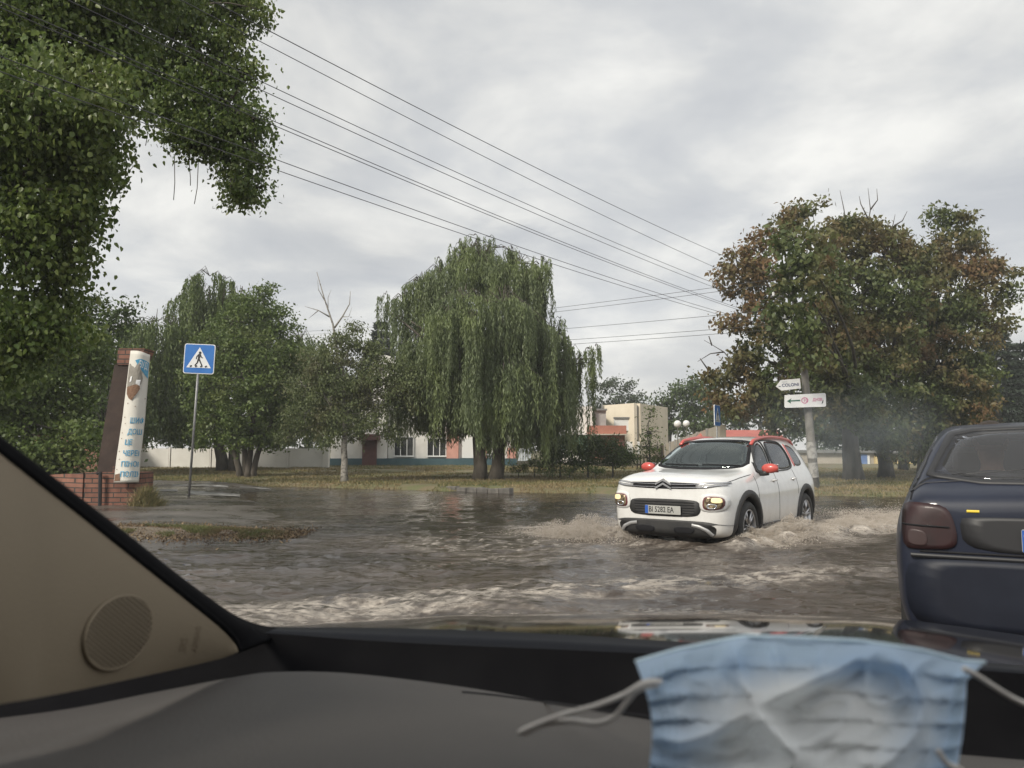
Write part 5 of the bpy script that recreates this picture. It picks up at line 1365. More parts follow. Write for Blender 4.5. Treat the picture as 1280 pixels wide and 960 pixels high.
# ---- people seated in cars
m_skin = pm('m_skin', (.36, .20, .14), (.42, .25, .18), scale=8, rough=.55)
m_hair = pm('m_hair', (.02, .014, .01), (.04, .028, .02), scale=30, rough=.7)
m_shirt = pm('m_shirt', (.025, .028, .035), (.04, .042, .05), scale=10, rough=.9)
def seated(name, loc, rz, label, drive=True):
    """driver: bottom on the seat, hands on the wheel; local +x is forward"""
    root = empty(name, loc, rz, label, 'person')
    J = {}
    vs = []; rad = []; ed = []
    def j(n_, p, r, par=None):
        J[n_] = len(vs); vs.append(p); rad.append(r)
        if par: ed.append((J[par], J[n_]))
    j('pelvis', (0, 0, .12), .15); j('waist', (-.05, 0, .28), .135, 'pelvis'); j('chest', (-.10, 0, .46), .155, 'waist'); j('neckb', (-.10, 0, .60), .075, 'chest')
    j('neck', (-.085, 0, .67), .055, 'neckb'); j('jaw', (-.06, 0, .73), .072, 'neck'); j('skull', (-.065, 0, .82), .095, 'jaw'); j('top', (-.07, 0, .875), .07, 'skull')
    j('nose', (.035, 0, .775), .018, 'jaw')
    for s in (1, -1):
        a = str(s)
        j('sh' + a, (-.10, .17 * s, .55), .072, 'chest'); j('el' + a, (.08, .26 * s, .34) if drive else (-.04, .24 * s, .30), .048, 'sh' + a); j('wr' + a, (.34, .17 * s, .42) if drive else (.20, .13 * s, .24), .03, 'el' + a); j('ha' + a, (.41, .16 * s, .45) if drive else (.27, .11 * s, .23), .036, 'wr' + a)
        j('hip' + a, (.06, .10 * s, .10), .10, 'pelvis'); j('kn' + a, (.46, .14 * s, .16), .07, 'hip' + a); j('an' + a, ((.66 if drive else .48), .12 * s, -.20), .045, 'kn' + a); j('to' + a, ((.80 if drive else .62), .12 * s, -.20), .04, 'an' + a)
        j('ear' + a, (-.07, .095 * s, .79), .018, 'skull')
    me = bpy.data.meshes.new('body'); me.from_pydata(vs, ed, [])
    o = link('body', me, None, root)
    m = o.modifiers.new('k', 'SKIN'); m.use_smooth_shade = True
    for i, v in enumerate(me.skin_vertices[0].data):
        v.radius = (rad[i], rad[i]); v.use_root = i == 0
    s_ = o.modifiers.new('s', 'SUBSURF'); s_.levels = 2; s_.render_levels = 2
    baked(o); o.data.materials.clear(); o.data.materials.append(m_skin); o.data.materials.append(m_shirt)
    for p in o.data.polygons:
        c = p.center
        p.material_index = 0 if (c.z > .63 or (c.x > .28 and c.z > .3)) else 1
        p.use_smooth = True
    for s in (1, -1):                                               # fingers closed round the wheel rim
        for k in range(4):
            mb = MB(); y = (.16 if drive else .11) * s; x = .42 if drive else .27; zq = 0 if drive else -.22
            mb.tube([(x, y - .03 + .02 * k, .46 + zq), (x + .045, y - .03 + .02 * k, .475 + zq), (x + .06, y - .03 + .02 * k, .45 + zq), (x + .04, y - .03 + .02 * k, .435 + zq)], [.010, .009, .008, .007], 6); mb.build('finger', m_skin, root, smooth=True)
    mb = MB(); mb.sphere((-.078, 0, .845), (.105, .092, .088), 18, 12)
    mb.build('hair', m_hair, root, smooth=True)
    mb = MB()
    for s in (1, -1): mb.sphere((.02, .032 * s, .80), .011, 8, 6)
    mb.build('eyes', m_hair, root, smooth=True)
    return root

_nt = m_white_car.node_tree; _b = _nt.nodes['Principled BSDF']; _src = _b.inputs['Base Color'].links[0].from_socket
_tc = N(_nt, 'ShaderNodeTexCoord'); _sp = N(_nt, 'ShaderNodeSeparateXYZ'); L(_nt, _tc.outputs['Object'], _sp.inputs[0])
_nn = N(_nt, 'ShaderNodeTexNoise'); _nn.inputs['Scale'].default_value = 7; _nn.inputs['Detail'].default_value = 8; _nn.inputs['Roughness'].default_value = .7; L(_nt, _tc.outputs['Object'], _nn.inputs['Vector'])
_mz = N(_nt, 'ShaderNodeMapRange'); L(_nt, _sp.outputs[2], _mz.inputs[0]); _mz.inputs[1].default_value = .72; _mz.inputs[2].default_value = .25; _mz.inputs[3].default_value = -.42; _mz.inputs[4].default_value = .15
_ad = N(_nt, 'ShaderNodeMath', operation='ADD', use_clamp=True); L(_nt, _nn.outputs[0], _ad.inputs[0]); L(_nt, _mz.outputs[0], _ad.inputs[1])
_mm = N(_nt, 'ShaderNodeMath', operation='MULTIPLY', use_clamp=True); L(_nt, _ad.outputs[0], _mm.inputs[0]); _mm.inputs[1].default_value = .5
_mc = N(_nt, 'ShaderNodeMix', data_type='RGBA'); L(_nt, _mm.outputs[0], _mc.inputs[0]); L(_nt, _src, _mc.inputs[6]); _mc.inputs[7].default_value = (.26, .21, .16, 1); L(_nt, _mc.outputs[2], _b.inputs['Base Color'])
# ------------------------------------------------ white crossover
CZ = -.13
car = empty('white_car', (CARO.x, CARO.y, CZ), math.atan2(CH.y, CH.x), 'white compact crossover with red roof rails and mirror driving through the flood, headlights on', 'car')
W = [(2.09, .30, .52, .52, .49, .94, .30, .985), (2.06, .27, .68, .70, .64, .955, .42, 1.005), (1.99, .23, .79, .80, .745, .965, .55, 1.03), (1.85, .21, .845, .855, .79, .975, .62, 1.055), (1.6, .20, .87, .88, .815, .985, .66, 1.075),
     (1.25, .20, .885, .893, .83, 1.0, .68, 1.095), (1.02, .20, .885, .895, .825, 1.015, .70, 1.11), (.90, .20, .885, .895, .815, 1.03, .73, 1.15), (.62, .20, .885, .89, .80, 1.04, .69, 1.335), (.33, .20, .88, .885, .795, 1.05, .635, 1.49), (.12, .20, .88, .885, .795, 1.055, .615, 1.55), (-.35, .20, .88, .885, .795, 1.065, .61, 1.60),
     (-.95, .20, .88, .887, .80, 1.075, .60, 1.605), (-1.35, .20, .885, .893, .80, 1.085, .59, 1.585), (-1.72, .21, .875, .885, .79, 1.09, .575, 1.545), (-1.86, .24, .86, .87, .77, 1.08, .57, 1.47), (-1.98, .28, .82, .83, .74, 1.06, .60, 1.22), (-2.05, .32, .76, .77, .69, .98, .55, 1.08), (-2.08, .36, .60, .60, .55, .90, .45, .97)]
body = loft_body(W)
sk = Skin(body)
# outlines, side view (x, z)
win_f = [(.80, 1.055), (.10, 1.075), (.06, 1.50), (.26, 1.46), (.50, 1.34)]
win_q = [(.92, 1.05), (.82, 1.055), (.56, 1.29), (.60, 1.29)]
win_f = [(.70, 1.06), (.10, 1.075), (.03, 1.505), (.22, 1.47), (.50, 1.33), (.70, 1.17)]
win_r = [(.00, 1.078), (-.98, 1.095), (-.88, 1.50), (-.45, 1.525), (-.06, 1.51)]
win_c = [(-1.08, 1.11), (-1.55, 1.15), (-1.42, 1.44), (-1.00, 1.49)]
wind = [(-.70, 1.13), (.70, 1.13), (.60, 1.34), (.52, 1.515), (0, 1.535), (-.52, 1.515), (-.60, 1.34)]
rearw = [(-.56, 1.16), (.56, 1.16), (.47, 1.46), (0, 1.475), (-.47, 1.46)]
sol = body.modifiers.new('s', 'SOLIDIFY'); sol.thickness = .03; sol.offset = -1
baked(body)
cm = MB()
for w_ in (win_f, win_r, win_c):
    ol = [tuple(p) for p in resample(shrink(w_, .95), 32)]
    cm.prism(ol, -1.2, 1.2)
cut(body, cm)
cm = MB()
ol = [tuple(p) for p in resample(shrink(wind, .96), 32)]
n_ = len(ol); cm.add([Vector((.05, y, z)) for y, z in ol] + [Vector((1.6, y, z)) for y, z in ol], [tuple(range(n_)), tuple(range(2 * n_ - 1, n_ - 1, -1))] + [(i, (i + 1) % n_, (i + 1) % n_ + n_, i + n_) for i in range(n_)])
ol = [tuple(p) for p in resample(shrink(rearw, .94), 32)]
cm.add([Vector((-2.4, y, z)) for y, z in ol] + [Vector((-1.6, y, z)) for y, z in ol], [tuple(range(n_)), tuple(range(2 * n_ - 1, n_ - 1, -1))] + [(i, (i + 1) % n_, (i + 1) % n_ + n_, i + n_) for i in range(n_)])
cut(body, cm)
cm = MB()
AX = (1.28, -1.33)
for ax in AX:
    cm.prism([(ax + .425 * math.cos(t), .34 + .425 * math.sin(t)) for t in [2 * PI * i / 40 for i in range(40)]], -1.3, -.55); cm.prism([(ax + .425 * math.cos(t), .34 + .425 * math.sin(t)) for t in [2 * PI * i / 40 for i in range(40)]], .55, 1.3)
cut(body, cm)
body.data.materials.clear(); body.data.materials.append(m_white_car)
body.parent = car; body.data.polygons.foreach_set('use_smooth', [True] * len(body.data.polygons))
def autosmooth(o, ang=35):
    me = o.data; bm = bmesh.new(); bm.from_mesh(me)
    for e_ in bm.edges:
        if len(e_.link_faces) == 2 and e_.calc_face_angle(0) > R(ang): e_.smooth = False
    bm.to_mesh(me); bm.free()
autosmooth(body)
for s in (1, -1):
    sk.panel('side_window', win_f, 'y', s, m_carglass, car, off=.003)
    sk.panel('side_window', win_r, 'y', s, m_carglass, car, off=.003)
    sk.panel('quarter_window', win_c, 'y', s, m_carglass, car, off=.003)
    sk.band('window_trim', [(.80, 1.04), (.05, 1.055), (-1.02, 1.075), (-.90, 1.52), (-.40, 1.548), (.10, 1.53), (.30, 1.47), (.56, 1.32)], [(.73, 1.06), (.05, 1.072), (-.99, 1.092), (-.885, 1.503), (-.40, 1.53), (.08, 1.515), (.26, 1.455), (.52, 1.31)], 'y', s, m_clad, car, off=.005, thick=.008, rounds=2)
    sk.strip('window_pillar', [(.05, 1.07), (-.02, 1.51)], .055, 'y', s, m_ink, car, off=.006)
    sk.strip('mirror_corner', [(.70, 1.06), (.66, 1.20)], .10, 'y', s, m_ink, car, off=.005, n=6)
    sk.panel('red_louvre', [(-1.04, 1.12), (-1.12, 1.13), (-1.05, 1.48), (-.97, 1.485)], 'y', s, m_redp, car, off=.006, rounds=2)
    # door seams, sill, arches
    sk.strip('door_seam', [(.92, 1.02), (.90, .70), (.86, .36)], .011, 'y', s, m_ink, car, off=.0015)
    sk.strip('door_seam', [(.03, 1.06), (.02, .70), (.02, .36)], .011, 'y', s, m_ink, car, off=.0015)
    sk.strip('door_seam', [(-.86, 1.08), (-.92, .80), (-.90, .70)], .011, 'y', s, m_ink, car, off=.0015)
    sk.strip('sill_cladding', [(.90, .27), (-.92, .27)], .15, 'y', s, m_clad, car, off=.016)
    sk.strip('bonnet_seam', [(1.90, .95), (1.4, 1.005), (.98, 1.04)], .007, 'y', s, m_ink, car, off=.0015)
    for ax in AX:
        out_ = [(ax + .505 * math.cos(t), .34 + .505 * math.sin(t)) for t in [R(-20) + R(220) * i / 20 for i in range(21)]]
        in_ = [(ax + .415 * math.cos(t), .34 + .415 * math.sin(t)) for t in [R(-20) + R(220) * i / 20 for i in range(21)]]
        rows = []
        for f, o_ in ((0, -.004), (.04, .012), (.5, .02), (.96, .014), (1.0, -.05)):
            r_ = []
            for a, b in zip(out_, in_):
                p = Vector(a).lerp(Vector(b), f)
                if f > .9:                                              # follow the body surface at the lip
                    p = Vector(a).lerp(Vector(b), min(f, .98))
                loc, nor = sk.hit(p, 'y', s); nor = Vector((0, s, 0)).lerp(nor, .4); r_.append(loc + nor * o_)
            rows.append(r_)
        mb = MB(); mb.grid(rows); mb.build('arch_cladding', m_clad, car, smooth=True)
        mb = MB()                                                       # wheel housing
        rr_ = [[(ax + .424 * math.cos(t), y * s, .34 + .424 * math.sin(t)) for t in [R(-10) + R(200) * i / 20 for i in range(21)]] for y in (.86, .56)]
        mb.grid(rr_); mb.add([(ax + .424 * math.cos(t), .56 * s, .34 + .424 * math.sin(t)) for t in [R(-10) + R(200) * i / 20 for i in range(21)]], [tuple(range(21))]); mb.build('wheel_housing', m_dark, car)
    for hx in (.17, -.74):
        loc, nor = sk.hit((hx, .93), 'y', s)
        mb = MB(); mb.sphere((loc.x, loc.y - .0 * s, loc.z), (.06, .012, .032), 12, 8); h_ = mb.build('handle_cup', m_skid, car, smooth=True)
        mb = MB(); mb.tube([(loc.x - .085, loc.y + .02 * s, loc.z + .012), (loc.x - .06, loc.y + .034 * s, loc.z + .014), (loc.x + .07, loc.y + .034 * s, loc.z + .012), (loc.x + .09, loc.y + .018 * s, loc.z + .008)], .014, 8); mb.build('door_handle', m_white_car, car, smooth=True)
    # roof rail
    rp = []
    for x in np.linspace(.20, -1.55, 16):
        loc, nor = sk.hit((x, .565 * s), 'z', 1); rp.append(loc + Vector((0, 0, .038)))
    rp = [rp[0] + Vector((.10, 0, -.06))] + rp + [rp[-1] + Vector((-.12, 0, -.07))]
    mb = MB(); mb.tube(rp, .026, 8)
    mb.build('roof_rail', m_redp, car, smooth=True)
    # mirror
    loc, nor = sk.hit((.62, 1.07), 'y', s)
    mb = MB(); mb.sphere((loc.x + .03, loc.y + .17 * s, loc.z + .055), (.06, .12, .07), 20, 14)
    mir = mb.build('mirror', m_redp, car, smooth=True)
    mb = MB(); mb.tube([(loc.x, loc.y - .01 * s, loc.z - .02), (loc.x + .02, loc.y + .07 * s, loc.z - .03), (loc.x + .03, loc.y + .13 * s, loc.z + .0)], [.035, .028, .05], 8); mb.build('mirror_stalk', m_clad, mir, smooth=True)
    mb = MB(); mb.box((loc.x - .045, loc.y + .17 * s, loc.z + .055), (.01, .20, .12)); mb.build('mirror_glass', m_chrome, mir, bevel=.004)
    # lamps: slim running light above, rounded square headlight below
    sk.panel('running_light', [(.46 * s, .875), (.64 * s, .888), (.80 * s, .925), (.815 * s, .955), (.62 * s, .962), (.46 * s, .948)], 'x', 1, m_skid, car, off=.008, rounds=2)
    sk.strip('light_strip', [(.5 * s, .925), (.64 * s, .932), (.79 * s, .95)], .010, 'x', 1, pm('m_drl', (.9, .9, .9), emit=(1, 1, 1), estr=.1), car, off=.012, n=16)
    hd = [(.545 * s, .60), (.79 * s, .615), (.80 * s, .775), (.56 * s, .785)]
    hsh = sk.panel('headlight_recess', [(.50 * s, .575), (.84 * s, .59), (.835 * s, .81), (.52 * s, .82)], 'x', 1, m_white_car, car, off=.010, rounds=2)
    hb_ = sk.panel('headlight', hd, 'x', 1, m_bezel, car, off=.022, thick=.03, rounds=2)
    sk.panel('reflector', shrink(hd, .86), 'x', 1, pm('m_reflector', (.10, .07, .045), (.42, .34, .22), scale=22, rough=.25, metal=.6, lo=.4, hi=.6), hb_, off=.027, rounds=2)
    sk.panel('lit_reflector', [(.655 * s, .705), (.71 * s, .695), (.775 * s, .70), (.765 * s, .762), (.66 * s, .765)], 'x', 1, m_lit, hb_, off=.031, rounds=2)
    sk.band('fog_ring', [(.60 * s, .615), (.72 * s, .618), (.72 * s, .685), (.60 * s, .685)], [(.625 * s, .63), (.70 * s, .632), (.70 * s, .672), (.625 * s, .67)], 'x', 1, m_chrome, hb_, off=.03, thick=.006)
# centre of the face
sk.panel('upper_grille', [(-.62, .885), (-.3, .868), (0, .864), (.3, .868), (.62, .885), (.62, .945), (.3, .95), (0, .955), (-.3, .95), (-.62, .945)], 'x', 1, m_ink, car, off=.004, rounds=1, n=96)
for dz in (0, .042):
    for s in (1, -1):
        sk.strip('chrome_strip', [(.115 * s, .885 + dz), (.3 * s, .887 + dz), (.56 * s, .895 + dz), (.80 * s, .925 + dz * .6)], .010, 'x', 1, m_chrome, car, off=.016, n=24)
mb = MB()
def chevron(z0, wz):
    pts = []
    for y, z in ((-.115, z0), (0, z0 + .062), (.115, z0)):
        loc, nor = sk.hit((y, z), 'x', 1); pts.append(Vector((2.118, y, z)))
    t_ = .014
    vs = []
    for dxx in (0, -.03):
        for p in pts: vs.append(p + Vector((dxx, 0, t_))); 
        for p in pts: vs.append(p + Vector((dxx, 0, -t_)))
    mb.add(vs, [(0, 1, 4, 3), (1, 2, 5, 4), (6, 9, 10, 7), (7, 10, 11, 8), (0, 6, 7, 1), (1, 7, 8, 2), (3, 4, 10, 9), (4, 5, 11, 10), (0, 3, 9, 6), (2, 8, 11, 5)])
chevron(.925, 0); chevron(.872, 0)
mb.build('chevron_emblem', m_chrome, car)
low_g = [(-.47, .50), (.47, .50), (.53, .60), (.50, .715), (.3, .73), (-.3, .73), (-.50, .715), (-.53, .60)]
lg = sk.panel('lower_grille', low_g, 'x', 1, m_clad, car, off=.008, rounds=2)
for z in (.55, .585, .62, .655, .69): sk.strip('grille_bar', [(-.44, z), (.44, z)], .010, 'x', 1, m_ink, lg, off=.014, n=16)
# number plate
pln = bpy.data.objects.new('number_plate', None); C.objects.link(pln); pln.parent = car; pln.location = (2.135, -.0, .585); pln['label'] = 'white number plate reading BI 5282 EA'
mb = MB(); mb.prism(rounded(.52, .113, .01), -.004, .004, Matrix.Rotation(PI / 2, 4, 'Z')); mb.build('plate', m_plate, pln)
mb = MB(); mb.box((.0055, -.2355, 0), (.003, .045, .106)); mb.build('blue_band', m_plateblue, pln)
def plate_text(body, parent, y0, z0, h, x, mat, flip=1, sx=.9, bold=.012):
    vs, fs = text_mesh(body, 1.0, bold, sx=sx); s_ = h / .72
    mb = MB(); mb.add([(x, flip * (y0 + px_ * s_), z0 + py_ * s_) for px_, py_, _ in vs], fs); mb.build('lettering', mat, parent, fix=False)
plate_text('BI 5282 EA', pln, -.205, 0, .075, .0055, m_ink, 1, sx=.78)
# lower bumper
sk.panel('bumper_cladding', [(-.86, .27), (-.6, .20), (.6, .20), (.86, .27), (.88, .40), (.74, .42), (.58, .455), (-.58, .455), (-.74, .42), (-.88, .40)], 'x', 1, m_clad, car, off=.012, rounds=2, n=96)
for s in (1, -1):
    sk.strip('skid_plate', [(.40 * s, .40), (.50 * s, .385), (.60 * s, .34), (.66 * s, .28)], .045, 'x', 1, m_skid, car, off=.024, n=24)
    sk.panel('air_intake', [(.14 * s, .29), (.42 * s, .29), (.44 * s, .37), (.14 * s, .37)], 'x', 1, m_ink, car, off=.018)
sk.panel('windscreen', wind, 'x', 1, glass_mat('m_screen_glass', (.30, .34, .34), (.9, 1, .98), 2.1), car, off=.003, rounds=2, n=96)
sk.band('windscreen_seal', [(-.75, 1.105), (.75, 1.105), (.645, 1.34), (.56, 1.53), (0, 1.555), (-.56, 1.53), (-.645, 1.34)], [(-.69, 1.14), (.69, 1.14), (.59, 1.34), (.51, 1.51), (0, 1.527), (-.51, 1.51), (-.59, 1.34)], 'x', 1, m_ink, car, off=.002, thick=.004, n=96, rounds=2)
sk.panel('rear_window', rearw, 'x', -1, m_carglass, car, off=.003, rounds=2)
for s in (1, -1): sk.panel('rear_light', [(.50 * s, .80), (.78 * s, .82), (.76 * s, .98), (.52 * s, .98)], 'x', -1, m_bezel, car, off=.01)
for y0, y1 in ((.62, .05), (0, -.55)):
    pts = []
    for t in np.linspace(0, 1, 8):
        loc, nor = sk.hit((y0 + (y1 - y0) * t, 1.15 + .012 * t), 'x', 1); pts.append(loc + nor * .018)
    mb = MB(); mb.tube(pts, .009, 6); mb.build('wiper', m_ink, car, smooth=True)
for ax in AX:
    for s in (1, -1): wheel(car, (ax, .78 * s, .34), s, r=.35, rimr=.24, ang=.3 if ax > 0 else .9)
seat_set(car, [(-.15, .37), (-.15, -.37), (-.95, .37), (-.95, -.37)], .52)
mb = MB(); mb.box((.72, 0, .93), (.45, 1.35, .22)); mb.box((.0, 0, .28), (3.2, 1.3, .06)); mb.build('dashboard', m_dark, car, bevel=.03)
mb = MB()
Ms = Matrix.Translation((.40, .37, .95)) @ Matrix.Rotation(R(68), 4, 'Y')
ring = [Ms @ Vector((.18 * math.cos(t), .18 * math.sin(t), 0)) for t in [2 * PI * i / 24 for i in range(25)]]
mb.tube(ring, .015, 6); mb.tube([Ms @ Vector((0, .17, 0)), Ms @ Vector((0, -.17, 0))], .02, 6); mb.tube([Ms @ Vector((0, 0, 0)), Ms @ Vector((0, 0, .25))], .03, 6); mb.build('steering_wheel', m_dark, car, smooth=True)
Mw = Matrix.Translation((CARO.x, CARO.y, CZ)) @ Matrix.Rotation(math.atan2(CH.y, CH.x), 4, 'Z')
seated('person', Mw @ Vector((-.02, .37, .55)), math.atan2(CH.y, CH.x), 'driver of the white crossover, in dark clothes with both hands on the wheel')

# ------------------------------------------------ dark blue hatchback, seen from behind
m_blue_car = pm('m_car_blue', (.006, .009, .022), (.009, .013, .028), scale=3, rough=.5, coat=.3, spec=.35)
m_tglass = glass_mat('m_tinted_glass', (.9, .91, .93), (.85, .88, .95), 1.4, .02, dust=.07)
m_tail = pm('m_tail_red', (.026, .007, .008), (.015, .005, .006), scale=12, rough=.5, coat=.12)
m_tail2 = pm('m_tail_smoke', (.035, .018, .018), rough=.5, coat=.1)
BA = R(28)
bh = Vector((math.sin(BA), math.cos(BA), 0)); blv = Vector((-math.cos(BA), math.sin(BA), 0))
BO = Vector((2.72 + 2.08 * math.sin(BA), 3.69 + 2.08 * math.cos(BA), .0))
bc = empty('blue_hatchback', BO, math.atan2(bh.y, bh.x), 'dark blue hatchback seen from behind at the right edge, with tinted rear window', 'car')
Wb = [(2.10, .42, .45, .45, .40, .62, .25, .66), (2.06, .32, .64, .66, .60, .67, .42, .71), (1.92, .25, .77, .78, .73, .72, .55, .77), (1.6, .22, .81, .82, .77, .80, .62, .85), (1.2, .22, .82, .83, .78, .86, .66, .92), (.98, .22, .82, .83, .775, .90, .68, .97), (.84, .22, .82, .83, .77, .92, .68, 1.03),
      (.5, .22, .82, .83, .765, .94, .60, 1.27), (.25, .22, .82, .83, .765, .95, .565, 1.38), (-.2, .22, .82, .83, .765, .955, .56, 1.42), (-.9, .22, .82, .83, .765, .965, .56, 1.425), (-1.3, .23, .82, .83, .765, .975, .56, 1.405), (-1.50, .23, .82, .83, .765, .985, .585, 1.365), (-1.70, .25, .815, .825, .76, 1.0, .625, 1.215), (-1.86, .30, .81, .82, .755, 1.01, .67, 1.085),
      (-1.97, .26, .80, .81, .75, 1.0, .68, 1.055), (-2.05, .28, .785, .795, .74, .98, .66, 1.03), (-2.09, .31, .75, .755, .70, .94, .62, .985)]
bb = loft_body(Wb, edge=.05); sb_ = Skin(bb)
bwin_f = [(.60, .965), (-.02, .975), (-.04, 1.35), (.18, 1.33), (.40, 1.22)]
bwin_r = [(-.10, .978), (-.95, .99), (-.95, 1.36), (-.13, 1.36)]
bwin_c = [(-1.03, .995), (-1.52, 1.01), (-1.34, 1.30), (-1.03, 1.35)]
brear = [(-.64, 1.095), (.64, 1.095), (.555, 1.25), (.49, 1.355), (0, 1.375), (-.49, 1.355), (-.555, 1.25)]
bwind = [(-.64, 1.01), (.64, 1.01), (.56, 1.20), (.50, 1.34), (0, 1.36), (-.50, 1.34), (-.56, 1.20)]
so_ = bb.modifiers.new('s', 'SOLIDIFY'); so_.thickness = .018; so_.offset = -1; baked(bb)
cm = MB()
for w_ in (bwin_f, bwin_r, bwin_c): cm.prism([tuple(p) for p in resample(shrink(w_, .95), 32)], -1.2, 1.2)
cut(bb, cm)
cm = MB()
for ol, x0, x1 in ((brear, -2.5, -1.40), (bwind, .28, 1.6)):
    ol = [tuple(p) for p in resample(shrink(ol, .965), 32, 2)]; n_ = 32
    cm.add([Vector((x0, y, z)) for y, z in ol] + [Vector((x1, y, z)) for y, z in ol], [tuple(range(n_)), tuple(range(2 * n_ - 1, n_ - 1, -1))] + [(i, (i + 1) % n_, (i + 1) % n_ + n_, i + n_) for i in range(n_)])
cut(bb, cm)
cm = MB(); BAX = (1.25, -1.27)
for ax in BAX:
    for a, b in ((-1.3, -.55), (.55, 1.3)): cm.prism([(ax + .34 * math.cos(t), .30 + .34 * math.sin(t)) for t in [2 * PI * i / 40 for i in range(40)]], a, b)
cut(bb, cm)
bb.data.materials.clear(); bb.data.materials.append(m_blue_car); bb.parent = bc
bb.data.polygons.foreach_set('use_smooth', [True] * len(bb.data.polygons)); autosmooth(bb)
m_seal = pm('m_seal', (.02, .02, .022), rough=.5)
for s in (1, -1):
    for w_ in (bwin_f, bwin_r, bwin_c): sb_.panel('side_window', w_, 'y', s, m_tglass, bc, off=.003)
    sb_.strip('side_trim', [(1.0, .56), (-1.0, .56)], .06, 'y', s, m_clad, bc, off=.010)
    sb_.strip('gutter_trim', [(-1.56, 1.37), (-1.80, 1.15), (-1.90, 1.03)], .02, 'y', s, m_seal, bc, off=.006)
    # rear lamp clusters wrap round the corner
    lamp = sb_.panel('tail_light', [(.52 * s, .755), (.70 * s, .745), (.775 * s, .75), (.765 * s, .97), (.70 * s, .98), (.555 * s, .965)], 'x', -1, m_tail, bc, off=.012, rounds=2)
    sb_.panel('reversing_light', [(.66 * s, .76), (.755 * s, .765), (.75 * s, .85), (.67 * s, .84)], 'x', -1, m_tail2, lamp, off=.016, rounds=2)
sb_.panel('rear_window', brear, 'x', -1, m_tglass, bc, off=.004, rounds=1, n=96)
sb_.band('rear_window_seal', [(-.675, 1.075), (.675, 1.075), (.585, 1.25), (.52, 1.375), (0, 1.395), (-.52, 1.375), (-.585, 1.25)], [(-.64, 1.095), (.64, 1.095), (.555, 1.25), (.49, 1.355), (0, 1.375), (-.49, 1.355), (-.555, 1.25)], 'x', -1, m_seal, bc, off=.007, thick=.01, n=96, rounds=1)
pts = []
for t in np.linspace(0, 1, 8):
    loc, nor = sb_.hit((.02 - .42 * t, 1.115 + .02 * t), 'x', -1); pts.append(loc + nor * .02)
mb = MB(); mb.tube(pts, .008, 6); mb.lathe([(.0, .0), (.03, 0), (.025, .03), (0, .035)], 12, Matrix.Translation(pts[0]) @ Matrix.Rotation(-PI / 2, 4, 'Y')); mb.build('rear_wiper', m_ink, bc, smooth=True)
mb = MB(); loc, nor = sb_.hit((0, .955), 'x', -1); mb.lathe([(0, .012), (.012, .012), (.014, 0)], 14, Matrix.Translation(loc) @ Matrix.Rotation(-PI / 2, 4, 'Y')); mb.build('tailgate_lock', m_skid, bc, smooth=True)
for s in (1, -1):
    sb_.strip('tailgate_seam', [(.715 * s, 1.06), (.735 * s, .99)], .008, 'x', -1, m_ink, bc, off=.0015, n=8)
    sb_.strip('lamp_divider', [(.565 * s, .862), (.765 * s, .868)], .008, 'x', -1, m_ink, bc, off=.018, n=12)
sb_.panel('windscreen', bwind, 'x', 1, m_tglass, bc, off=.003, rounds=2)
sb_.panel('plate_recess', [(-.50, .74), (.50, .74), (.52, .89), (.50, .92), (-.50, .92), (-.52, .89)], 'x', -1, m_seal, bc, off=.003, rounds=2)
sb_.strip('tailgate_seam', [(-.70, .735), (.70, .735)], .012, 'x', -1, m_ink, bc, off=.002)
sb_.strip('bumper_line', [(-.74, .715), (.74, .715)], .02, 'x', -1, m_seal, bc, off=.02)
sb_.panel('bumper', [(-.755, .40), (-.6, .36), (.6, .36), (.755, .40), (.77, .69), (.55, .705), (-.55, .705), (-.77, .69)], 'x', -1, pm('m_bumper', (.007, .009, .017), (.011, .014, .024), scale=5, rough=.5, spec=.3), bc, off=.028, thick=.04, rounds=2)
sb_.panel('lower_valance', [(-.68, .31), (.68, .31), (.70, .37), (-.70, .37)], 'x', -1, m_ink, bc, off=.012)
bar_ = sb_.strip('badge', [(.43, .945), (.485, .945)], .012, 'x', -1, m_plateyel, bc, off=.004, n=6)
bp = bpy.data.objects.new('number_plate', None); C.objects.link(bp); bp.parent = bc
loc, nor = sb_.hit((0, .81), 'x', -1); bp.location = (loc.x - .014, 0, .81)
mb = MB(); mb.prism(rounded(.52, .113, .01), -.004, .004, Matrix.Rotation(PI / 2, 4, 'Z')); mb.build('plate', m_plate, bp)
mb = MB(); mb.box((-.006, .2355, 0), (.003, .045, .106)); bbn = mb.build('blue_band', m_plateblue, bp)
mb = MB(); mb.box((-.0085, .2355, .0255), (.002, .030, .008)); mb.build('yellow_flag_half', m_plateyel, bbn)
plate_text('UA', bbn, -.250, -.030, .022, -.009, m_plate, -1, sx=.8)
for ax in BAX:
    for s in (1, -1): wheel(bc, (ax, .72 * s, .30), s, r=.30, w_=.19, rimr=.19)
seat_set(bc, [(-.10, .36), (-.10, -.36)], .47)
mb = MB(); mb.box((-1.0, 0, .45), (.5, 1.25, .16)); mb.box((-1.32, 0, .72), (.13, 1.25, .50), M=Matrix.Rotation(R(-14), 3, 'Y')); mb.build('rear_bench', m_seat, bc, bevel=.03)
mb = MB(); mb.box((.72, 0, .84), (.35, 1.25, .18)); mb.box((.0, 0, .28), (3.0, 1.2, .05)); mb.build('dashboard', m_dark, bc, bevel=.03)
Mb = Matrix.Translation(BO) @ Matrix.Rotation(math.atan2(bh.y, bh.x), 4, 'Z')
seated('person', Mb @ Vector((.0, .33, .50)), math.atan2(bh.y, bh.x), 'driver of the dark blue hatchback, mostly hidden by the front headrest')
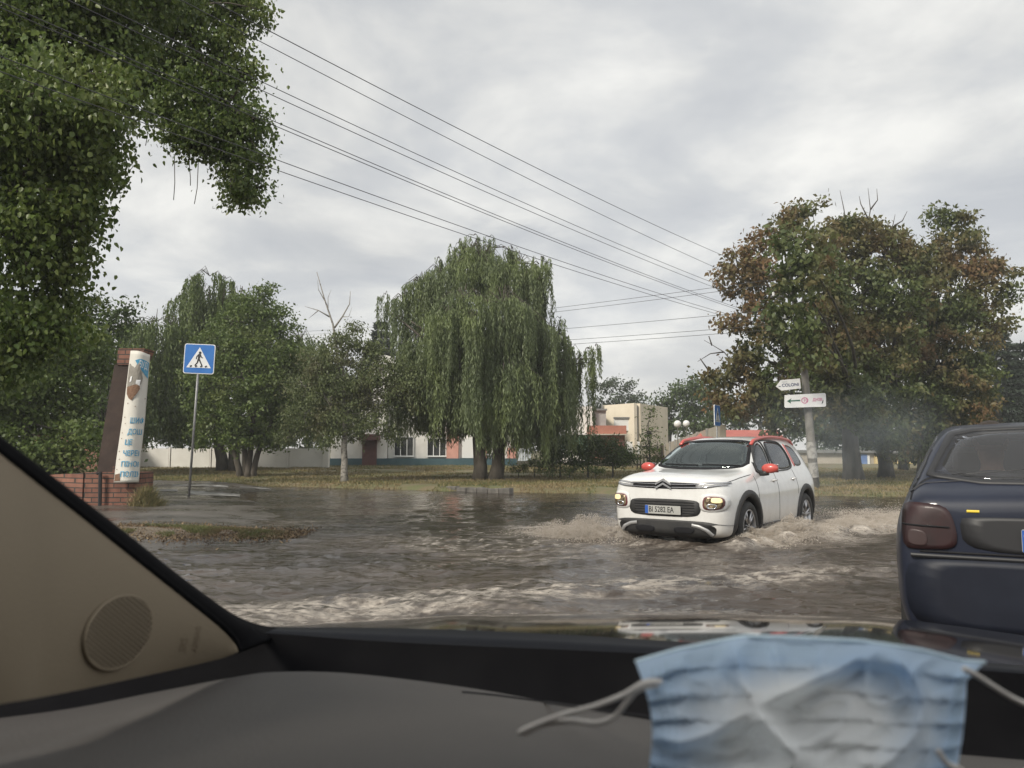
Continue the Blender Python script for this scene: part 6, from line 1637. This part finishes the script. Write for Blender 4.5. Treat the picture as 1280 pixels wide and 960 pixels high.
seated('person', Mb @ Vector((-1.02, .30, .50)), math.atan2(bh.y, bh.x), 'passenger on the rear bench of the dark blue hatchback, a silhouette behind the rear window', drive=False)

# ------------------------------------------------ splashes
m_splash = pm('m_splash', (.44, .38, .31), (.66, .61, .55), scale=9, rough=.35, lo=.35, hi=.65)
_nt = m_splash.node_tree; _b = _nt.nodes['Principled BSDF']; _o = _nt.nodes['Material Output']
_t = N(_nt, 'ShaderNodeBsdfTransparent'); _m = N(_nt, 'ShaderNodeMixShader'); _m.inputs[0].default_value = .5
L(_nt, _t.outputs[0], _m.inputs[1]); L(_nt, _b.outputs[0], _m.inputs[2]); L(_nt, _m.outputs[0], _o.inputs[0])
def splash(name, label, n, fn, smin=.002, smax=.010):
    p, s = fn(n); n = len(p)
    octa = np.array([(1, 0, 0), (0, 1, 0), (-1, 0, 0), (0, -1, 0), (0, 0, 1), (0, 0, -1)], float)
    tri = np.array([(0, 1, 4), (1, 2, 4), (2, 3, 4), (3, 0, 4), (1, 0, 5), (2, 1, 5), (3, 2, 5), (0, 3, 5)])
    sc = s[:, None, None] * rng.uniform(.7, 1.3, (n, 1, 3)) * (smin + (smax - smin) * rng.uniform(0, 1, (n, 1, 1)) ** 3)
    v = octa[None] * sc + p[:, None, :] + rng.normal(0, .001, (n, 6, 3))
    q = (np.arange(n)[:, None, None] * 6 + tri[None]).reshape(-1, 3)
    o = np_mesh(name, v.reshape(-1, 3), q, m_splash)
    return tag(o, label, 'splash', kind='stuff')
def side_spray(n):
    a = 1.75 - rng.gamma(1.6, .75, n); b = 1.0 + rng.normal(0, .16, n) + np.clip(1.6 - a, 0, 5) * .20
    arch = .30 * np.exp(-((a - .75) / .75) ** 2) + .09 * np.exp(-((a + 1.4) / .9) ** 2) + .04
    lump = np.clip(fbm(a * 3.5, b * 3.5, 4, 90) * 2.2 - .35, .1, 1.3)
    z = arch * lump * rng.uniform(0, 1, n) ** 1.5
    x = CARO.x + a * CH.x + b * CLF.x; y = CARO.y + a * CH.y + b * CLF.y
    return np.stack([x, y, z], 1), np.ones(n)
splash('splash', 'brown splash thrown up beside the front wheel of the white car', 150000, side_spray)
def front_spray(n):
    a = 2.1 + rng.normal(0, .22, n); b = -1.05 + rng.normal(0, .32, n)
    b = b - rng.gamma(1.2, .18, n)
    lump = np.clip(fbm(a * 4, b * 4, 4, 91) * 2.2 - .3, .1, 1.3)
    z = .26 * lump * rng.uniform(0, 1, n) ** 1.6 * np.exp(-((b + 1.3) / .8) ** 2)
    x = CARO.x + a * CH.x + b * CLF.x; y = CARO.y + a * CH.y + b * CLF.y
    return np.stack([x, y, z], 1), np.ones(n) * .8
splash('splash', 'smaller spray pushed ahead of the left corner of the white car', 60000, front_spray)
def wake_spray(n):
    a = -1.0 - rng.gamma(1.5, 1.0, n); b = 1.5 + rng.normal(0, .5, n)
    lump = np.clip(fbm(a * 2, b * 2, 4, 92) * 2.2 - .5, .05, 1.2)
    z = .16 * lump * rng.uniform(0, 1, n) ** 1.5
    x = CARO.x + a * CH.x + b * CLF.x; y = CARO.y + a * CH.y + b * CLF.y
    return np.stack([x, y, z], 1), np.ones(n)
splash('splash', 'foaming wake trailing behind the white car towards the blue hatchback', 80000, wake_spray)
# ================================================================ INSIDE THE CAMERA CAR
own = empty('camera_car', (0, 0, 0), 0, 'black car the photo is taken from: beige pillar trim, grey dashboard, black bonnet', 'car')
m_trim = pm('m_beige_trim', (.205, .165, .112), (.225, .182, .125), scale=3, rough=.75, bump=.12, bscale=500)
m_trim_dark = pm('m_trim_lattice', (.17, .13, .085), rough=.8)
m_dash = pm('m_dash', (.052, .047, .043), (.062, .056, .051), scale=4, rough=.62, bump=.35, bscale=420)
m_blackp = pm('m_black_plastic', (.005, .005, .006), (.008, .008, .009), scale=6, rough=.9, spec=.05)
m_gloss = pm('m_gloss_black', (.008, .008, .009), rough=.06, coat=.0, spec=.4)
m_liner = pm('m_headliner', (.10, .09, .075), (.12, .11, .09), scale=20, rough=.95)
m_clear = bpy.data.materials.new('m_windscreen'); m_clear.use_nodes = True
_nt = m_clear.node_tree; _nt.nodes.remove(_nt.nodes['Principled BSDF'])
_t = N(_nt, 'ShaderNodeBsdfTransparent'); _t.inputs[0].default_value = (.96, .97, .965, 1); L(_nt, _t.outputs[0], _nt.nodes['Material Output'].inputs[0])

def sp(pts, n):
    """smooth resample of 3-D points (Catmull-Rom)"""
    p = [Vector(q) for q in pts]; p = [p[0] * 2 - p[1]] + p + [p[-1] * 2 - p[-2]]
    out = []; m = len(p) - 3
    for k in range(n):
        t = k / (n - 1) * m; i = min(int(t), m - 1); f = t - i
        a, b, c, d = p[i:i + 4]
        out.append(.5 * ((2 * b) + (c - a) * f + (2 * a - 5 * b + 4 * c - d) * f * f + (3 * b - a - 3 * c + d) * f ** 3))
    return out
# pillar trim
E_ = sp([P(-420, 262, .36), P(-200, 414, .47), P(0, 566, .58), P(80, 628, .66), P(160, 691, .74), P(230, 746, .83), P(275, 782, .90), P(292, 800, .93), P(298, 813, .935)], 40)
L_ = sp([P(-480, 960, .30), P(-240, 915, .42), P(0, 880, .53), P(60, 870, .60), P(120, 858, .68), P(190, 843, .78), P(240, 832, .86), P(280, 822, .92), P(298, 815, .935)], 40)
rows = []
for i in range(40):
    row = []
    for k in range(17):
        f = k / 16; p = E_[i].lerp(L_[i], f)
        toe = EYE - p; toe.normalize()
        wd = (E_[i] - L_[i]).length
        row.append(p + toe * (.16 * wd * math.sin(PI * f) ** .8))
    rows.append(row)
mb = MB(); mb.grid(rows)
trim = mb.build('pillar_trim', m_trim, own, smooth=True)
bm = bmesh.new(); bm.from_mesh(trim.data); tb = BVHTree.FromBMesh(bm); bm.free()
def on_trim(px, py, off=0.0):
    d = (P(px, py, 1) - EYE).normalized()
    loc, nor, i, dist = tb.ray_cast(EYE, d)
    if loc is None: loc = P(px, py, .7); nor = -d
    if nor.dot(d) > 0: nor = -nor
    return loc + nor * off
# loudspeaker grille, slightly rotated ellipse
ec = (144.5, 791); ea, eb, er = 50, 37, R(-52)
def ell(f, t):
    x = ea * f * math.cos(t); y = eb * f * math.sin(t)
    return ec[0] + x * math.cos(er) - y * math.sin(er), ec[1] + x * math.sin(er) + y * math.cos(er)
mb = MB(); mb.grid([[on_trim(*ell(f, 2 * PI * k / 48), .0012) for k in range(48)] for f in (.02, .3, .6, .97)], closed=True)
grl = mb.build('speaker_grille', pm('m_speaker_hole', (.05, .038, .025), rough=.9), own, smooth=True)
mb = MB(); mb.tube([on_trim(*ell(1, 2 * PI * k / 60), .002) for k in range(61)], .0014, 8, cap=False); mb.build('rim', m_trim, grl, smooth=True)
mb = MB()
for k in range(-9, 10):
    f = k / 9.6; h = math.sqrt(1 - f * f) * .97
    for sw in (0, 1):
        pts = []
        for j in range(9):
            g = (-1 + 2 * j / 8) * h; x, y = (ea * f, eb * g) if sw else (ea * g, eb * f)
            pts.append(on_trim(ec[0] + x * math.cos(er) - y * math.sin(er), ec[1] + x * math.sin(er) + y * math.cos(er), .0024))
        mb.tube(pts, .0009, 5, cap=False)
mb.build('lattice', m_trim, grl, smooth=True)
# faint moulded letters on the trim
vs, fs = text_mesh('SRS', 1.0, .02); vs2, fs2 = text_mesh('AIRBAG', 1.0, .02)
mb = MB()
ra = R(-80)
for vv, ff, dx_, dy_, s_ in ((vs, fs, 228, 815, 12), (vs2, fs2, 243, 815, 9.5)):
    mb.add([on_trim(dx_ + (x * math.cos(ra) - -y * math.sin(ra)) * s_, dy_ + (x * math.sin(ra) + -y * math.cos(ra)) * s_, .0005) for x, y, z in vv], ff)
mb.build('moulded_lettering', m_trim_dark, trim, fix=False)
# rubber seal and blackened glass edge running along the trim
E2 = sp([P(-420, 235, .38), P(-200, 388, .49), P(0, 544, .62), P(80, 606, .70), P(160, 668, .79), P(220, 716, .88), P(270, 753, .96), P(300, 772, 1.01), P(335, 783, 1.06), P(380, 786, 1.10)], 40)
mb = MB(); mb.tube([e + (EYE - e).normalized() * -.004 for e in E_], .0045, 8)
mb.build('rubber_seal', m_blackp, own, smooth=True)
mb = MB(); mb.grid([E2, [e.lerp(f, .5) + Vector((0, .012, 0)) for e, f in zip(E2, E_)], [e + Vector((0, .004, -.002)) for e in E_]]); mb.build('glass_edge', m_blackp, own, smooth=True, solid=.004)
# dashboard pad
far_px = [(-420, 925), (-150, 912), (60, 890), (190, 866), (290, 847), (345, 840), (441, 842), (581, 859), (690, 878), (820, 901), (1000, 925), (1280, 950), (1700, 985)]
far_e = sp([P(x, y, .90) for x, y in far_px], 60)
mid_e = sp([P(x, y + 26, .72) for x, y in far_px], 60)
near_e = [Vector((p.x * .55, .34, 1.092)) for p in far_e]
low_e = [Vector((p.x * .55, .28, 1.00)) for p in far_e]
edge1 = [p + Vector((0, .012, -.004)) for p in far_e]; edge2 = [p + Vector((0, .02, -.03)) for p in far_e]
def rows_between(a, b, n): return [[p.lerp(q, k / n) for p, q in zip(a, b)] for k in range(n)]
mb = MB(); mb.grid(rows_between(low_e, near_e, 3) + rows_between(near_e, mid_e, 6) + rows_between(mid_e, far_e, 5) + [far_e, edge1, edge2])
dsh = mb.build('dashboard', m_dash, own, smooth=True)
bm = bmesh.new(); bm.from_mesh(dsh.data); db = BVHTree.FromBMesh(bm); bm.free()
def on_dash(px, py, off=0.0):
    d = (P(px, py, 1) - EYE).normalized(); loc, nor, i, dist = db.ray_cast(EYE, d)
    if loc is None: return P(px, py, .6)
    return loc + Vector((0, 0, off))
mb = MB(); mb.tube([on_dash(x, y, .0005) for x, y in ((578, 866), (620, 870), (680, 878), (740, 886), (800, 895), (830, 900))], .0016, 6); mb.build('dash_seam', m_ink, dsh)
# dark demister trough up to the foot of the windscreen
gl_px = [(-420, 600), (-100, 700), (180, 770), (300, 790), (345, 792), (450, 800), (560, 806), (700, 812), (830, 818), (1000, 826), (1280, 842), (1700, 880)]
gl_e = sp([P(x, y, 1.02) for x, y in gl_px], 60)
tr1 = [p + Vector((0, .03, -.05)) for p in edge2]; tr2 = [p + Vector((0, -.02, -.06)) for p in gl_e]
mb = MB(); mb.grid([edge2, tr1, tr2, gl_e]); mb.build('demister_trough', m_blackp, own, smooth=True)
fr_px = [(-420, 560), (-100, 680), (180, 745), (300, 776), (345, 783.5), (450, 784.5), (560, 787), (700, 793), (830, 801), (1000, 812), (1280, 832), (1700, 870)]
fr_e = sp([P(x, y, 1.08) for x, y in fr_px], 60)
m_frit = pm('m_frit', (.006, .007, .010), (.008, .009, .012), scale=5, rough=.6, spec=.12)
mb = MB(); mb.grid([gl_e, fr_e]); mb.build('windscreen_frit', m_frit, own, smooth=True, solid=.004)
# windscreen: one clear pane from the cowl to the roof edge
top_e = [Vector((-.50 + (i / 59) * 1.45, .02, 1.555)) for i in range(60)]
bot_e = [Vector((-.47 + (i / 59) * 1.60, 1.09 - .12 * abs(i / 29.5 - 1) ** 2, .975)) for i in range(60)]
mb = MB(); mb.grid([bot_e, [a.lerp(b, .5) + Vector((0, .02, .03)) for a, b in zip(bot_e, top_e)], top_e]); mb.build('windscreen', m_clear, own, smooth=True)
# bonnet
hn = sp([P(x, y + 9, 1.20) for x, y in [(330, 786), (450, 790), (560, 793), (700, 799), (830, 807), (1000, 818), (1280, 838), (1700, 875)]], 50)
hf_ = sp([P(x, y, 2.05) for x, y in [(330, 786.5), (450, 776.5), (560, 770.5), (700, 767.5), (880, 767.5), (1080, 771), (1200, 783), (1400, 812)]], 50)
rows = []
for k in range(13):
    f = k / 12; row = []
    for i in range(50):
        p = hn[i].lerp(hf_[i], f); u_ = i / 49
        bulge = .010 * math.sin(PI * f)
        rib = .006 * math.exp(-((u_ - .30) / .05) ** 2) + .006 * math.exp(-((u_ - .72) / .05) ** 2)
        row.append(p + Vector((0, 0, bulge + rib * math.sin(PI * f) - .0)))
    rows.append(row)
for j, (dy_, dz_) in enumerate(((.06, -.012), (.12, -.045), (.16, -.12), (.17, -.5))): rows.append([p + Vector((0, dy_, dz_)) for p in hf_])
mb = MB(); mb.grid(rows); mb.build('bonnet', m_gloss, own, smooth=True)
mb = MB(); mb.tube([P(600, 800, 1.14), P(760, 806, 1.14), P(980, 818, 1.13), P(1200, 833, 1.12)], .006, 6); mb.tube([P(560, 797, 1.15), P(600, 800, 1.14)], .012, 8); mb.build('wiper', m_blackp, own, smooth=True)
# unseen cabin shell added to darken the dash: headliner, doors, floor, closed rear
mb = MB()
mb.box2((-.56, -1.9, 1.555), (1.0, .02, 1.60)); mb.build('headliner', m_liner, own)
mb = MB(); mb.box2((-.62, -1.9, .25), (-.57, .42, 1.04)); mb.box2((.99, -1.9, .25), (1.04, .8, 1.02)); mb.build('door', m_blackp, own)
mb = MB(); mb.box2((-.60, -.75, 1.04), (-.55, -.62, 1.56)); mb.box2((.97, -.75, 1.04), (1.02, -.62, 1.56)); mb.box2((-.60, -1.9, 1.04), (-.55, -1.6, 1.56)); mb.box2((.97, -1.9, 1.04), (1.02, -1.6, 1.56)); mb.build('pillar', m_liner, own)
mb = MB(); mb.tube([Vector((1.12, 1.02, .98)), Vector((1.06, .6, 1.25)), Vector((.98, .05, 1.56))], .035, 8); mb.build('pillar', m_liner, own)
m_sidepane = glass_mat('m_side_pane', (.08, .085, .08), ior=1.45)  # tint made very dark to keep side light off dash and trim
mb = MB(); mb.add([(-.585, -.62, 1.04), (-.585, .42, 1.04), (-.575, .06, 1.54), (-.57, -.62, 1.55)], [(0, 1, 2, 3)]); mb.build('door_window', m_sidepane, own)
mb = MB(); mb.add([(-.585, -1.6, 1.04), (-.585, -.75, 1.04), (-.57, -.75, 1.55), (-.57, -1.6, 1.55)], [(0, 1, 2, 3)]); mb.build('door_window', m_sidepane, own)
mb = MB(); mb.box2((-.6, -1.97, .25), (1.02, -1.9, 1.56)); mb.build('closed_back', m_blackp, own)  # solid, windowless back added to shut light out of the cabin
mb = MB(); mb.box2((-.6, -1.95, .2), (1.02, .9, .28)); mb.build('floor_pan', m_blackp, own)
mb = MB(); mb.box2((-.45, -.75, .5), (.10, -.58, 1.40)); mb.box2((.35, -.75, .5), (.90, -.58, 1.40)); mb.box2((-.5, -1.7, .4), (.95, -1.5, 1.25)); mb.build('seat', m_seat, own, bevel=.03)
mb = MB(); mb.box2((-.60, .42, .3), (-.55, 1.9, .80)); mb.box2((1.0, .8, .3), (1.06, 1.9, .80)); mb.build('wing', m_gloss, own)

# ---------------------------------------------------------------- face mask lying on the dashboard
def mask_mat():
    m, nt, b = new_mat('m_mask')
    t = N(nt, 'ShaderNodeTexCoord')
    # outer blue ply, blending unevenly to near white towards the middle
    at = N(nt, 'ShaderNodeAttribute', attribute_name='pale_middle')
    n = N(nt, 'ShaderNodeTexNoise'); n.inputs['Scale'].default_value = 28; n.inputs['Detail'].default_value = 5; L(nt, t.outputs['Object'], n.inputs['Vector'])
    ad = N(nt, 'ShaderNodeMath', operation='MULTIPLY_ADD'); L(nt, n.outputs[0], ad.inputs[0]); ad.inputs[1].default_value = .55; L(nt, at.outputs['Fac'], ad.inputs[2])
    mr_ = N(nt, 'ShaderNodeMapRange'); L(nt, ad.outputs[0], mr_.inputs[0]); mr_.inputs[1].default_value = .35; mr_.inputs[2].default_value = 1.05
    mx = N(nt, 'ShaderNodeMix', data_type='RGBA'); mx.inputs[6].default_value = (.52, .67, .85, 1); mx.inputs[7].default_value = (.95, .97, .97, 1)
    L(nt, mr_.outputs[0], mx.inputs[0]); L(nt, mx.outputs[2], b.inputs['Base Color']); b.inputs['Roughness'].default_value = .9; b.inputs['Specular IOR Level'].default_value = .1
    w_ = N(nt, 'ShaderNodeTexNoise'); w_.inputs['Scale'].default_value = 1500; L(nt, t.outputs['Object'], w_.inputs['Vector'])
    bu = N(nt, 'ShaderNodeBump'); bu.inputs['Strength'].default_value = .3; bu.inputs['Distance'].default_value = .001; L(nt, w_.outputs[0], bu.inputs['Height']); L(nt, bu.outputs[0], b.inputs['Normal'])
    tr = N(nt, 'ShaderNodeBsdfTranslucent'); L(nt, mx.outputs[2], tr.inputs[0])
    ms = N(nt, 'ShaderNodeMixShader'); ms.inputs[0].default_value = .42
    L(nt, b.outputs[0], ms.inputs[1]); L(nt, tr.outputs[0], ms.inputs[2]); L(nt, ms.outputs[0], nt.nodes['Material Output'].inputs[0])
    return m
mk = empty('face_mask', P(1010, 930, .42), 0, 'crumpled light blue surgical mask standing on the dashboard', 'mask')
NU, NV = 150, 90
top = [(0, 794, 827), (.12, 846, 812), (.30, 930, 795), (.45, 1000, 797), (.62, 1075, 801), (.8, 1150, 812), (.93, 1205, 826), (1, 1231, 828)]
bot = [(0, 815, 1010), (.2, 890, 1030), (.5, 1000, 1040), (.8, 1130, 1030), (1, 1212, 1010)]
def ip(t, l, k): return float(np.interp(t, [a[0] for a in l], [a[k] for a in l]))
rows = []; pale_middle = []
for j in range(NV):
    v = j / (NV - 1); row = []
    for i in range(NU):
        u = i / (NU - 1)
        x = ip(u, top, 1) * (1 - v) + ip(u, bot, 1) * v; y = ip(u, top, 2) * (1 - v) + ip(u, bot, 2) * v
        x += (math.sin(PI * min(1, v * 1.3)) * 12) * (1 - u) ** 3 - (math.sin(PI * min(1, v * 1.2)) * -4 + 22 * min(1, v * 8)) * u ** 8
        inner = min(1, min(u, 1 - u) / .07) * min(1, v / .10)
        q = Vector((u * 3.4 + v * .8, v * 2.2 - u * .7, 0))
        rid = 1 - abs(mnoise.noise(q * 1.0 + Vector((3, 1, 2)))) * 2.4
        rid2 = 1 - abs(mnoise.noise(q * 2.1 + Vector((7, 5, 2)))) * 2.2
        d = .016 * max(rid, 0) ** 2.2 + .005 * max(rid2, 0) ** 2 + .0012 * mnoise.noise(q * 5)
        pleat = (.0012 + .0035 * max(0, 1 - min(u, 1 - u) / .22)) * ((v * 7 + .3 * mnoise.noise(q)) % 1)
        body_b = .022 * math.exp(-((u - .5) / .28) ** 2) * math.exp(-((v - .55) / .35) ** 2)
        Y = .455 - .055 * v - inner * (d * 1.25 + body_b) - pleat * 2 + .008 * math.sin(u * 7)
        row.append(P(x, y, Y) - mk.location)
        e = max(0, (.5 - abs(u - .47)) * 2.6) * min(1, max(0, v - .10) * 4) * (1 if v < .8 else .8)
        pale_middle.append(max(0, min(1, e * 1.15 - .05)) * .95)
    rows.append(row)
mb = MB(); mb.grid(rows)
sheet = mb.build('mask_sheet', mask_mat(), mk, smooth=True)
a_ = sheet.data.attributes.new('pale_middle', 'FLOAT', 'POINT'); a_.data.foreach_set('value', np.array(pale_middle, np.float32))
m_hem = pm('m_mask_hem', (.52, .66, .76), rough=.9); m_loop = pm('m_ear_loop', (.62, .58, .54), (.70, .67, .63), scale=60, rough=.9)
mb = MB(); mb.tube([rows[0][i] + Vector((0, -.0004, 0)) for i in range(0, NU, 3)] + [rows[0][-1]], .0011, 6); mb.build('nose_hem', m_hem, mk, smooth=True)
mb = MB()
for uu in (5, 8, 11, NU - 7, NU - 10):
    for j in range(6, NV - 8, 2):
        a, b = rows[j][uu], rows[j + 1][uu + 1]; mb.box(((a + b) / 2 + Vector((0, -.0006, 0))), (.0012, .0006, .0008))
for vv in (4, 6, 8):
    for i in range(12, NU // 2, 2):
        a = rows[vv][i]; mb.box(a + Vector((0, -.0006, 0)), (.0011, .0006, .0007))
mb.build('weld_stitches', m_hem, mk)
def loop(pts, r=.0015):
    mb = MB(); mb.tube(sp([P(*p) - mk.location for p in pts], 40), r, 8)
    mb.build('ear_loop', m_loop, mk, smooth=True)
loop([(826, 852, .438), (806, 853, .43), (780, 868, .43), (745, 882, .43), (705, 893, .435), (672, 905, .44), (652, 914, .442), (650, 917, .443)])
loop([(822, 856, .437), (798, 862, .432), (783, 878, .432), (768, 896, .434), (745, 904, .436), (712, 901, .438), (680, 906, .440), (655, 917, .443)])
loop([(1205, 836, .43), (1222, 845, .435), (1245, 860, .44), (1275, 877, .45), (1310, 888, .46), (1340, 900, .47)])
loop([(1172, 938, .40), (1184, 955, .40), (1200, 962, .41), (1225, 985, .42), (1290, 960, .44), (1340, 905, .468)])

# ---------------------------------------------------------------- added volume imitating the bluish windscreen reflection
mm_ = bpy.data.materials.new('m_veil'); mm_.use_nodes = True
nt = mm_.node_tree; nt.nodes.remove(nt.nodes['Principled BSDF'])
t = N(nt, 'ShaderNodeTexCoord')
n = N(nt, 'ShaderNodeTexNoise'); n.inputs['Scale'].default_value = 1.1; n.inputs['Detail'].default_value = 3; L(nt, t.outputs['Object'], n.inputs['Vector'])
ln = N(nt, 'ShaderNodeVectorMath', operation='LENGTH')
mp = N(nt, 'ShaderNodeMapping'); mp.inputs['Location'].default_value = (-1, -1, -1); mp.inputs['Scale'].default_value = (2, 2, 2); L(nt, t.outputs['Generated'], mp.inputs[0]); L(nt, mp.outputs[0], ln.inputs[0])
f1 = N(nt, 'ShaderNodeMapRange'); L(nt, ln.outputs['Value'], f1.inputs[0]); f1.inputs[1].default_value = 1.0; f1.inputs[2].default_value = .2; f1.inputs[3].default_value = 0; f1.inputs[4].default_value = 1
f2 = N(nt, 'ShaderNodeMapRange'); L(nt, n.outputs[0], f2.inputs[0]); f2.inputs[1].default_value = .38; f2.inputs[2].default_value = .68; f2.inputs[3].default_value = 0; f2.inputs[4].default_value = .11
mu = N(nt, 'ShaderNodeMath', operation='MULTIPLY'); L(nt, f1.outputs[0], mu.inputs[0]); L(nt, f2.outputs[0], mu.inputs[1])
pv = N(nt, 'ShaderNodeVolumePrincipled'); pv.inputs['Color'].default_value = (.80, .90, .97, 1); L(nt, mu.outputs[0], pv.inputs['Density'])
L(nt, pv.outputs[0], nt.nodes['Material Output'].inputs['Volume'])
mb = MB(); mb.sphere((0, 0, 0), (2.5, 2.6, 1.55), 24, 16); mo = mb.build('reflection_veil', mm_, None, smooth=True); mo.location = (6.6, 15.6, 1.35)
tag(mo, 'added thin bluish veil imitating a windscreen reflection, behind the white car before the chestnut trunks', 'veil', kind='stuff')

# ---------------------------------------------------------------- haze box added to imitate the veil of the windscreen
HAZE = 0.0012
if HAZE:
    hm = bpy.data.materials.new('m_haze'); hm.use_nodes = True
    nt = hm.node_tree; nt.nodes.remove(nt.nodes['Principled BSDF'])
    pv = N(nt, 'ShaderNodeVolumePrincipled'); pv.inputs['Color'].default_value = (.86, .88, .9, 1); pv.inputs['Density'].default_value = HAZE
    L(nt, pv.outputs[0], nt.nodes['Material Output'].inputs['Volume'])
    mb = MB(); mb.box2((-95, -30, -2.5), (95, 110, 16)); ho = mb.build('haze', hm)
    tag(ho, 'faint added haze standing in for the windscreen veil, filling the whole place', 'haze', kind='stuff')
